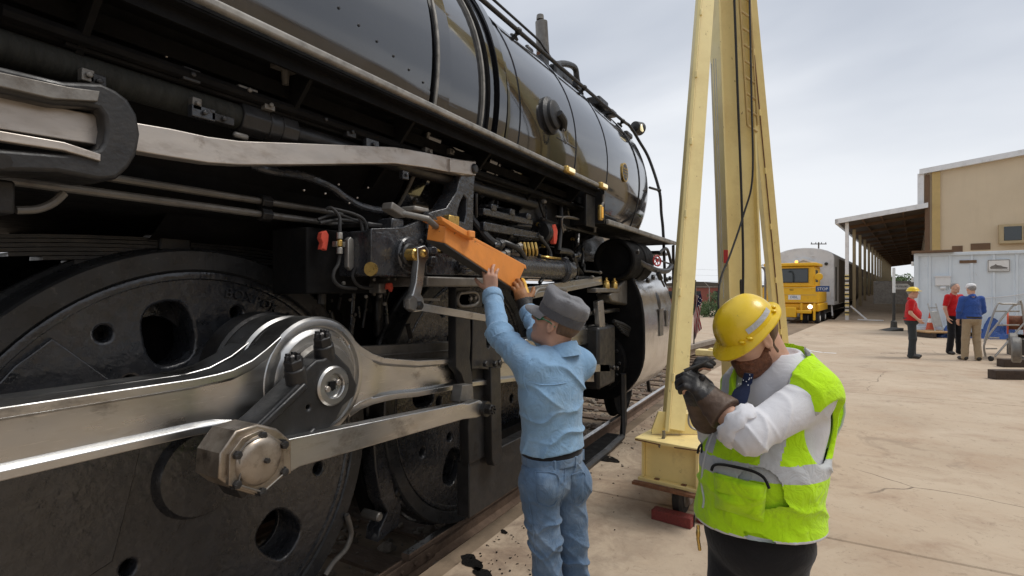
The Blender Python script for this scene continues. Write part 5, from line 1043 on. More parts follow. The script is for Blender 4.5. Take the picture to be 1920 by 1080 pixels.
# red chock under the near caster
cc = Gp(.06, .04, 0)
mb = MB(); mb.prism([cc + gs * -.17 + gd_ * -.06, cc + gs * .12 + gd_ * -.06, cc + gs * .12 + gd_ * -.06 + V(0, 0, .075), cc + gs * -.17 + gd_ * -.06 + V(0, 0, .07)], gd_ * .09); tag(mb.build('wheel_chock', 'red_wood', None, tuple(cc), bevel=.004), 'red painted wooden chock block in front of the gantry caster', 'chock')
cc2 = Gp(.24, .16, 0); mb = MB(); mb.prism([cc2 + gd_ * -.10, cc2 + gd_ * .2, cc2 + gd_ * .2 + V(0, 0, .075), cc2 + gd_ * -.10 + V(0, 0, .06)], gs * .07); tag(mb.build('wheel_chock', 'red_wood', None, tuple(cc2), bevel=.004), 'red wooden chock block lying along the right side of the caster', 'chock')
mb = MB(); mb.tube(smoothpath([atD(1303, 960, 3.8), atD(1300, 990, 3.8), atD(1292, 1003, 3.8), atD(1282, 1002, 3.8)], 5), .006, 6); o = mb.build('ground_cable', 'rubber', gan)
# ================================================================== orange lifting beam held by the workers
YO = 1.50
ob0 = onY(835, 440, YO)
OB = empty('lifting_beam', tuple(ob0), 'long bright orange steel channel beam held up by the worker in blue', 'beam')
def q3(px, py): return onY(px, py, YO)
mb = MB(); mb.prism([q3(838, 424), q3(985, 500), q3(976, 522), q3(962, 541), q3(834, 456)], (-.012, .10, .02)); mb.build('beam_body', 'orange_paint', OB, bevel=.006)
mb = MB(); mb.prism([q3(836, 416), q3(986, 497), q3(988, 505), q3(838, 424)], (-.01, .14, .03)); mb.build('top_flange', 'orange_paint', OB, bevel=.004)
mb = MB(); mb.prism([q3(817, 406), q3(846, 421), q3(882, 441), q3(879, 451), q3(846, 433), q3(820, 415)], (-.0, -.03, .0)); mb.build('top_bar', 'orange_paint', OB, bevel=.004)
mb = MB(); mb.box(q3(872, 440) + V(0, -.03, 0), (.05, .03, .035)); mb.build('catch', 'orange_paint', OB, bevel=.006)
mb = MB(); mb.prism([q3(834, 456), q3(962, 541), q3(963, 544), q3(834, 459)], (-.012, .10, .02)); mb.build('under_edge', 'dark_frame', OB)
mb = MB(); mb.box(q3(788, 390) + V(0, .15, 0), (.10, .06, .035), Matrix.Rotation(.3, 3, 'Y')); mb.tube([q3(795, 395) + V(0, .14, 0), q3(818, 409) + V(0, .05, 0), q3(835, 425) + V(0, .05, 0)], .016, 8); mb.build('end_pad', 'dull_steel', OB, bevel=.01)
# ================================================================== rolling stock and yard things
# local frame of a vehicle on the far track: u along the track away from us, v to the right, z up
def VF(s, off=0.0):
    o = track(s, off); return lambda u, v, z: o + TX * u + TY * v + V(0, 0, z)
def vbox(mb, Fp, u0, u1, v0, v1, za, zb):
    mb.prism([Fp(u0, v0, za), Fp(u0, v1, za), Fp(u0, v1, zb), Fp(u0, v0, zb)], TX * (u1 - u0)); return mb
# grey baggage car, its end towards us
SC = 34.9
Fp = VF(SC); bc = empty('baggage_car', tuple(Fp(0, 0, ZR)), 'pale grey passenger train baggage car with rounded roof behind the yellow rail mover', 'train car')
def roofsec(hw, zt, rise, zb):
    return [(-hw, zb), (hw, zb), (hw, zt)] + [(hw * math.cos(a), zt + rise * math.sin(a)) for a in [math.pi * k / 10 for k in range(1, 10)]] + [(-hw, zt)]
def carbody(root, Fp, ln, hw, zb, zt, rise, m, name='body'):
    mb = MB(); sec = roofsec(hw, zt, rise, zb); mb.rings([[Fp(u, v, z) for v, z in sec] for u in (0, ln)]); return mb.build(name, m, root, smooth=30, bevel=.03)
bd = carbody(bc, Fp, 22.0, 1.5, 0.75, 3.45, .55, 'grey_paint')
# recessed vestibule: gabled hood, door, buffer frame
mb = MB()
for v in (-.72, .72): vbox(mb, Fp, -.16, -.01, v - .06, v + .06, .9, 3.0)
mb.prism([Fp(-.16, -.78, 3.0), Fp(-.16, 0, 3.28), Fp(-.16, .78, 3.0), Fp(-.16, .78, 3.1), Fp(-.16, 0, 3.4), Fp(-.16, -.78, 3.1)], TX * .15); mb.build('vestibule_hood', 'white_paint', bd)
mb = MB(); mb.prism([Fp(-.012, -.66, .9), Fp(-.012, .66, .9), Fp(-.012, .66, 3.0), Fp(-.012, 0, 3.25), Fp(-.012, -.66, 3.0)], TX * .03); vd = mb.build('end_door', 'grey_paint', bd)
mb = MB(); mb.prism([Fp(-.03, -.3, 2.2), Fp(-.03, .3, 2.2), Fp(-.03, .3, 2.65), Fp(-.03, -.3, 2.65)], TX * .03); mb.build('window', 'glass_dark', vd)
for v in (1.12,):
    mb = MB(); mb.cyl(Fp(-.06, v, 3.05), Fp(.0, v, 3.05), .09, n=16); mb.build('end_lamp', 'dark_frame', bd)
for v in (-1.25, -.4, .4, 1.25):
    mb = MB(); mb.tube([Fp(-.05, v, 2.2 if abs(v) > 1 else 3.5), Fp(-.09, v, 2.15 if abs(v) > 1 else 3.5), Fp(-.09, v + .12, 1.2 if abs(v) > 1 else 3.5), Fp(-.05, v + .12, 1.15 if abs(v) > 1 else 3.5)], .018, 6); mb.build('grab_rail', 'grey_paint', bd)
mb = MB(); mb.prism([Fp(.6, 1.502, .95), Fp(1.3, 1.502, .95), Fp(1.3, 1.502, 2.9), Fp(.6, 1.502, 2.9)], TY * .01); mb.build('side_door', 'dark_frame', bd)
mb = MB(); vbox(mb, Fp, .3, 21.6, -1.1, 1.1, .35, .76); mb.build('underframe', 'dark_frame', bc)
mb = MB(); mb.bar(Fp(.35, 1.35, .75), Fp(.1, 1.42, .1), .3, .06, TY); mb.build('step', 'white_paint', bc)
for s_ in (2.2, 4.6, 17.0, 19.4):
    for v in (-.75, .75):
        mb = MB(); mb.lathe(Fp(s_, v - .07, ZR + .46), TY, [(0, .2), (0, .45), (.1, .46), (.13, .46), (.13, .2)], 28); mb.build('wheel', 'dark_frame', bc)
for s_ in (3.4, 18.2):
    mb = MB(); vbox(mb, Fp, s_ - 1.9, s_ + 1.9, .85, 1.0, .25, .5); mb.build('truck_frame', 'grey_paint', bc, bevel=.03)
mb = MB(); mb.cyl(Fp(-.5, 0, .62), Fp(.4, 0, .62), .09, n=10); vbox(mb, Fp, -.62, -.4, -.12, .12, .5, .74); mb.build('coupler', 'dark_frame', bc, bevel=.02)
# brown coaches behind, out of line with the post row
for k in range(3):
    F2 = VF(SC + 22.7 + k * 24.4); rt_ = empty('brown_coach', tuple(F2(0, 0, ZR)), ('dark brown coach coupled right behind the pale grey baggage car', 'second dark brown coach back from the grey baggage car', 'farthest dark brown coach beneath the end of the canopy')[k], 'train car', 'dark brown coaches beside the canopy')
    bb = carbody(rt_, F2, 23.7, 1.5, .55, 3.3, .5, 'car_brown')
    for q in range(7):
        mb = MB(); mb.prism([F2(2 + q * 3, 1.49, 1.9), F2(3.6 + q * 3, 1.49, 1.9), F2(3.6 + q * 3, 1.49, 2.75), F2(2 + q * 3, 1.49, 2.75)], TY * .02); mb.build('window', 'glass_dark', bb)
    mb = MB(); vbox(mb, F2, 1, 22.5, -1, 1, ZR + .2, .56); mb.build('underframe', 'dark_frame', rt_)
bb0 = None
# brown half of the grey car's side (older paint)
mb = MB(); mb.prism([Fp(2.6, 1.503, .8), Fp(22, 1.503, .8), Fp(22, 1.503, 3.42), Fp(2.6, 1.503, 3.42)], TY * .012); mb.build('side_panel', 'car_brown', bd)

# yellow rail car mover
SM = 30.2
Fm = VF(SM); rm = empty('rail_car_mover', tuple(Fm(0, 0, ZR)), 'bright yellow rail car mover with windowed cab and lit headlight', 'rail vehicle')
mb = MB(); vbox(mb, Fm, .0, 3.6, -1.25, 1.25, .95, 1.75); vbox(mb, Fm, .1, 3.6, -1.30, 1.30, .55, .93); hull = mb.build('hull', 'mover_yellow', rm, bevel=.05)
mb = MB(); vbox(mb, Fm, .15, 2.2, -1.1, 1.1, 1.752, 2.78); cab_ = mb.build('cab', 'mover_yellow', rm, bevel=.05)
mb = MB(); vbox(mb, Fm, .03, 2.35, -1.2, 1.2, 2.79, 2.95); mb.build('cab_roof', 'mover_yellow', cab_, bevel=.04)
mb = MB(); mb.prism([Fm(.13, -.98, 1.98), Fm(.13, .82, 1.98), Fm(.13, .82, 2.66), Fm(.13, -.98, 2.66)], TX * .05); ws_ = mb.build('windscreen', 'glass_dark', cab_, bevel=.04)
mb = MB(); mb.tube([Fm(.12, -.98, 1.98), Fm(.12, .82, 1.98), Fm(.12, .82, 2.66), Fm(.12, -.98, 2.66)], .022, 6, True); mb.build('window_seal', 'dark_frame', ws_)
mb = MB(); mb.prism([Fm(.4, 1.09, 2.0), Fm(1.3, 1.09, 2.0), Fm(1.3, 1.09, 2.6), Fm(.4, 1.09, 2.6)], TY * .02); mb.build('side_window', 'glass_dark', cab_, bevel=.02)
mb = MB(); vbox(mb, Fm, -.02, .12, .6, .98, 1.60, 1.72); mb.build('handle_bar', 'mover_yellow', hull, bevel=.02)
for z in (1.0, 1.36, 1.72):
    mb = MB(); mb.bar(Fm(-.012, -1.2, z), Fm(-.012, 1.2, z), .02, .02); mb.build('panel_seam', 'tan_trim', hull)
mb = MB(); mb.prism([Fm(-.015, -.05, 1.12), Fm(-.015, .5, 1.12), Fm(-.015, .5, 1.36), Fm(-.015, -.05, 1.36)], TX * .012); lg_ = mb.build('name_plate', 'white_paint', hull)
text('lettering', 'DBIL', .17, frame(Fm(-.018, .22, 1.24), TY, (0, 0, 1), -TX), 'sign_blue', lg_, .002)
text('lettering', '923', .12, frame(Fm(-.02, .1, 1.6), TY, (0, 0, 1), -TX), 'dark_frame', hull, .002)
for v, on in ((.92, True), (-.92, False)):
    mb = MB(); mb.lathe(Fm(.02, v, .78), -TX, [(0, .13), (.06, .13), (.07, .11), (.05, .10), (.05, .001)], 20, True, False); hl_ = mb.build('headlight', 'mover_yellow', hull)
    mb = MB(); mb.lathe(Fm(-.03, v, .78), -TX, [(0, .1), (.02, .06), (.025, .001)], 16, False, False); mb.build('lens', mat('lit_lens', (1, .95, .85), .3, emit=(1, .93, .8), estr=3.0) if on else 'lamp_glass', hl_)
mb = MB(); mb.lathe(Fm(.12, .3, 2.95), (0, 0, 1), [(0, .07), (.08, .07), (.12, .05), (.13, .001)], 14); mb.build('beacon', mat('beacon_amber', (1, .5, .1), .3, emit=(1, .45, .08), estr=1.6), cab_)
mb = MB(); mb.lathe(Fm(.05, 1.28, 2.25), (-.9, -.3, 0), [(0, .001), (0, .17), (.03, .18), (.05, .16), (.06, .001)], 18); mb.build('mirror', 'mover_yellow', cab_)
mb = MB(); vbox(mb, Fm, -.25, .0, -1.0, 1.0, .45, .62); vbox(mb, Fm, -.35, .1, -.35, .35, .25, .75); mb.build('coupler_block', 'mover_yellow', rm, bevel=.04)
for v in (-1.1, -.55, .55, 1.1):
    mb = MB(); vbox(mb, Fm, -.12, .0, v - .05, v + .05, .12, .95); mb.build('front_post', 'mover_yellow', rm, bevel=.02)
for u_ in (.6, 2.8):
    for v in (-.78, .62, 1.15):
        mb = MB(); mb.lathe(Fm(u_, v - .1, ZR + .36), TY, [(0, .15), (0, .3), (.03, .36), (.2, .36), (.22, .3), (.22, .15)], 24); wl = mb.build('wheel', 'rubber', rm); mb = MB(); mb.cyl(Fm(u_, v + .05, ZR + .36), Fm(u_, v + .14, ZR + .36), .13, n=12); mb.build('hub', 'white_paint', wl)
mb = MB(); mb.prism([Fm(-.03, 1.16, 1.52), Fm(-.03, 1.74, 1.52), Fm(-.03, 1.74, 1.80), Fm(-.03, 1.16, 1.80)], TX * .02); sg = mb.build('stop_sign', 'sign_blue', None, tuple(Fm(.02, 1.5, 1.45))); tag(sg, 'dark blue STOP board hanging at the mover\'s right side', 'sign')
text('lettering', 'STOP', .19, frame(Fm(-.035, 1.45, 1.65), TY, (0, 0, 1), -TX), 'white_paint', sg, .002)

# shipping container
def front(px, Z): return atD(px, 540, Z)
c0 = front(1722, 19.6); c0.z = 0
Cc = lambda a, b, z: c0 + BY * a + BX * b + V(0, 0, z)        # a to the right along its side, b away from us
ct = empty('shipping_container', tuple(c0), 'pale blue steel shipping container with a grey meter box and a train picture', 'container')
H0, H1 = .16, 2.92
mb = MB(); mb.prism([Cc(.0, .06, H0), Cc(6.06, .06, H0), Cc(6.06, .06, H1), Cc(.0, .06, H1)], BX * 2.4); cb = mb.build('body', 'container_blue', ct)
mb = MB(); mb.bar(Cc(-.06, .05, H0), Cc(-.06, .05, H1 + .05), .14, .14, BX); mb.build('corner_post', 'container_blue', cb, bevel=.01)
mb = MB(); mb.bar(Cc(-.1, .02, H1), Cc(6.1, .02, H1), .10, .11); mb.build('top_rail', 'container_blue', cb, bevel=.01)
mb = MB(); mb.bar(Cc(-.1, .02, H0 + .06), Cc(6.1, .02, H0 + .06), .10, .16); mb.build('bottom_rail', 'container_blue', cb, bevel=.01)
for k in range(11):
    mb = MB(); mb.prism([Cc(.28 + k * .58, .06, H0 + .1), Cc(.38 + k * .58, .06, H0 + .1), Cc(.36 + k * .58, .02, H0 + .1), Cc(.30 + k * .58, .02, H0 + .1)], (0, 0, H1 - H0 - .15)); mb.build('rib', 'container_blue', cb)
for z in (.6, 1.3, 2.0, 2.6):
    mb = MB(); mb.cyl(Cc(-.16, .1, z - .08), Cc(-.16, .1, z + .08), .05, n=10); mb.build('hinge', 'white_paint', cb)
mb = MB(); mb.prism([Cc(1.16, .015, 2.58), Cc(1.62, .015, 2.58), Cc(1.62, .015, 2.68), Cc(1.16, .015, 2.68)], BX * .03); mb.build('vent', 'brown_trim', cb)
mb = MB(); mb.prism([Cc(.48, -.06, 1.78), Cc(.92, -.06, 1.78), Cc(.92, -.06, 2.12), Cc(.48, -.06, 2.12)], BX * .12); mbx = mb.build('meter_box', 'grey_paint', cb, bevel=.02)
mb = MB(); mb.prism([Cc(.46, -.085, 2.10), Cc(.94, -.085, 2.10), Cc(.94, -.085, 2.14), Cc(.46, -.085, 2.14)], BX * .15); mb.build('box_hood', 'grey_paint', mbx)
mb = MB(); mb.cyl(Cc(.63, -.03, 1.70), Cc(.78, -.03, 1.70), .06, n=12); mb.tube(smoothpath([Cc(.9, -.03, 1.78), Cc(.93, -.03, 1.65), Cc(.85, -.03, 1.56), Cc(.78, -.03, 1.58), Cc(.72, -.03, 1.68)], 5), .012, 6); mb.build('conduit', 'grey_paint', mbx)
mb = MB(); mb.prism([Cc(1.90, .0, 2.25), Cc(2.48, .0, 2.25), Cc(2.48, .0, 2.68), Cc(1.90, .0, 2.68)], BX * .03); pic = mb.build('picture_panel', 'white_paint', cb)
mb = MB(); mb.tube([Cc(1.92, -.004, 2.27), Cc(2.46, -.004, 2.27), Cc(2.46, -.004, 2.66), Cc(1.92, -.004, 2.66)], .010, 5, True); mb.build('picture_border', 'dark_frame', pic)
def cpoly(pts): return [Cc(1.92 + .54 * a, -.003, 2.27 + .39 * b) for a, b in pts]
mb = MB(); mb.prism(cpoly([(.12, .22), (.9, .22), (.92, .34), (.7, .42), (.6, .52), (.42, .55), (.36, .66), (.3, .56), (.14, .46), (.08, .34)]), BX * .004); mb.build('locomotive_drawing', 'dull_steel', pic, smooth=0)
mb = MB(); mb.prism(cpoly([(.05, .1), (.95, .1), (.95, .14), (.05, .14)]), BX * .004); mb.build('picture_line', 'dull_steel', pic, smooth=0)
mb = MB(); mb.tube(smoothpath([Cc(.95, -.03, 1.45), Cc(1.6, -.04, 1.36), Cc(2.4, -.05, 1.42), Cc(3.2, -.04, 1.62), Cc(4.0, -.03, 1.9)], 6), .016, 6); mb.build('power_cable', 'grey_paint', cb)
mb = MB(); mb.prism([Cc(-.2, -.2, H1 + .06), Cc(1.0, -.2, H1 + .06), Cc(1.0, -.2, H1 + .14), Cc(-.2, -.2, H1 + .14)], BX * 1.2); tag(mb.build('roof_sheet', 'brown_trim', None, tuple(Cc(.4, .3, H1)), smooth=0), 'rusty brown sheet lying on the container roof corner', 'sheet')

# three people far off come with the figures; now the clutter in front of the container
def ground_thing(name, px, py, label, cat, group=None): b = onG(px, py); return empty(name, tuple(b), label, cat, group), b
rightv = Vector((SN, -CS, 0)); fwdv = Vector((CS, SN, 0))
def cone(px, py):
    b = onG(px, py); b.z = .12; e_ = empty('traffic_cone', tuple(b), 'orange traffic cone with a pale band by the container corner', 'cone')
    mb = MB(); mb.box(b + V(0, 0, .015), (.36, .36, .03)); mb.build('base', 'cone_orange', e_, bevel=.01)
    mb = MB(); mb.lathe(b + V(0, 0, .03), (0, 0, 1), [(0, .14), (.30, .085)], 20); mb.build('lower_cone', 'cone_orange', e_)
    mb = MB(); mb.lathe(b + V(0, 0, .33), (0, 0, 1), [(0, .085), (.15, .058)], 20); mb.build('reflective_band', 'white_paint', e_)
    mb = MB(); mb.lathe(b + V(0, 0, .48), (0, 0, 1), [(0, .058), (.22, .025)], 20); mb.build('upper_cone', 'cone_orange', e_)
cone(1744, 628)
e_, b = ground_thing('timber_deck', 1770, 634, 'low wooden deck of planks on dark bearers in front of the container', 'deck')
for k in range(4):
    mb = MB(); p = b + rightv * .0 + fwdv * (.1 + k * .24); mb.box(p + V(0, 0, .19), (1.0, .22, .05), Matrix.Rotation(TH - R_(90), 3, 'Z')); mb.build('plank', 'timber', e_, bevel=.008)
for q in (-.4, .4):
    mb = MB(); p = b + rightv * q + fwdv * .4; mb.box(p + V(0, 0, .08), (.12, 1.0, .16), Matrix.Rotation(TH - R_(90), 3, 'Z')); mb.build('bearer', 'dark_timber', e_)
# folded hand truck leaning by the cone
b = onG(1762, 632); e_ = empty('hand_truck', tuple(b), 'grey metal hand truck leaning against the container behind the cone', 'hand truck')
for q in (-.14, .14):
    mb = MB(); mb.tube([b + rightv * q + V(0, 0, .15), b + rightv * q + fwdv * .35 + V(0, 0, 1.15)], .02, 8); mb.build('rail', 'galv', e_)
for t in (.25, .55, .85):
    mb = MB(); mb.bar(b + rightv * -.14 + fwdv * .35 * t + V(0, 0, .15 + t), b + rightv * .14 + fwdv * .35 * t + V(0, 0, .15 + t), .03, .03); mb.build('cross_bar', 'galv', e_)
mb = MB(); mb.box(b + fwdv * .15 + V(0, 0, .62), (.26, .03, .55), Matrix.Rotation(TH - R_(90), 3, 'Z') @ Matrix.Rotation(-.33, 3, 'X')); mb.build('back_plate', 'galv', e_, bevel=.01)
# blue tarpaulin heap (crumpled)
def heap(name, px, py, rx, ry, rz, m, label, cat, seed, n=40):
    b = onG(px, py); rnd = np.random.default_rng(seed); mb = MB(); ph = rnd.uniform(0, 6.3, 12); vs = []; fs = []
    for i in range(n + 1):
        for j in range(n + 1):
            u, v = i / n * 2 - 1, j / n * 2 - 1; r = math.hypot(u, v); h = max(0, 1 - r ** 2.4)
            h *= .6 + .25 * math.sin(5 * u + ph[0] + 2 * math.sin(4 * v + ph[1])) + .22 * math.sin(9 * v + ph[2] + 1.5 * math.sin(7 * u + ph[3])) + .16 * abs(math.sin(13 * u + ph[4] + 4 * math.sin(6 * v))) + .10 * abs(math.sin(21 * v + ph[7] + 3 * u))
            vs.append(b + rightv * u * rx * (1 + .12 * math.sin(6 * v + ph[5])) + fwdv * v * ry * (1 + .12 * math.sin(7 * u + ph[6])) + V(0, 0, max(.004, rz * h)))
    for i in range(n):
        for j in range(n): a = i * (n + 1) + j; fs.append((a, a + 1, a + n + 2, a + n + 1))
    mb.add(vs, fs); return tag(mb.build(name, m, None, tuple(b), smooth=50), label, cat)
heap('blue_tarpaulin', 1785, 632, .55, .4, .34, 'tarp_blue', 'crumpled blue tarpaulin heap behind the man in the red polo shirt', 'tarpaulin', 3)
heap('blue_tarpaulin', 1868, 634, .62, .45, .62, 'tarp_blue', 'large crumpled blue tarpaulin bundle behind the rolling steps', 'tarpaulin', 5)
# dark pipes on a rack
e_, b = ground_thing('pipe_stack', 1880, 626, 'stack of dark grey plastic pipes lying behind the rolling steps', 'pipe stack')
for r_, v_ in ((0, 1.22), (1, 1.02), (2, .82)):
    for c_ in range(2):
        p = b + fwdv * (.3 + c_ * .26) + V(0, 0, v_) + rightv * (.05 * r_); mb = MB(); mb.cyl(p - rightv * .95, p + rightv * .72, .10, n=18); mb.build('plastic_pipe', 'pvc_dark', e_, smooth=30)
mb = MB(); mb.box(b + fwdv * .45 + V(0, 0, .36), (1.9, .6, .72), Matrix.Rotation(TH - R_(90), 3, 'Z')); mb.build('rack', 'dark_frame', e_, bevel=.02)
# rolling steps
b = onG(1880, 672); st = empty('rolling_steps', tuple(b), 'galvanised tubular rolling steps beside the man in tan trousers', 'steps')
def SP(px, py, Z=12.6): return atD(px, py, Z)
for dz in (0.0, .6):
    for pts in ([(1848, 668), (1848, 638), (1893, 580), (1905, 572), (1916, 572), (1930, 690)], [(1846, 640), (1868, 574), (1880, 570), (1913, 570)], [(1866, 668), (1920, 606)]):
        mb = MB(); mb.tube(smoothpath([SP(a, c_, 12.6 + dz) for a, c_ in pts], 4), .022, 8); mb.build('tube_frame', 'galv', st)
for py, pa, pb in ((585, 1862, 1912), (611, 1870, 1912), (635, 1854, 1874), (655, 1848, 1870)):
    mb = MB(); mb.prism([SP(pa, py, 12.6), SP(pb, py, 12.6), SP(pb, py, 13.2), SP(pa, py, 13.2)], (0, 0, .035)); mb.build('tread', 'galv', st, bevel=.005)
for px in (1858, 1915):
    mb = MB(); c = onG(px, 677); mb.lathe(c + V(0, 0, .06) - rightv * .02, rightv, [(0, .06), (.04, .06)], 14); mb.build('caster', 'rubber', st)
# cable reel
c = SP(1905, 605, 13.6); rl = empty('cable_reel', (c.x, c.y, 0), 'orange brown cable reel standing behind the rolling steps', 'reel')
for q in (-.14, .14):
    mb = MB(); mb.lathe(c + (rightv - fwdv * .9).normalized() * q, (rightv - fwdv * .9) * (1 if q > 0 else -1), [(0, .30), (.03, .30)], 28); mb.build('flange', 'cone_orange', rl)
mb = MB(); mb.cyl(c - (rightv - fwdv * .9).normalized() * .14, c + (rightv - fwdv * .9).normalized() * .14, .18, n=20); mb.build('drum', 'rust', rl); mb = MB(); mb.box((c.x, c.y, .2), (.3, .3, .42)); mb.build('stand', 'dark_frame', rl, bevel=.02)
# dark timbers with an upright rusty cylinder
for k, (px, py, ln, lab) in enumerate(((1893, 711, 1.5, 'dark timber baulk lying nearest on the platform at the right edge'), (1900, 688, 1.4, 'dark timber baulk lying behind the nearest baulk at the right edge'))):
    b = onG(px, py); mb = MB(); mb.box(b + rightv * .45 + V(0, 0, .085), (ln, .2, .17), Matrix.Rotation(TH - R_(90) - .05, 3, 'Z')); tag(mb.build('timber_baulk', 'dark_timber', None, tuple(b), bevel=.01), lab, 'timber', 'dark timber baulks at the right edge')
for k, (px, z_, Z, rr, lab) in enumerate(((1905, .17, 10.6, .25, 'rusty steel wheel standing on the dark timbers at the right edge'), (1899, .17, 11.9, .24, 'smaller rusty wheel standing behind the first one on the timbers'))):
    c = atD(px, 540, Z); c.z = z_ + rr + .05; mb = MB(); mb.lathe(c - (rightv - fwdv * .9).normalized() * .07, rightv - fwdv * .9, [(0, .05), (0, rr * .9), (.02, rr), (.13, rr), (.15, rr * .9), (.15, .05)], 32); tag(mb.build('steel_wheel', 'dull_steel', None, (c.x, c.y, z_), smooth=30), lab, 'wheel')
# posts and arrow sign by the ramp
b = onG(1676, 616); e_ = empty('marker_post', tuple(b), 'black steel post with a white upper half at the ramp foot', 'post')
mb = MB(); mb.cyl(b, b + V(0, 0, 1.5), .06, n=12); mb.build('post_foot', 'dark_frame', e_); mb = MB(); mb.cyl(b + V(0, 0, 1.5), b + V(0, 0, 2.55), .055, n=12); mb.build('post_top', 'white_paint', e_); mb = MB(); mb.lathe(b, (0, 0, 1), [(0, .13), (.3, .11), (.34, .06)], 14); mb.build('socket', 'dark_frame', e_)
mb = MB(); q = onG(1680, 621); mb.prism([q - rightv * .32, q + rightv * .3, q + rightv * .3 + V(0, 0, .12)], fwdv * .6); tag(mb.build('kerb_ramp', 'dark_frame', None, tuple(q), smooth=0), 'small black wedge ramp at the foot of the marker post', 'ramp')
e_, b = ground_thing('arrow_sign', 1692, 600, 'small white arrow sign on a grey panel gate beside the ramp', 'sign')
gp = atD(1690, 540, 30.0); gp.z = 0
e_.location = gp; BASE[e_.name] = tuple(gp)
mb = MB(); mb.box(gp + V(0, 0, 1.45), (2.6, .08, 1.3), Matrix.Rotation(BA - R_(90), 3, 'Z')); mb.build('gate_panel', 'dull_steel', e_)
mb = MB(); sp_ = lambda a, z: gp - BX * .08 + BY * a + V(0, 0, z)
mb.prism([sp_(-.32, 1.62), sp_(.28, 1.62), sp_(.44, 1.78), sp_(.28, 1.94), sp_(-.32, 1.94)], BX * .03); ar = mb.build('arrow_board', 'white_paint', e_)
text('lettering', 'MUSEUM', .14, frame(sp_(-.0, 1.78) - BX * .006, BY, (0, 0, 1), -BX), 'dark_frame', ar, .002)
# grey diagonal brace at the first canopy post
mb = MB(); mb.bar(Bp(.1, .15, .75), Bp(-.3, .9, .06), .09, .05); mb.bar(Bp(-.3, .5, .06), Bp(-.35, 1.6, .05), .10, .05); tag(mb.build('post_brace', 'grey_paint', None, tuple(Bp(0, .4, 0))), 'grey diagonal brace at the foot of the striped canopy post', 'brace')

# ================================================================== beyond the locomotive's nose
# small flag on the pilot
fb = atD(1302, 640, 8.3); fl = empty('flag', tuple(fb), 'small american flag with red and white stripes hanging at the locomotive front', 'flag')
mb = MB(); mb.tube([atD(1301, 645, 8.3), atD(1304, 525, 8.3)], .010, 6); mb.build('flag_staff', 'dark_frame', fl)
t0 = atD(1304, 553, 8.29); nst = 7
for k in range(13):
    mb = MB(); rs = []
    for j in range(10):
        v = j / 9; a0_ = k / 13; a1_ = (k + 1) / 13
        def fp(a, v): return t0 + rightv * (-.02 + .13 * v * 0 + .10 * a + .012 * math.sin(9 * v + 5 * a)) + V(0, 0, -.05 * (1 - v) * 0 - .62 * v - .16 * (0.5 - a) * (1 if v > .05 else 0) * 1.2) + fwdv * .025 * math.sin(8 * v + 9 * a)
        rs.append([fp(a0_, v), fp(a1_, v), fp(a1_, v) + fwdv * .003, fp(a0_, v) + fwdv * .003])
    cut = 4
    if k >= 6:
        m_a = MB(); m_a.rings(rs[:cut]); m_a.build('canton', mat('flag_blue', (.02, .03, .12), .8) if 'flag_blue' not in M else 'flag_blue', fl, smooth=60)
        mb.rings(rs[cut - 1:])
    else: mb.rings(rs)
    mb.build('stripe', ('red_stripe' if k % 2 == 0 else 'white_paint') if 'red_stripe' in M else mat('red_stripe', (.42, .03, .05), .8), fl, smooth=60)
for k in range(8):
    p = t0 + rightv * (.035 + .05 * (k % 3) / 2) + V(0, 0, -.03 - .022 * k) - fwdv * .035
    mb = MB(); mb.lathe(p, -fwdv, [(0, .008), (.002, .008), (.002, .001)], 5); mb.build('star', 'white_paint', fl)
# yellow derail block between the rails
q = onG(1333, 667, -.15); mb = MB(); mb.box(q + V(0, 0, .08), (.35, .75, .16), Matrix.Rotation(-.1, 3, 'Z')); mb.box(q + V(.0, -.1, .18), (.2, .3, .06), Matrix.Rotation(-.1, 3, 'Z')); tag(mb.build('derail_block', 'crane_beam', None, tuple(q), bevel=.02), 'low yellow derail block between the rails ahead of the locomotive', 'derail')
# far pale concrete apron with kerb across the track
mb = MB(); A, B = onG(1240, 668, -.1), onG(1420, 622, -.1)
d = (B - A).normalized(); nrm_ = Vector((-d.y, d.x, 0)); mb.prism([A - d * 12, B + d * 40, B + d * 40 + nrm_ * 9, A - d * 12 + nrm_ * 9], (0, 0, -.2)); tag(mb.build('far_apron', 'concrete', smooth=0), kind='structure')
mb = MB(); mb.bar(A - d * 12 + V(0, 0, .06), B + d * 40 + V(0, 0, .06), .18, .14); tag(mb.build('kerb', 'slab_edge', smooth=0, bevel=.01), kind='structure')
# red brick building, chain fence with barbed wire, shrubs
bb_ = atD(1325, 540, 62); bb_.z = -.36; rbk = empty('brick_building', tuple(bb_), 'low red brick building far beyond the fence', 'building')
fr_ = lambda a, b, z: bb_ + rightv * a + fwdv * b + V(0, 0, z)
mb = MB(); mb.prism([fr_(-9, 0, 0), fr_(4.2, 0, 0), fr_(4.2, 0, 2.1), fr_(-9, 0, 2.1)], fwdv * 6); mb.build('wall', 'brick_red', rbk, smooth=0)
mb = MB(); mb.prism([fr_(-9.1, -.1, 2.1), fr_(4.3, -.1, 2.1), fr_(4.3, -.1, 2.25), fr_(-9.1, -.1, 2.25)], fwdv * 6.2); mb.build('parapet', 'slab_edge', rbk, smooth=0)
for k in range(4):
    mb = MB(); mb.prism([fr_(-7.5 + k * 2.8, -.05, .8), fr_(-6.3 + k * 2.8, -.05, .8), fr_(-6.3 + k * 2.8, -.05, 1.7), fr_(-7.5 + k * 2.8, -.05, 1.7)], fwdv * .08); mb.build('window', 'glass_dark', rbk)
fe = atD(1330, 540, 34); fe.z = -.36; fen = empty('chain_fence', tuple(fe), 'chain link fence topped with angled barbed wire arms', 'fence')
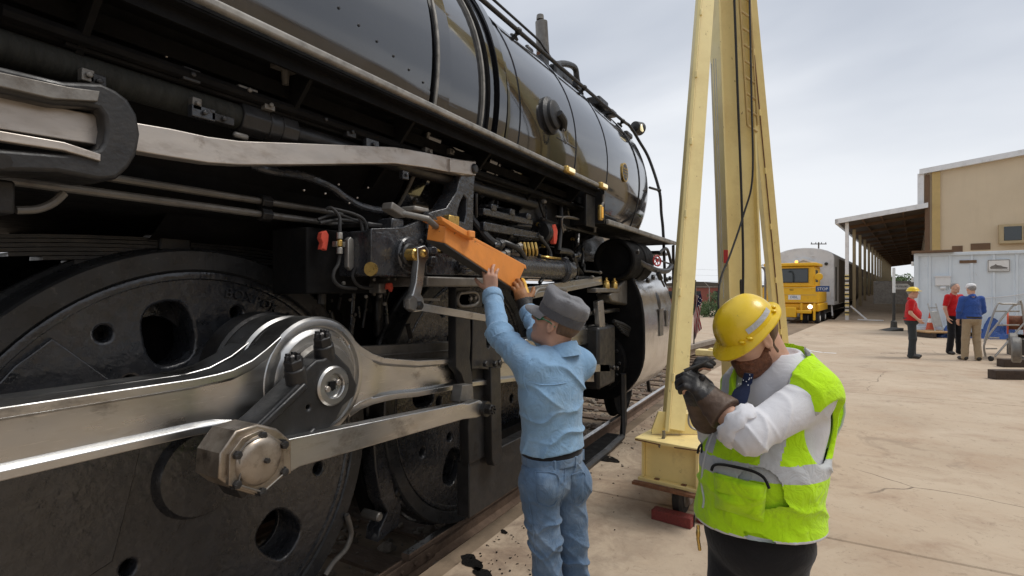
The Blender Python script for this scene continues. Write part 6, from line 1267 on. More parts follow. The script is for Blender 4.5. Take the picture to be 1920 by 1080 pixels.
ff = lambda a, z, b=0: fe + (rightv + fwdv * .25) * a + fwdv * b + V(0, 0, z)
for k in range(-6, 7):
    mb = MB(); mb.cyl(ff(k * .95, 0), ff(k * .95, 2.1), .03, n=8); mb.tube([ff(k * .95, 2.1), ff(k * .95 - .35, 2.45)], .018, 6); mb.build('fence_post', 'galv', fen)
for z, o in ((2.1, 0), (2.22, -.12), (2.34, -.24), (2.45, -.35), (.15, 0)):
    mb = MB(); mb.tube([ff(-6 + o, z), ff(6 + o, z)], .009, 5); mb.build('fence_wire', 'wire', fen)
mb = MB()
for k in range(-60, 60): mb.tube([ff(k * .1, .12), ff(k * .1 + 1.0, 2.1)], .003, 3); mb.tube([ff(k * .1 + 1.0, .12), ff(k * .1, 2.1)], .003, 3)
tag(mb.build('fence_mesh', 'wire', fen), kind='stuff')
def shrub(name, c, rx, rz, label, seed, n=900, ls=.07, trunk=True, group=None):
    rnd = np.random.default_rng(seed); e_ = empty(name, tuple(c), label, 'shrub' if rz < 1.5 else 'tree', group); mb = MB()
    cl = [(rnd.uniform(-.7, .7) * rx, rnd.uniform(-.7, .7) * rx, rz * rnd.uniform(.35, 1.0), rnd.uniform(.25, .5)) for _ in range(14)]
    for i in range(n):
        q = cl[rnd.integers(len(cl))]; d = rnd.normal(0, 1, 3); d /= np.linalg.norm(d); r = rnd.uniform(.5, 1) ** .5 * q[3] * rx
        p = Vector((c.x + q[0] + d[0] * r, c.y + q[1] + d[1] * r, max(c.z + .02, c.z + q[2] + d[2] * r * .8))); a = Vector(rnd.normal(0, 1, 3)).normalized(); b = a.orthogonal().normalized(); s_ = ls * rnd.uniform(.6, 1.4)
        mb.add([p - a * s_, p + b * s_ * .5, p + a * s_, p - b * s_ * .5], [(0, 1, 2, 3)])
    mb.build('foliage', 'foliage', e_, smooth=0)
    mb = MB()
    for k in range(5):
        q = cl[k]; mb.tube([c, c + V(q[0] * .3, q[1] * .3, q[2] * .5), c + V(q[0], q[1], q[2])], [.05 * rx, .035 * rx, .012 * rx], 6)
    mb.build('stems', 'bark', e_)
for k, (px, Z, rx, rz, lab) in enumerate(((1316, 36, .7, .9, 'low green shrub behind the flag at the fence'), (1338, 33, .7, 1.1, 'green shrub growing left of the yellow mast'), (1350, 35, .8, 1.6, 'taller green bush right beside the yellow mast'), (1300, 40, .9, .7, 'low shrub hidden behind the near gantry leg'))):
    c = atD(px, 540, Z); c.z = -.36; shrub('shrub', c, rx, rz, lab, 11 + k, group='shrubs along the fence')
for k, (px, Z, rx, rz, lab) in enumerate(((1680, 105, 3.2, 3.6, 'dark green tree closing the far end of the canopy'), (1705, 98, 3.2, 3.4, 'dark green tree far behind the arrow sign'))):
    c = atD(px, 540, Z); c.z = 0; shrub('tree', c, rx, rz, lab, 31 + k, 1600, .22, group='trees beyond the canopy')
# utility poles, lamp hook
def upole(px, Z, h, lab, arms=1):
    c = atD(px, 540, Z); c.z = -.36; e_ = empty('utility_pole', tuple(c), lab, 'pole', 'utility poles'); mb = MB(); mb.cyl(c, c + V(0, 0, h), .13, .09, 10); mb.build('pole', 'bark', e_)
    for k in range(arms): mb = MB(); mb.bar(c - rightv * 1.1 + V(0, 0, h - .25 - .7 * k), c + rightv * 1.1 + V(0, 0, h - .25 - .7 * k), .1, .12); mb.build('cross_arm', 'bark', e_)
    for q in (-1.0, -.4, .4, 1.0): mb = MB(); mb.cyl(c + rightv * q + V(0, 0, h - .2), c + rightv * q + V(0, 0, h), .05, n=8); mb.build('insulator', 'dark_frame', e_)
    return c
c1 = upole(1535, 75, 8.5, 'wooden utility pole with crossarm rising behind the grey car roof'); c2 = upole(1434, 110, 7.0, 'far utility pole with crossarm left of the rail mover')
for z in (6.4, 5.4):
    mb = MB(); A = c2 + V(0, 0, z); B = atD(1200, 540, 80); B.z = z - 1.0
    mb.tube([A + (B - A) * (k / 8) + V(0, 0, -.8 * math.sin(math.pi * k / 8)) for k in range(9)], .012, 4); tag(mb.build('power_line', 'wire', None, tuple(A)), 'upper overhead wire running left from the far utility pole' if z > 6 else 'lower overhead wire running left from the far utility pole', 'wire')
c = atD(1435, 540, 24); c.z = -.2; mb = MB(); mb.tube(smoothpath([V(c.x, c.y, -.2), V(c.x, c.y, 1.9), V(c.x, c.y, 2.35)] + [V(c.x, c.y, 2.35) - rightv * .16 + rightv * .16 * math.cos(a) + V(0, 0, .28 * math.sin(a)) for a in (.5, 1.0, 1.5)] + [V(c.x, c.y, 2.62) - rightv * .32], 5), .05, 8); tag(mb.build('hooked_pipe', 'dull_steel', None, tuple(c)), 'grey hooked steel pipe standing left of the rail mover', 'pipe')
# far low rise and yard clutter at the horizon
mb = MB(); rs = []
for k in range(40):
    a = R_(-35 + k * 4.2); r_ = 420; p = Vector((r_ * math.cos(a), r_ * math.sin(a), 0)); h = 3 + 2.5 * math.sin(k * .7) + 1.5 * math.sin(k * 1.9)
    rs.append([p + V(0, 0, -1), p + V(0, 0, h), p * 1.15 + V(0, 0, -1)])
mb.rings(rs, True, True); tag(mb.build('hills', 'bark', smooth=40), kind='structure')
for k, (px, Z, wd, h, m) in enumerate(((1428, 60, 2.2, 1.6, 'galv'), (1440, 70, 3.0, 2.3, 'dull_steel'))):
    c = atD(px, 540, Z); c.z = -.36; e_ = empty('yard_tank', tuple(c), ('low galvanised yard tank between mast and far leg', 'taller grey yard tank between mast and far leg')[k], 'tank'); mb = MB(); mb.lathe(c, (0, 0, 1), [(0, wd / 2), (h, wd / 2), (h + .15, wd / 2 - .2)], 20); mb.build('shell', m, e_); mb = MB(); mb.cyl(c + V(0, 0, h), c + V(0, 0, h + .5), .12, n=10); mb.build('vent_pipe', 'dark_frame', e_)
# ================================================================== people
# bodies and clothes are grown from smooth unions of tapered limbs and turned into one closed surface
mat('skin', (0.58, 0.34, 0.24), 0.5, 0, 0.10, 14, bump=0.12, bscale=90, dirt=(0.50, 0.22, 0.15), dscale=11, damt=0.35, spec=0.4, bdist=0.004)
mat('skin_grimy', (0.46, 0.26, 0.18), 0.55, 0, 0.16, 14, bump=0.15, bscale=90, dirt=(0.24, 0.15, 0.11), dscale=12, damt=0.5, bdist=0.004)
def cloth(name, base, var=.14, scale=7, fade=None, damt=.5, dscale=4, weave=420, rough=.9, wr=.32, wscale=16, grime=None):
    m = mat(name, base, rough, 0, var, scale, dirt=fade, dscale=dscale, damt=damt, spec=.2, sheen=.15, rvar=.04, warp=.8)
    t = m.node_tree; nn = t.nodes.new; ll = t.links.new; b = t.nodes['Principled BSDF']; tc = nn('ShaderNodeTexCoord')
    n1 = nn('ShaderNodeTexNoise'); n1.inputs['Scale'].default_value = weave; n1.inputs['Detail'].default_value = 2; ll(tc.outputs['Object'], n1.inputs['Vector'])
    n2 = nn('ShaderNodeTexNoise'); n2.inputs['Scale'].default_value = wscale; n2.inputs['Detail'].default_value = 4; n2.inputs['Distortion'].default_value = 1.6; ll(tc.outputs['Object'], n2.inputs['Vector'])
    b1 = nn('ShaderNodeBump'); b1.inputs['Strength'].default_value = .25; b1.inputs['Distance'].default_value = .002; ll(n1.outputs['Fac'], b1.inputs['Height'])
    b2 = nn('ShaderNodeBump'); b2.inputs['Strength'].default_value = wr; b2.inputs['Distance'].default_value = .03; ll(n2.outputs['Fac'], b2.inputs['Height']); ll(b1.outputs['Normal'], b2.inputs['Normal'])
    ll(b2.outputs['Normal'], b.inputs['Normal'])
    if grime:
        src = b.inputs['Base Color'].links[0].from_socket; n3 = nn('ShaderNodeTexNoise'); n3.inputs['Scale'].default_value = 6.5; n3.inputs['Detail'].default_value = 9; n3.inputs['Roughness'].default_value = .75; ll(tc.outputs['Object'], n3.inputs['Vector'])
        r3 = nn('ShaderNodeMapRange'); r3.inputs['From Min'].default_value = .56; r3.inputs['From Max'].default_value = .78; r3.inputs['To Max'].default_value = .75; ll(n3.outputs['Fac'], r3.inputs['Value'])
        x = nn('ShaderNodeMix'); x.data_type = 'RGBA'; x.inputs['B'].default_value = (*grime, 1); ll(r3.outputs['Result'], x.inputs['Factor']); ll(src, x.inputs['A']); ll(x.outputs['Result'], b.inputs['Base Color'])
    return m
cloth('denim_shirt', (0.215, 0.36, 0.535), fade=(0.315, 0.45, 0.585), damt=.7, dscale=5, grime=(.13, .19, .26))
cloth('denim_jeans', (0.10, 0.165, 0.265), fade=(0.25, 0.325, 0.42), damt=.85, dscale=3.6, var=.22, grime=(.06, .065, .075))
cloth('black_cloth', (0.012, 0.012, 0.014), var=.2, rough=.85, wr=.15)
cloth('white_shirt', (0.66, 0.66, 0.69), var=.05, fade=(0.58, 0.58, 0.60), damt=.4, wr=.12)
cloth('hi_vis', (0.50, 0.83, 0.012), var=.06, fade=(0.40, 0.66, 0.03), damt=.5, dscale=6, wr=.4, grime=(.20, .27, .05))
cloth('silver_tape', (0.50, 0.51, 0.52), var=.08, rough=.5, fade=(0.36, 0.37, 0.37), damt=.4)
cloth('grey_cap', (0.185, 0.185, 0.195), var=.15, fade=(0.10, 0.10, 0.11), damt=.5, wr=.3)
cloth('grey_cap_dark', (0.09, 0.09, 0.098), var=.2, wr=.3)
cloth('navy_tie', (0.012, 0.020, 0.055), wr=.1)
cloth('red_polo', (0.50, 0.012, 0.014), var=.1, wr=.5)
cloth('purple_sleeve', (0.045, 0.018, 0.11), wr=.4)
cloth('blue_shirt', (0.035, 0.085, 0.30), var=.15, wr=.6)
cloth('khaki', (0.36, 0.275, 0.175), var=.1, wr=.6)
cloth('charcoal', (0.035, 0.04, 0.042), wr=.5)
cloth('white_cap', (0.74, 0.74, 0.74), var=.05, wr=.2)
mat('leather_brown', (0.085, 0.052, 0.034), .6, 0, .3, 14, bump=.5, bscale=50, dirt=(.16, .11, .08), dscale=7, damt=.6, bdist=.008)
mat('leather_black', (0.018, 0.016, 0.015), .5, 0, .3, 14, bump=.5, bscale=50, dirt=(.06, .05, .045), dscale=8, damt=.5, bdist=.008)
mat('leather_tan', (0.27, 0.115, 0.04), .6, 0, .2, 16, bump=.4, bscale=60, bdist=.006)
mat('glove_yellow', (0.75, 0.42, 0.05), .6, 0, .1, 10)
mat('hair_brown', (0.13, 0.075, 0.042), .6, 0, .4, 40, bump=.8, bscale=120, stretch=(1, 1, .3), bdist=.006)
mat('hair_red', (0.15, 0.055, 0.025), .65, 0, .45, 60, bump=.9, bscale=140, bdist=.006)
mat('hair_grey', (0.25, 0.245, 0.24), .65, 0, .3, 40, bump=.7, bscale=120, bdist=.006)
mat('hat_yellow', (0.82, 0.56, 0.012), .34, 0, .06, 5, bump=.04, bscale=30, coat=.25, dirt=(.42, .25, .02), dscale=11, damt=.6)
stain('hat_yellow', (.16, .11, .03), 26, .63, .69, .7)
mat('lens_green', (0.01, 0.13, 0.05), .15, 0, .1, 5, spec=.8)
mat('shoe', (0.025, 0.022, 0.02), .5, 0, .2, 10)

f32 = np.float32
def A3(v): return np.array((v[0], v[1], v[2]), f32)
def cap(P, a, b, ra, rb):
    a, b = A3(a), A3(b); ba = b - a; pa = P - a; h = np.clip(pa @ ba / max(float(ba @ ba), 1e-9), 0, 1); q = pa - h[:, None] * ba
    return np.sqrt(np.einsum('ij,ij->i', q, q)) - (ra + (rb - ra) * h)
def ell(P, c, r, ax=None):
    q = P - A3(c)
    if ax is not None: q = q @ np.array([A3(x) for x in ax], f32).T
    r = np.array(r, f32); k0 = np.sqrt(((q / r) ** 2).sum(1)); k1 = np.sqrt(((q / (r * r)) ** 2).sum(1)) + 1e-6
    return k0 * (k0 - 1) / k1
def smin(a, b, k): h = np.clip(.5 + .5 * (b - a) / k, 0, 1); return b * (1 - h) + a * h - k * h * (1 - h)
def smax(a, b, k): return -smin(-a, -b, k)
def half(P, p, n): n = Vector(n).normalized(); return (P - A3(p)) @ A3(n)           # negative behind the plane
def fold(P, d, fr, d2, f2, am, ph=0.0):
    s = P @ A3(d) * fr + am * np.sin(P @ A3(d2) * f2 + ph) + .5 * am * np.sin(P @ A3(d2) * f2 * 2.7 + P @ A3(d) * fr * .31 + 2 * ph) + ph
    k = .55 + .45 * np.sin(P @ A3(d2) * f2 * .53 + P @ A3(d) * fr * .17 + 1.3 * ph)                       # creases fade in and out
    return -((1 - np.abs(np.sin(s * .5))) ** 3.0 * 3.0 - .75) * k * .62
def nets(fn, lo, hi, h):
    lo = np.array(lo, f32); hi = np.array(hi, f32); B = 8; n = (np.ceil((hi - lo) / (h * B)).astype(int) + 1) * B + 1
    nb = (n - 1) // B; g = [lo[i] + (np.arange(nb[i]) + .5) * B * h for i in range(3)]
    C = np.stack(np.meshgrid(*g, indexing='ij'), -1).reshape(-1, 3).astype(f32); dC = fn(C).reshape(nb)
    D = np.repeat(np.repeat(np.repeat(dC, B, 0), B, 1), B, 2); D = np.pad(D, ((0, 1),) * 3, mode='edge').astype(f32)
    act = np.argwhere(np.abs(dC) < B * h * 1.05)
    o = np.stack(np.meshgrid(*[np.arange(B + 1)] * 3, indexing='ij'), -1).reshape(-1, 3)
    for s in range(0, len(act), 1500):
        idx = (act[s:s + 1500, None, :] * B + o[None]).reshape(-1, 3); D[idx[:, 0], idx[:, 1], idx[:, 2]] = fn((lo + idx * h).astype(f32))
    S = D < 0; c = S[:-1, :-1, :-1].astype(np.int8)
    for i, j, k in ((0, 0, 1), (0, 1, 0), (0, 1, 1), (1, 0, 0), (1, 0, 1), (1, 1, 0), (1, 1, 1)):
        c = c + S[i:S.shape[0] - 1 + i, j:S.shape[1] - 1 + j, k:S.shape[2] - 1 + k]
    cell = np.argwhere((c > 0) & (c < 8)); vid = -np.ones(c.shape, np.int32); vid[cell[:, 0], cell[:, 1], cell[:, 2]] = np.arange(len(cell))
    acc = np.zeros((len(cell), 3)); cnt = np.zeros(len(cell)); cr = np.array([(0, 0, 0), (0, 0, 1), (0, 1, 0), (0, 1, 1), (1, 0, 0), (1, 0, 1), (1, 1, 0), (1, 1, 1)])
    for a in range(8):
        for b in range(a + 1, 8):
            if np.abs(cr[a] - cr[b]).sum() != 1: continue
            i0, i1 = cell + cr[a], cell + cr[b]; d0 = D[i0[:, 0], i0[:, 1], i0[:, 2]]; d1 = D[i1[:, 0], i1[:, 1], i1[:, 2]]; m = (d0 < 0) != (d1 < 0)
            t = np.where(m, d0 / np.where(m, d0 - d1, 1), 0)[:, None]; acc += np.where(m[:, None], cr[a] + (cr[b] - cr[a]) * t, 0); cnt += m
    Vv = lo + (cell + acc / cnt[:, None]) * h; Q = []
    for ax in range(3):
        u, v = [(1, 2), (2, 0), (0, 1)][ax]; sl0 = [slice(None)] * 3; sl1 = [slice(None)] * 3; sl0[ax] = slice(0, -1); sl1[ax] = slice(1, None)
        s0, s1 = S[tuple(sl0)], S[tuple(sl1)]; e_ = np.argwhere(s0 != s1); e_ = e_[(e_[:, u] > 0) & (e_[:, v] > 0) & (e_[:, u] < S.shape[u] - 1) & (e_[:, v] < S.shape[v] - 1)]
        fl = s0[e_[:, 0], e_[:, 1], e_[:, 2]]; du = np.zeros(3, int); du[u] = 1; dv_ = np.zeros(3, int); dv_[v] = 1
        q = [vid[tuple((e_ - x).T)] for x in (du + dv_, dv_, 0 * du, du)]; q = np.stack(q, 1); q[~fl] = q[~fl][:, ::-1]; Q.append(q)
    return Vv, np.concatenate(Q)
def relax(Vv, Q, it=1, lam=.5):
    e_ = np.concatenate([Q[:, [0, 1]], Q[:, [1, 2]], Q[:, [2, 3]], Q[:, [3, 0]]]); n = len(Vv); cnt = np.bincount(e_.ravel(), minlength=n)[:, None]
    for _ in range(it):
        a = np.zeros_like(Vv)
        for k in range(3): a[:, k] = np.bincount(e_[:, 0], Vv[e_[:, 1], k], n) + np.bincount(e_[:, 1], Vv[e_[:, 0], k], n)
        Vv = Vv + lam * (a / np.maximum(cnt, 1) - Vv)
    return Vv
def grow(name, fn, lo, hi, h, mats, parent, pick=None, it=2):
    Vv, Q = nets(fn, lo, hi, h); Vv = relax(Vv, Q, it); b = np.array(BASE[parent.name])
    me = bpy.data.meshes.new(name); me.vertices.add(len(Vv)); me.vertices.foreach_set('co', (Vv - b).ravel())
    me.loops.add(Q.size); me.loops.foreach_set('vertex_index', Q.ravel().astype(np.int32)); me.polygons.add(len(Q)); me.polygons.foreach_set('loop_start', np.arange(0, Q.size, 4, dtype=np.int32)); me.polygons.foreach_set('loop_total', np.full(len(Q), 4, np.int32))
    me.update(calc_edges=True); me.validate()
    me.polygons.foreach_set('use_smooth', [True] * len(me.polygons))
    for m in (mats if isinstance(mats, (list, tuple)) else [mats]): me.materials.append(M[m])
    if pick is not None:
        cen = Vv[Q].mean(1).astype(f32); me.polygons.foreach_set('material_index', np.asarray(pick(cen), np.int32)[:len(me.polygons)])
    o = bpy.data.objects.new(name, me); col.objects.link(o); o.parent = parent; BASE[o.name] = BASE[parent.name]; return o
def bounds(pts, m=.12):
    a = np.array([A3(p) for p in pts]); return a.min(0) - m, a.max(0) + m
UP = V(0, 0, 1)
def D3(r, f, u): return (rightv * r + fwdv * f + UP * u).normalized()
class Head:
    def __init__(s, c, f, lean=UP):
        s.c = Vector(c); s.f = Vector(f).normalized(); s.l = Vector(lean).cross(s.f).normalized(); s.u = s.f.cross(s.l).normalized()
    def w(s, a, b, c): return s.c + s.f * a + s.l * b + s.u * c
    def loc(s, P): return (P - A3(s.c)) @ np.array([A3(s.f), A3(s.l), A3(s.u)], f32).T
    def sdf(s, P):
        q = s.loc(P); E = lambda c, r: ell(q, c, r); C = lambda a, b, ra, rb: cap(q, a, b, ra, rb)
        d = E((-.012, 0, .032), (.100, .078, .092)); d = smin(d, E((.020, 0, -.035), (.074, .060, .082)), .03); d = smin(d, E((.066, 0, -.098), (.024, .026, .020)), .03)
        d = smin(d, C((-.02, -.05, -.075), (.05, -.022, -.10), .02, .018), .03); d = smin(d, C((-.02, .05, -.075), (.05, .022, -.10), .02, .018), .03)
        d = smin(d, C((.084, -.034, .030), (.084, .034, .030), .011, .011), .018)
        for k in (-1, 1):
            d = smin(d, E((.062, k * .044, -.018), (.024, .018, .02)), .02); d = smax(d, -E((.100, k * .032, .010), (.017, .017, .012)), .010); d = smin(d, E((.080, k * .031, .010), (.0125, .0125, .0125)), .003)
            d = smin(d, C((.086, k * .020, .020), (.080, k * .046, .016), .004, .003), .006)
            ear = ell(q, (-.008, k * .080, -.008), (.020, .009, .033)); ear = smax(ear, -ell(q, (-.004, k * .092, -.006), (.012, .010, .020)), .006); d = smin(d, ear, .008)
        d = smin(d, C((.098, 0, .014), (.116, 0, -.022), .008, .0125), .012)
        for k in (-1, 1): d = smin(d, E((.104, k * .013, -.026), (.011, .008, .008)), .006)
        d = smin(d, C((.091, -.018, -.054), (.091, .018, -.054), .0065, .0065), .008); d = smin(d, C((.089, -.016, -.067), (.089, .016, -.067), .0075, .0075), .006); d = smax(d, -C((.099, -.022, -.060), (.099, .022, -.060), .0025, .0025), .003)
        return d
def hand(P, w, d, n, t, curl, sc=1.0, thumb=.5, spread=.10, r=1.0):
    """w wrist, d towards the fingers, n out of the palm, t to the thumb side; curl: four bend angles"""
    d = Vector(d).normalized(); n = (Vector(n) - d * d.dot(Vector(n))).normalized(); t = (Vector(t) - d * d.dot(Vector(t)) - n * n.dot(Vector(t))).normalized(); w = Vector(w); o = None
    for i, (of, ln) in enumerate(((.030, .082), (.010, .088), (-.010, .084), (-.028, .074))):
        k = w + d * ln * sc + t * of * sc; m = cap(P, w + t * of * .6 * sc, k, .0155 * sc * r, .0125 * sc * r); o = m if o is None else smin(o, m, .016 * sc)
    for i, (of, ln) in enumerate(((.030, .082), (.010, .088), (-.010, .084), (-.028, .074))):
        p = w + d * ln * sc + t * of * sc; a = curl[i] * .45; dd = (d + t * spread * (1.5 - i)).normalized(); L3 = [x * sc * (1.0, 1.08, 1.0, .82)[i] for x in (.043, .028, .022)]; rr = [x * sc * r * (1, 1, 1, .88)[i] for x in (.0105, .0095, .0088, .0075)]
        for j in range(3):
            dj = dd * math.cos(a) + n * math.sin(a); q = p + dj * L3[j]; o = smin(o, cap(P, p, q, rr[j], rr[j + 1]), .004 * sc); p = q; a += curl[i] * (.75, .6, 0)[j]
    p = w + d * .022 * sc + t * .026 * sc; dj = (t * .75 + d * .62 + n * .25).normalized()
    for j, (ln, ra, rb) in enumerate(((.042, .0155, .0125), (.034, .0125, .011), (.028, .011, .0085))):
        q = p + dj * ln * sc; o = smin(o, cap(P, p, q, ra * sc * r, rb * sc * r), .010 * sc if j == 0 else .003); p = q; dj = (dj + (d * .5 + n * .5 - t * .35) * thumb).normalized()
    return o
def shoe(mbase, ankle, f, parent, m='shoe'):
    f = Vector((f[0], f[1], 0)).normalized(); a = Vector((ankle[0], ankle[1], 0)); s_ = Vector((-f.y, f.x, 0))
    fn = lambda P: smax(smin(cap(P, a + V(0, 0, .06) - f * .03, a + V(0, 0, .045) + f * .15, .052, .042), cap(P, a + V(0, 0, .12), a + V(0, 0, .06), .045, .05), .03), -(half(P, (0, 0, .004), UP)), .004)
    lo, hi = bounds([a - f * .1, a + f * .2, a + V(0, 0, .15)], .08); return grow('shoe', fn, lo, hi, .010, m, parent)
def lath(H, prof, n=36, sx=1.0, sy=1.0, fwd=0.0):          # rings in the head's frame: (height, radius)
    return [[H.w(fwd + r * sx * math.cos(2 * math.pi * i / n), r * sy * math.sin(2 * math.pi * i / n), z) for i in range(n)] for z, r in prof]

# ------------------------------------------------------------------ the worker in blue, back to us, arms raised to the beam
b = atD(1050, 540, 2.47); b.z = 0
W1 = empty('person', tuple(b), 'person in light blue denim shirt, jeans and grey cap raising the orange beam', 'person')
J = atD
tf, tl = D3(-.75, .66, 0), D3(-.66, -.75, 0)
sL, sR = J(998, 690, 2.36), J(1086, 684, 2.58); eL, wL = J(936, 628, 2.58), J(922, 548, 2.78); eR, wR = J(1010, 622, 2.84), J(984, 572, 2.97)
hipL, hipR = J(1010, 905, 2.41), J(1062, 905, 2.53); kL, kR = J(1022, 1010, 2.40), J(1073, 1010, 2.53); aL, aR = J(1035, 1195, 2.46), J(1085, 1188, 2.60)
H1_ = Head(J(1043, 606, 2.47), D3(-.80, .40, .42))
nb1 = J(1049, 660, 2.47); ch1 = J(1034, 732, 2.45); ab1 = J(1036, 815, 2.47); pv1 = J(1036, 880, 2.47)
axT = (tl, tf, UP); axT1 = axT
dL = D3(-.12, .18, 1); dR = D3(-.28, .25, 1)
lo, hi = bounds([sL, sR, eL, wL, wR, H1_.c + UP * .12, aL - UP * .1, aR, wL + UP * .2], .16)
def body1(P):
    d = H1_.sdf(P); d = smin(d, cap(P, H1_.w(-.03, 0, -.05), nb1, .056, .062), .03)
    d = smin(d, ell(P, ch1, (.15, .095, .19), axT), .05); d = smin(d, ell(P, ab1, (.135, .10, .16), axT), .05); d = smin(d, ell(P, pv1, (.145, .10, .11), axT), .05)
    for s_, e_, w_ in ((sL, eL, wL), (sR, eR, wR)): d = smin(d, smin(cap(P, s_, e_, .050, .040), cap(P, e_, w_, .040, .028), .02), .04)
    for h_, k_, a_ in ((hipL, kL, aL), (hipR, kR, aR)): d = smin(d, smin(cap(P, h_, k_, .075, .052), cap(P, k_, a_, .052, .038), .03), .04)
    d = smin(d, hand(P, wL, D3(-.10, .22, 1), D3(.25, 1, -.1), D3(-1, .2, .1), (.25, .5, .6, .7), 1.0, .25, .12), .012)
    return smin(d, hand(P, wR, dR, D3(-.3, 1, 0), D3(1, .3, .1), (.5, .6, .7, .8), .9, .3), .012)
B1 = grow('body', body1, lo, hi, .0052, ['skin_grimy'], W1, None, 1)
def shirt1(P):
    d = ell(P, ch1, (.186, .128, .215), axT); d = smin(d, ell(P, ab1, (.160, .128, .19), axT), .07); d = smin(d, ell(P, J(1036, 845, 2.47), (.158, .128, .13), axT), .05)
    d = smin(d, cap(P, sL, sR, .068, .068), .05)
    aw = []
    for s_, e_, w_, e1 in ((sL, eL, wL, .93), (sR, eR, wR, .72)):
        w2 = e_ + (w_ - e_) * e1; a = smin(cap(P, s_, e_, .078, .060), cap(P, e_, w2, .058, .047), .025); ed = (e_ - s_).normalized(); fd = (w2 - e_).normalized()
        a = a + .009 * fold(P, ed, 80, rightv, 20, 1.0, 1.0) * np.clip(1 - np.abs(half(P, e_, ed)) / .22, 0, 1) + .008 * fold(P, fd, 90, UP, 18, 1.0, .3) * np.clip(1 - np.abs(half(P, e_, fd)) / .2, 0, 1)
        a = smax(a, half(P, w2, fd), .006); d = smin(d, a, .035)
    # tension folds across the back, drag lines to the raised shoulders, gathers at the waist
    z = P[:, 2]; back = np.clip(-half(P, ch1, tf) / .1 + .4, 0, 1)
    d = d + .008 * fold(P, UP, 60, rightv, 14, 1.4, .5) * np.clip((1.22 - z) / .12, 0, 1) + .009 * fold(P, D3(.62, 0, .78), 52, rightv, 10, 1.2, 2.0) * np.clip((z - 1.12) / .1, 0, 1) * np.clip((1.40 - z) / .06, 0, 1)
    d = d + .007 * fold(P, D3(.9, 0, -.35), 62, UP, 9, 1.1, .2) * np.clip((1.08 - z) / .1, 0, 1)
    hem = z - (.962 + .010 * np.cos((P - A3(ab1)) @ A3(tl) * 14))
    d = smax(d, -hem, .006); d = smax(d, -ell(P, nb1 + UP * .055, (.075, .07, .07)), .012); return d
sh = grow('shirt', shirt1, *bounds([sL, sR, eL, wL, wR, J(1036, 860, 2.47)], .15), .0046, ['denim_shirt'], W1, None, 1)
# collar
def collar(Hd, base, f, r0, r1, h0, h1, m, parent, tilt=.25, gap=.55, t=.006, sx=1.0):
    f = Vector((f.x, f.y, 0)).normalized(); l = UP.cross(f); rs = []; n = 26
    for i in range(n + 1):
        a = gap + (2 * math.pi - 2 * gap) * i / n; dv_ = f * math.cos(a) * sx + l * math.sin(a); bk = -math.cos(a)
        p0 = base + dv_ * r0 + UP * (h0 + tilt * .06 * bk); p1 = base + dv_ * (r0 - .004) + UP * (h1 + tilt * .10 * bk); p2 = base + dv_ * r1 + UP * (h0 - .012 + tilt * .06 * bk)
        rs.append([p0, p1, p1 + dv_ * t, p2 + dv_ * t * .5, p2])
    mb = MB(); mb.rings(rs); return mb.build('collar', m, parent, smooth=70)
collar(H1_, nb1 - UP * .012, tf, .078, .100, .0, .040, 'denim_shirt', sh, .3)
for w_, e_, e1, rr in ((wL, eL, .90, .050), (wR, eR, .70, .050)):
    fd = (w_ - e_).normalized(); c_ = e_ + (w_ - e_) * e1; mb = MB(); mb.lathe(c_ - fd * .03, fd, [(0, rr), (.005, rr + .006), (.05, rr + .002), (.056, rr - .004), (.056, rr - .012), (.0, rr - .01)], 26, False, False); mb.build('cuff', 'denim_shirt', sh, smooth=60)
# back yoke seam
und = grow('undershirt', lambda P: smax(smax(ell(P, J(1036, 848, 2.47), (.160, .128, .19), axT), -(P[:, 2] - .934 - .006 * np.sin(P @ A3(rightv) * 40)), .004), P[:, 2] - .99, .004), *bounds([J(1036, 850, 2.47)], .2), .008, ['black_cloth'], W1)
def jeans1(P):
    d = ell(P, pv1 + UP * .02, (.158, .125, .15), axT); d = smin(d, ell(P, hipL - tf * .045 + UP * .01, (.09, .085, .10), axT), .04); d = smin(d, ell(P, hipR - tf * .045 + UP * .01, (.09, .085, .10), axT), .04)
    for h_, k_, a_, ph in ((hipL, kL, aL, .0), (hipR, kR, aR, 2.0)):
        g = smin(cap(P, h_, k_, .096, .072), cap(P, k_, a_ + UP * .03, .072, .068), .03); g = g + .010 * fold(P, UP, 56, rightv, 14, 1.8, ph) * np.clip((.80 - P[:, 2]) / .2, .25, 1) + .006 * fold(P, D3(.75, 0, .65), 62, UP, 11, 1.3, ph); d = smin(d, g, .022)
    d = d + .005 * fold(P, D3(.8, .2, .5), 62, UP, 12, 1.4, 1.3)
    return smax(d, P[:, 2] - .950, .006)
jn = grow('jeans', jeans1, *bounds([pv1, kL, kR, aL, aR], .17), .0050, ['denim_jeans'], W1, None, 1)
def march(fn, pts, off=0.0, t0=1.7, fall=2.4, it=46):          # from the eye to a garment's surface, all points at once
    o = np.array(cam.location, f32); d_ = np.array([tuple(atD(a, c_, 1.0) - cam.location) for a, c_ in pts], f32); d_ /= np.linalg.norm(d_, axis=1)[:, None]; t = np.full(len(pts), t0, f32)
    for _ in range(it): t += np.maximum(fn((o + d_ * t[:, None]).astype(f32)), -.02) * .85
    t = np.where((t > t0 - .5) & (t < t0 + 1.4), t, fall) - np.array(off, f32)
    return [Vector(x) for x in (o + d_ * t[:, None]).tolist()]
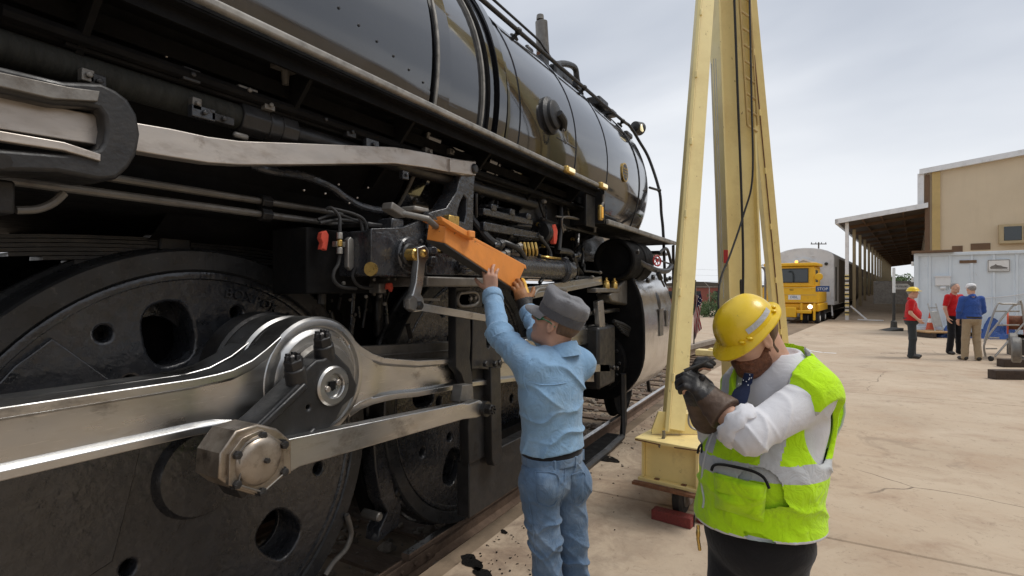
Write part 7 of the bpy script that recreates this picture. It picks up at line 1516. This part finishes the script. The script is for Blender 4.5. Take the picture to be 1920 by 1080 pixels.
def gridpatch(fn, quad, m, off, name, parent, n=10, puff=.004, t0=1.7, sharp=8, pw=1.0):
    q = [Vector((a, c_, 0)) for a, c_ in quad]; pts = []; of = []
    for i in range(n + 1):
        for j in range(n + 1):
            u, v = i / n, j / n; p = q[0].lerp(q[1], u).lerp(q[3].lerp(q[2], u), v); pts.append((p.x, p.y)); of.append(off + puff * min(1, sharp * min(u, 1 - u, v, 1 - v)) ** pw + .15 * puff * math.sin(9 * u + 7 * v))
    mb = MB(); mb.add(march(fn, pts, of, t0), [(i * (n + 1) + j, i * (n + 1) + j + 1, (i + 1) * (n + 1) + j + 1, (i + 1) * (n + 1) + j) for i in range(n) for j in range(n)]); return mb.build(name, m, parent, smooth=80)
def seam(fn, pts, m, name, parent, r=.002, off=.001, t0=1.7):
    mb = MB(); mb.tube(smoothpath(march(fn, pts, off, t0), 5), r, 5); return mb.build(name, m, parent)
for q_ in ([(1004, 885), (1046, 892), (1040, 946), (1006, 940)], [(1072, 890), (1096, 888), (1094, 938), (1076, 944)]):
    bp2 = gridpatch(jeans1, q_, 'denim_jeans', .001, 'back_pocket', jn, 10, .006, 1.9); seam(jeans1, q_ + [q_[0]], 'denim_jeans', 'pocket_stitch', bp2, .0022, .007, 1.9)
seam(jeans1, [(1060, 870), (1058, 900), (1055, 930), (1050, 950)], 'denim_jeans', 'seat_seam', jn, .0025, .001, 1.9)
seam(jeans1, [(990, 880), (992, 940), (1000, 1000), (1008, 1070)], 'denim_jeans', 'side_seam', jn, .0025, .001, 1.9)
seam(shirt1, [(992, 716), (1020, 722), (1060, 718), (1094, 704)], 'denim_shirt', 'yoke_seam', sh, .0024, .001, 1.8)
seam(shirt1, [(998, 672), (984, 694), (982, 716), (990, 736)], 'denim_shirt', 'sleeve_seam', sh, .0024, .001, 1.8)
# belt loops, waistband
axb = tf
def onback(u, z, off=.0):                             # point on the seat of the jeans, u to the wearer's left
    o = pv1 + tl * u; o.z = z; k = 1 - (u / .158) ** 2; return o - tf * (.125 * math.sqrt(max(k, 0)) + .012 + off)
rs = []
for i in range(41):
    a = 2 * math.pi * i / 40; p = pv1 + tl * .150 * math.cos(a) + tf * .119 * math.sin(a); p.z = 0; nrm_ = (tl * math.cos(a) / .15 + tf * math.sin(a) / .119).normalized(); rs.append([p + nrm_ * r_ + UP * z_ for r_, z_ in ((.0, .908), (.011, .908), (.012, .944), (.0, .944))])
mb = MB(); mb.rings(rs, False, False); mb.build('waistband', 'denim_jeans', jn, smooth=50)
for u in (-.11, 0, .11):
    q = onback(u, .922, -.008); mb = MB(); mb.box(q, (.012, .012, .05), Matrix.Rotation(math.atan2(tl.y, tl.x), 3, 'Z')); mb.build('belt_loop', 'denim_jeans', jn, bevel=.002)
shoe(W1, aL, tf, W1); shoe(W1, aR, tf, W1)
# work glove on the right hand: dark cuff, tan back with yellow patches
def glove1(P): return smin(hand(P, wR, dR, D3(-.3, 1, 0), D3(1, .3, .1), (.5, .6, .7, .8), 1.0, .3, .10, 1.25), cap(P, wR - dR * .03, wR + dR * .05, .044, .038), .02)
gl = grow('glove', glove1, *bounds([wR, wR + dR * .2], .10), .004, ['leather_tan', 'leather_black', 'glove_yellow'], W1, lambda c: np.where(half(c, wR + dR * .035, dR) < 0, 1, np.where((np.abs((c - A3(wR)) @ A3(D3(1, .3, .1)) - .026) < .008) & (half(c, wR + dR * .06, dR) > 0), 2, 0)), 1)
# cap: band, soft crown with a creased flat top, curved peak
Hc = Head(H1_.w(-.008, 0, .018), (H1_.f * 1.0 + H1_.u * .02)); n = 40
prof = [(.010, .090), (.012, .101), (.045, .103), (.047, .1015), (.050, .104), (.085, .108), (.105, .108), (.116, .101), (.119, .085), (.117, .045), (.115, .001)]
mb = MB(); rs = lath(Hc, prof, n, 1.08, .90)
for i, r_ in enumerate(rs):
    if i >= 5:
        for j in range(n): r_[j] = r_[j] + Hc.u * (.007 * math.sin(3 * 2 * math.pi * j / n + 1) + .010 * math.cos(2 * math.pi * j / n)) * (1 if i < 9 else .5) + (Hc.w(0, 0, 0) - Hc.c) + (r_[j] - Hc.c).normalized() * .004 * math.sin(7 * 2 * math.pi * j / n + i)
mb.rings(rs, False, True); hat1 = mb.build('cap', 'grey_cap', W1, smooth=55)
mb = MB(); mb.rings(lath(Hc, [(.008, .100), (.008, .1045), (.046, .1065), (.047, .102)], n, 1.08, .90), False, False); mb.build('cap_band', 'grey_cap_dark', hat1, smooth=50)
mb = MB(); rs = []
for i in range(15):
    a = -1.15 + 2.3 * i / 14; ca, sa = math.cos(a), math.sin(a); e0 = Hc.w(.107 * ca, .092 * sa, .012); ex = .075 * math.cos(a * 1.15) ** .6 if abs(a) < 1.3 else 0
    e1 = Hc.w((.107 + ex) * ca + .0, .092 * sa * (1 + ex * 1.2), .012 - .020 * (ex / .075) - .018 * abs(sa)); em = (e0 + e1) / 2 + Hc.u * .006; rs.append([e0, em, e1, e1 - Hc.u * .006, em - Hc.u * .006, e0 - Hc.u * .006])
mb.rings(rs); mb.build('cap_peak', 'grey_cap', hat1, smooth=60)
# safety glasses and hair
mb = MB(); rs = [H1_.w(.10, .06, .012), H1_.w(.092, .068, -.004), H1_.w(.06, .078, -.010), H1_.w(.03, .081, .008), H1_.w(.05, .081, .018), H1_.w(.085, .070, .022)]; mb.prism(rs, tuple(-H1_.l * .004)); gg = mb.build('safety_glasses', 'lens_green', W1, bevel=.002)
mb = MB(); rs = [H1_.w(.112, k_ * .001, .016) for k_ in (0,)] ; mb.prism([H1_.w(.108, .055, .016), H1_.w(.116, .0, .016), H1_.w(.108, -.055, .016), H1_.w(.106, -.055, -.010), H1_.w(.114, 0, -.008), H1_.w(.106, .055, -.010)], tuple(-H1_.f * .004)); mb.build('lens', 'lens_green', gg); mb = MB(); mb.tube([H1_.w(.06, .079, .008), H1_.w(.0, .086, .010), H1_.w(-.03, .080, .0)], .003, 6); mb.build('temple_arm', 'lens_green', gg)
grow('hair', lambda P: smax(smax(H1_.sdf(P) - .005, (H1_.loc(P)[:, 0] + .034), .008), smax(-(H1_.loc(P)[:, 2] + .048), np.abs(H1_.loc(P)[:, 2]) - .05, .01), .006), *bounds([H1_.c], .14), .005, ['hair_brown'], W1)

# ------------------------------------------------------------------ the worker in the hi-vis vest
b = atD(1425, 540, 2.02); b.z = 0
W2 = empty('person', tuple(b), 'stout person in yellow hard hat and lime hi-vis vest looking down at gloved hands', 'person')
tf, tl = D3(-.80, -.60, 0), D3(.60, -.80, 0); axT = (tl, tf, UP)
sL, sR = J(1516, 742, 1.90), J(1408, 712, 2.20); eL, wL = J(1404, 814, 1.78), J(1338, 757, 1.88); eR, wR = J(1342, 810, 2.12), J(1303, 738, 2.00)
ch2, ab2, pv2 = J(1452, 775, 2.03), J(1425, 885, 2.01), J(1420, 975, 2.03); nb2 = J(1462, 692, 2.04)
hipL, hipR = J(1462, 1015, 1.97), J(1378, 1015, 2.08); aL, aR = J(1470, 1335, 2.0), J(1368, 1320, 2.12); kL, kR = J(1466, 1175, 1.95), J(1370, 1170, 2.05)
H2_ = Head(J(1406, 634, 2.0), D3(-.84, -.22, -.46))
dL2, dR2 = (J(1290, 700, 1.90) - wL).normalized(), (J(1298, 690, 1.98) - wR).normalized()
def torso2(P, g):
    d = ell(P, ch2, (.195 + g, .145 + g, .23 + g), axT); d = smin(d, ell(P, ab2, (.205 + g, .182 + g, .20 + g), axT), .08); d = smin(d, ell(P, pv2, (.198 + g, .165 + g, .15 + g), axT), .06); return smin(d, cap(P, sL - tl * .03, sR + tl * .03, .062 + g, .062 + g), .06)
def body2(P):
    d = H2_.sdf(P); d = smin(d, cap(P, H2_.w(-.045, 0, -.045), nb2, .062, .056), .03); d = smin(d, torso2(P, -.03), .04)
    for s_, e_, w_ in ((sL, eL, wL), (sR, eR, wR)): d = smin(d, smin(cap(P, s_, e_, .055, .046), cap(P, e_, w_, .047, .034), .02), .04)
    for h_, k_, a_ in ((hipL, kL, aL), (hipR, kR, aR)): d = smin(d, smin(cap(P, h_, k_, .085, .06), cap(P, k_, a_, .06, .042), .03), .04)
    d = smin(d, hand(P, wL, dL2, D3(-.3, .6, -.5), D3(.3, .3, 1), (1.2, 1.25, 1.3, 1.3), .95, .6), .012); return smin(d, hand(P, wR, dR2, D3(.6, -.2, -.3), D3(0, -.4, 1), (1.1, 1.2, 1.2, 1.2), .95, .6), .012)
B2 = grow('body', body2, *bounds([H2_.c + UP * .1, sL, sR, eL, wL, wR, hipL, hipR, aL - UP * .1, aR], .17), .0056, ['skin'], W2, None, 1)
def shirt2(P):
    d = torso2(P, -.004); cut = eL + (wL - eL) * .30
    for s_, e_, w_, ph in ((sL, eL, wL, 0.), (sR, eR, wR, 2.)):
        ed = (e_ - s_).normalized(); fd = (w_ - e_).normalized(); a = smin(cap(P, s_, e_, .088, .066), cap(P, e_, e_ + (w_ - e_) * .42, .064, .060), .03)
        a = a + .0055 * fold(P, (ed * .9 + UP * .35), 74, UP, 14, 1.5, ph) * np.clip(half(P, s_ + (e_ - s_) * .15, ed) / .12, 0, 1) + .004 * fold(P, D3(.7, 0, .7), 84, rightv, 16, 1.3, ph); a = smax(a, half(P, e_ + (w_ - e_) * .30, fd), .008); d = smin(d, a, .03)
    d = smin(d, cap(P, nb2 + UP * .01, sL - tl * .02, .088, .085), .03); d = smin(d, cap(P, nb2 + UP * .01, sR + tl * .02, .088, .085), .03)
    d = smax(d, -(P[:, 2] - .86), .01); return smax(d, -ell(P, nb2 + UP * .105 + tf * .015, (.078, .078, .07)), .012)
sh2 = grow('shirt', shirt2, *bounds([sL, sR, eL, wL, wR, pv2, nb2], .14), .005, ['white_shirt'], W2, None, 1)
collar(H2_, nb2 + tf * .012 - UP * .005, tf, .084, .118, .0, .046, 'white_shirt', sh2, .35, .35)
c_ = eL + (wL - eL) * .26; fd = (wL - eL).normalized(); mb = MB(); prof = [(-.03, .066), (-.028, .078), (-.01, .084), (.004, .080), (.012, .084), (.026, .078), (.03, .066), (.03, .05)]; mb.lathe(c_, fd, prof, 30, False, False)
mb.v = [tuple(Vector(q) + fd * .006 * math.sin(k * 1.7)) for k, q in enumerate(mb.v)]; mb.build('rolled_sleeve', 'white_shirt', sh2, smooth=60)
VZ0 = .818
def vest2(P):
    g = .016; d = torso2(P, g); d = smin(d, cap(P, nb2 + UP * .0, sL + tl * .0, .114, .108), .03); d = smin(d, cap(P, nb2, sR + tl * .05, .112, .108), .03); z = P[:, 2]; rel = P - A3(ab2)
    d = smin(d, ell(P, J(1420, 970, 2.03), (.226, .196, .20), axT), .05)
    d = d + .008 * fold(P, D3(.25, 0, 1), 44, rightv, 11, 1.6, .4) * np.clip((1.08 - z) / .12, 0, 1) * np.clip((z - .79) / .12, 0, 1) + .006 * fold(P, D3(.8, 0, .5), 44, UP, 12, 1.3, 1.) * np.clip((z - .77) / .15, .1, 1) - .006
    hem = VZ0 + .012 * np.sin(rel @ A3(tl) * 9) + .03 * np.clip(-(rel @ A3(tf)), 0, .2) ; d = smax(d, hem - z, .005)
    # arm holes and neck opening (deep V in front)
    for s_, e_ in ((sL, eL), (sR, eR)):
        k = -1 if s_ is sR else 1; ah = ell(P, s_ + tl * .080 * k - UP * .115 + tf * .01, (.085, .088, .125), axT); d = smax(d, -ah, .01)
    rf = P - A3(nb2); zz = rf @ A3(UP); uu = np.abs(rf @ A3(tl)); ff_ = rf @ A3(tf); vee = np.maximum(uu - .055 - .20 * np.clip(zz + .26, 0, 1), -(zz + .25)); vee = np.where(ff_ > 0, vee, 1.); d = smax(d, -vee, .004); d = smax(d, -ell(P, nb2 + UP * .05, (.10, .095, .08), axT), .008)
    inner = smin(smin(torso2(P, .0), ell(P, J(1420, 970, 2.03), (.214, .184, .19), axT), .05), smin(cap(P, nb2, sL - tl * .05, .084, .08), cap(P, nb2, sR + tl * .05, .084, .08), .02), .02) - .002; return smax(d, -inner, .002)
def vpick(c):
    z = c[:, 2]; rel = c - A3(ab2); u = rel @ A3(tl); ff_ = rel @ A3(tf); mi = np.zeros(len(c), int)
    mi[(z > 1.025 + .06 * u) & (z < 1.085 + .06 * u)] = 1
    mi[(np.abs(np.abs(u) - .115) < .028) & (z > 1.085)] = 1
    mi[(z > 1.24) & (z < 1.285) & (ff_ > -.05)] = 1
    hem = VZ0 + .012 * np.sin(rel @ A3(tl) * 9) + .03 * np.clip(-(rel @ A3(tf)), 0, .2); mi[z < hem + .010] = 2
    return mi
ve = grow('hi_vis_vest', vest2, *bounds([sL, sR, pv2, nb2, J(1425, 1000, 2.0)], .16), .0056, ['hi_vis', 'silver_tape', 'white_shirt'], W2, vpick, 1)
# loose back wing of the vest standing out behind the arm
rs = []
for i in range(9):
    t = i / 8; a = J(1530 - 25 * t * 0, 0, 1.9); p0 = J(1500 + 48 * math.sin(t * 2.2), 668 + 175 * t, 2.0 - .07 * t); p1 = J(1508 + 76 * math.sin(.25 + t * 2.3), 668 + 172 * t, 1.95 - .03 * t); rs.append([p0, (p0 + p1) / 2 + D3(.3, -1, .2) * .012, p1, p1 + fwdv * .006, (p0 + p1) / 2 + fwdv * .012, p0 + fwdv * .006])
mb = MB(); mb.rings(rs); wing = mb.build('vest_wing', 'hi_vis', ve, smooth=60)
mb = MB(); mb.tube([r_[2] for r_ in rs], .0045, 6); mb.build('vest_piping', 'silver_tape', wing)
# pocket with flap and black zip
pk = gridpatch(vest2, [(1338, 885), (1438, 911), (1432, 980), (1340, 952)], 'hi_vis', .003, 'pocket', ve, 16, .030, 1.5, 5, .4)
gridpatch(vest2, [(1341, 893), (1422, 914), (1420, 940), (1342, 921)], 'hi_vis', .034, 'pocket_flap', pk, 10, .008, 1.5, 6, .5)
seam(vest2, [(1334, 882), (1338, 873), (1352, 871), (1380, 876), (1412, 884), (1432, 896), (1442, 916)], 'black_cloth', 'pocket_zip', pk, .0055, .016, 1.5)
seam(vest2, [(1337, 812), (1326, 840), (1318, 875), (1316, 910), (1320, 935), (1318, 952)], 'silver_tape', 'front_zip', ve, .005, .004, 1.5)
seam(vest2, [(1308, 850), (1311, 838), (1316, 834), (1316, 848)], 'black_cloth', 'side_zip', ve, .005, .006, 1.5)
# tie
t1, t2_, t3 = J(1404, 700, 1.925), J(1391, 733, 1.895), J(1378, 768, 1.875)
mb = MB(); rs = [[p - tl * w_ + tf * .0, p + tf * .008, p + tl * w_, p - tf * .006] for p, w_ in ((t1, .018), (t1 + tf * .012 - UP * .03, .020), (t1 + tf * .018 - UP * .04, .016), (t2_, .030), (t3, .036))]; mb.rings(rs); ti = mb.build('necktie', 'navy_tie', W2, smooth=50)
mb = MB()
for k in range(26):
    v = random.random(); p = t1.lerp(t3, v) + tl * random.uniform(-.02, .02) + tf * .006; mb.ball(p, .0022, 5, 4)
mb.build('tie_dots', 'white_shirt', ti)
def pants2(P):
    d = torso2(P, -.012); d = smin(d, ell(P, pv2 - UP * .06, (.197, .168, .17), axT), .05)
    for h_, k_, a_ in ((hipL, kL, aL), (hipR, kR, aR)): d = smin(d, smin(cap(P, h_, k_, .100, .086), cap(P, k_, a_ + UP * .03, .086, .08), .03), .012)
    d = d + .004 * fold(P, UP, 34, rightv, 15, 1, .2); return smax(d, P[:, 2] - .86, .006)
tr = grow('trousers', pants2, *bounds([pv2, hipL, hipR, aL, aR], .18), .008, ['black_cloth'], W2, None, 2)
shoe(W2, aL, tf, W2); shoe(W2, aR, tf, W2)
q = J(1309, 985, 1.93); mb = MB(); mb.tube([q, q + V(0, 0, -.05), q + rightv * .006 + V(0, 0, -.09)], .006, 6); mb.ball(q + V(0, 0, -.03), (.012, .008, .02), 8, 6); mb.build('belt_keys', 'brass', W2)
# gauntlets
def glv(P, w_, e_, d_, n_, t_, curl, cuff0): return smin(hand(P, w_, d_, n_, t_, curl, 1.05, .6, .08, 1.3), cap(P, e_ + (w_ - e_) * cuff0, w_ + d_ * .02, .066, .047), .025)
gL = lambda P: smax(glv(P, wL, eL, dL2, D3(-.3, .6, -.5), D3(.3, .3, 1), (1.2, 1.25, 1.3, 1.3), .68) + .003 * fold(P, dL2, 60, UP, 20, 1, 0), -half(P, eL + (wL - eL) * .66, (wL - eL)) - .005, .005)
grow('glove', gL, *bounds([eL, wL, wL + dL2 * .2], .10), .0048, ['leather_brown', 'leather_black'], W2, lambda c: (half(c, wL + dL2 * .045, dL2) > 0).astype(int), 1)
gR = lambda P: smax(glv(P, wR, eR, dR2, D3(.6, -.2, -.3), D3(0, -.4, 1), (1.1, 1.2, 1.2, 1.2), .4), -half(P, eR + (wR - eR) * .40, (wR - eR)) - .03, .005)
grow('glove', gR, *bounds([eR, wR, wR + dR2 * .2], .10), .0052, ['leather_brown', 'leather_black'], W2, lambda c: (half(c, wR - (wR - eR).normalized() * .02, (wR - eR)) > 0).astype(int), 1)
tool0 = J(1296, 690, 1.90); tool1 = J(1341, 672, 1.88); mb = MB(); mb.tube([tool0, tool1], [.005, .0025], 8); mb.cyl(tool0 - (tool1 - tool0) * .3, tool0, .006, n=8); tag(mb.build('scriber', 'dark_frame', None, tuple(tool0)), 'thin dark scriber held in the gloved hands of the hard-hat worker', 'tool')
# hard hat: ridged shell, brim, peak, grey tape
Hh = Head(H2_.w(-.006, 0, .046), H2_.f * .95 - H2_.u * .24); n = 56
def dome(k, off=0.0):
    rs = []
    for i in range(13):
        ph = math.pi / 2 * i / 12; r = math.cos(ph) ** .82; z = .006 + .106 * math.sin(ph) ** .95; ring = []
        for j in range(n):
            a = 2 * math.pi * j / n; x, y = math.cos(a), math.sin(a); rg = .006 * max(0, math.cos(3 * math.asin(max(-1, min(1, y * r))) )) ** 6 * (math.sin(ph) ** 1.2)
            ring.append(Hh.w((.120 + off) * r * x, (.106 + off) * r * y, z + rg + off * math.sin(ph)))
        rs.append(ring)
    return rs
mb = MB(); mb.rings(dome(0)[:-1], False, True); hh = mb.build('hard_hat', 'hat_yellow', W2, smooth=60)
rs = []
for j in range(n + 1):
    a = 2 * math.pi * j / n; x, y = math.cos(a), math.sin(a); ex = .016 + .030 * max(0, x) ** 2.2 + .006 * max(0, -x); p0 = Hh.w(.119 * x, .105 * y, .010); p1 = Hh.w((.120 + ex) * x, (.106 + ex) * y, -.004 - .010 * max(0, x)); p2 = Hh.w((.119 + ex) * x, (.105 + ex) * y, -.010 - .010 * max(0, x)); p3 = Hh.w(.112 * x, .098 * y, -.002); rs.append([p0, p1, p2, p3])
mb = MB(); mb.rings(rs, False, False); mb.build('brim', 'hat_yellow', hh, smooth=50)
for a0_ in (.72,):
    rs = []
    for i in range(13):
        a = 1.05 + 1.05 * i / 12; x, y = math.cos(a), math.sin(a); rs.append([Hh.w(.1225 * x * c_, .1085 * y * c_, z_) for c_, z_ in ((.985, .028), (.963, .048), (.975, .049), (.997, .028))])
    mb = MB(); mb.rings(rs); mb.build('reflective_tape', 'silver_tape', hh, smooth=50)
for a in (.75, 1.0, 2.25, 2.5):
    p = Hh.w(.122 * math.cos(a), .108 * math.sin(a), .014); mb = MB(); mb.ball(p, (.012, .012, .006), 10, 6); mb.build('suspension_lug', 'hat_yellow', hh)
rs = []
for i in range(13):
    a = math.pi * .84 + math.pi * .32 * i / 12; x, y = math.cos(a), math.sin(a); rs.append([Hh.w(.105 * x, .090 * y, z_ - .012 * max(0, -x)) for z_ in (-.045, -.020)] + [Hh.w(.109 * x, .094 * y, z_ - .012 * max(0, -x)) for z_ in (-.020, -.045)])
mb = MB(); mb.rings(rs); mb.build('head_band', 'dark_frame', hh, smooth=50)
Lc = H2_.loc
grow('hair', lambda P: smax(smax(H2_.sdf(P) - .009 - .002 * fold(P, H2_.u, 160, H2_.f, 60, 1), Lc(P)[:, 0] + .006 + 1.2 * np.clip(np.abs(Lc(P)[:, 1]) - .052, 0, .04), .008), smax(-(Lc(P)[:, 2] + .075), Lc(P)[:, 2] - .06, .01), .006), *bounds([H2_.c], .15), .0048, ['hair_brown'], W2)
grow('beard', lambda P: smax(smin(H2_.sdf(P) - .007, ell(Lc(P), (.060, 0, -.100), (.040, .040, .034)), .02) - .0025 * fold(P, H2_.u, 190, H2_.l, 120, 1.2), smax(Lc(P)[:, 2] + .040 + .25 * np.abs(Lc(P)[:, 1]) - .9 * np.clip(.035 - Lc(P)[:, 0], 0, .06), -(Lc(P)[:, 0] + .002), .008), .006), *bounds([H2_.c], .15), .0045, ['hair_red'], W2)

# ------------------------------------------------------------------ the three men talking by the container
def standing(px, py, h, face, label, top, bottom, headwear, hair, arms, sleeve=None, sleeve2=None, belly=.0, bag=None):
    g = onG(px, py); root = empty('person', tuple(g), label, 'person', 'men standing by the container'); s_ = h / 1.78
    f = (rightv * face[0] + fwdv * face[1]).normalized(); l = UP.cross(f); ax = (l, f, UP)
    def L(a, b_, c_): return g + l * a * s_ + f * b_ * s_ + UP * c_ * s_
    Hd = Head(L(0, .03, 1.655), f + UP * face[2] if len(face) > 2 else f)
    sh_ = {-1: L(-.185, 0, 1.43), 1: L(.185, 0, 1.43)}; hip = {-1: L(-.09, 0, .93), 1: L(.09, 0, .93)}; kn = {-1: L(-.11, .03, .50), 1: L(.11, .02, .50)}; an_ = {-1: L(-.13, -.01, .09), 1: L(.13, .02, .09)}
    el_ = {k: L(*arms[k][0]) for k in (-1, 1)}; wr = {k: L(*arms[k][1]) for k in (-1, 1)}
    ch, abd, pv = L(0, 0, 1.28), L(0, .015 + belly * .4, 1.10), L(0, 0, .95)
    def core(P, gg):
        d = ell(P, ch, (.175 + gg, .115 + gg, .21 + gg), ax); d = smin(d, ell(P, abd, (.155 + gg + belly, .115 + gg + belly, .17), ax), .06); return smin(d, cap(P, sh_[-1] + l * .03, sh_[1] - l * .03, .055 + gg, .055 + gg), .05)
    def body(P):
        d = smin(Hd.sdf(P), cap(P, Hd.w(-.03, 0, -.05), L(0, -.01, 1.45), .055, .062), .03); d = smin(d, core(P, -.02), .04)
        for k in (-1, 1):
            d = smin(d, smin(cap(P, sh_[k], el_[k], .048, .040), cap(P, el_[k], wr[k], .040, .028), .02), .03); d = smin(d, smin(cap(P, hip[k], kn[k], .075, .052), cap(P, kn[k], an_[k], .05, .04), .03), .03)
            dd = (wr[k] - el_[k]).normalized(); d = smin(d, hand(P, wr[k], dd, f * .3 - l * k, f, (.5, .6, .7, .8), s_, .4), .012)
        return d
    pts = [Hd.c + UP * .1, an_[1] - UP * .08, an_[-1]] + list(sh_.values()) + list(el_.values()) + list(wr.values()); lo, hi = bounds(pts, .2)
    grow('body', body, lo, hi, .011, ['skin'], root, None, 1)
    sl = 1.0 if sleeve == 'long' else .0
    def shirt(P):
        d = core(P, .006); d = smin(d, ell(P, L(0, .01, .99), (.165 + belly, .13 + belly * .8, .10), ax), .05)
        for k in (-1, 1):
            e2 = el_[k] if sl else sh_[k] + (el_[k] - sh_[k]) * .82; a = cap(P, sh_[k], e2, .072, .062)
            if sl: a = smin(a, cap(P, el_[k], el_[k] + (wr[k] - el_[k]) * .92, .056, .045), .02)
            else: a = smax(a, half(P, e2, el_[k] - sh_[k]), .01)
            d = smin(d, a, .03)
        d = d + .004 * fold(P, UP, 34, l, 12, 1.0, px) + .003 * fold(P, l, 40, UP, 14, 1.2, px); d = smax(d, (g.z + .955 * s_) - P[:, 2], .008); return smax(d, -ell(P, L(0, .02, 1.52), (.065, .065, .07), ax), .01)
    so = grow('shirt', shirt, lo, hi, .011, [top], root, None, 1)
    if sleeve2:
        grow('undersleeve', lambda P: smin(cap(P, sh_[sleeve2[0]] + (el_[sleeve2[0]] - sh_[sleeve2[0]]) * .7, el_[sleeve2[0]], .055, .050), cap(P, el_[sleeve2[0]], wr[sleeve2[0]], .048, .042), .02), lo, hi, .012, [sleeve2[1]], root, None, 1)
    def pants(P):
        d = ell(P, pv, (.165 + belly * .6, .125 + belly * .6, .13), ax)
        for k in (-1, 1): d = smin(d, smin(cap(P, hip[k], kn[k], .095, .078), cap(P, kn[k], an_[k] - UP * .02, .078, .072), .03), .02)
        d = d + .005 * fold(P, UP, 30, l, 16, 1, px); return smax(d, P[:, 2] - (g.z + .985 * s_), .006)
    grow('trousers', pants, lo, hi, .011, [bottom], root, None, 1)
    mb = MB(); ring_ = [[pv + UP * (z_ + .055) + l * (.160 + belly * .7) * math.cos(a) + f * (.130 + belly * .8) * math.sin(a) for a in [2 * math.pi * i / 28 for i in range(28)]] for z_ in (-.02, .02)]; mb.rings(ring_, False, False); mb.build('belt', 'shoe', root, smooth=50)
    for k in (-1, 1): shoe(root, an_[k] - V(0, 0, an_[k].z), f + l * k * .25, root)
    if hair: grow('hair', lambda P: smax(Hd.sdf(P) - .010, smax(Hd.loc(P)[:, 0] + .0 - .9 * np.clip(Hd.loc(P)[:, 2] - .05, -.1, .1), -(Hd.loc(P)[:, 2] + .05), .02), .01), *bounds([Hd.c], .15), .009, [hair], root, None, 1)
    collar(Hd, L(0, .0, 1.475), f, .068, .095, .0, .035, top, so, .4, .4)
    hn = 32
    if headwear == 'hard':
        mb = MB(); mb.rings(lath(Hd, [(.05, .128), (.055, .124), (.09, .115), (.12, .095), (.14, .065), (.148, .03), (.149, .001)], hn, 1.05, .95), False, True); ht = mb.build('hard_hat', 'hat_yellow', root, smooth=60); mb = MB(); mb.rings([[Hd.w((r + .035 * max(0, math.cos(2 * math.pi * i / hn)) ** 2) * math.cos(2 * math.pi * i / hn), r * .95 * math.sin(2 * math.pi * i / hn), z_) for i in range(hn)] for r, z_ in ((.125, .056), (.150, .046), (.148, .041), (.12, .048))], False, False); mb.build('brim', 'hat_yellow', ht, smooth=50)
    if headwear == 'cap':
        mb = MB(); mb.rings(lath(Hd, [(.035, .104), (.07, .105), (.10, .098), (.125, .075), (.136, .04), (.138, .001)], hn, 1.05, .88), False, True); ht = mb.build('cap', 'white_cap', root, smooth=60); mb = MB(); rs = []
        for i in range(11):
            a = -.9 + 1.8 * i / 10; rs.append([Hd.w(r * math.cos(a), r * .86 * math.sin(a), z_) for r, z_ in ((.104, .045), (.104 + .075 * math.cos(a), .030), (.104 + .074 * math.cos(a), .026), (.102, .040))])
        mb.rings(rs); mb.build('cap_peak', 'white_cap', ht, smooth=50)
    return root, L, f, l
standing(1709, 671, 1.70, (.80, -.60), 'person in yellow hard hat, red polo shirt and dark trousers standing alone in profile', 'red_polo', 'charcoal', 'hard', 'hair_grey', {-1: ((-.25, -.02, 1.15), (-.20, .14, .98)), 1: ((.24, -.05, 1.16), (.17, .12, .97))}, 'short', (1, 'purple_sleeve'), .05)
r3, L3_, f3, l3 = standing(1789, 664, 1.83, (.15, -1), 'grey-haired person in red polo shirt and black trousers facing the camera', 'red_polo', 'black_cloth', None, 'hair_grey', {-1: ((-.27, 0, 1.15), (-.24, .05, .92)), 1: ((.25, .05, 1.16), (.10, .18, 1.05))}, 'short', None, .03)
mb = MB(); q = L3_(.07, .14, 1.32); mb.box(q, (.09, .09, .012), Matrix.Rotation(.2, 3, 'Z')); mb.build('shirt_badge', 'white_paint', r3)
standing(1822, 676, 1.80, (.25, 1), 'person in blue shirt, tan trousers and white cap with back to the camera', 'blue_shirt', 'khaki', 'cap', 'hair_grey', {-1: ((-.24, .02, 1.15), (-.17, .15, 1.02)), 1: ((.25, .0, 1.15), (.22, .10, .93))}, 'long', None, .04)
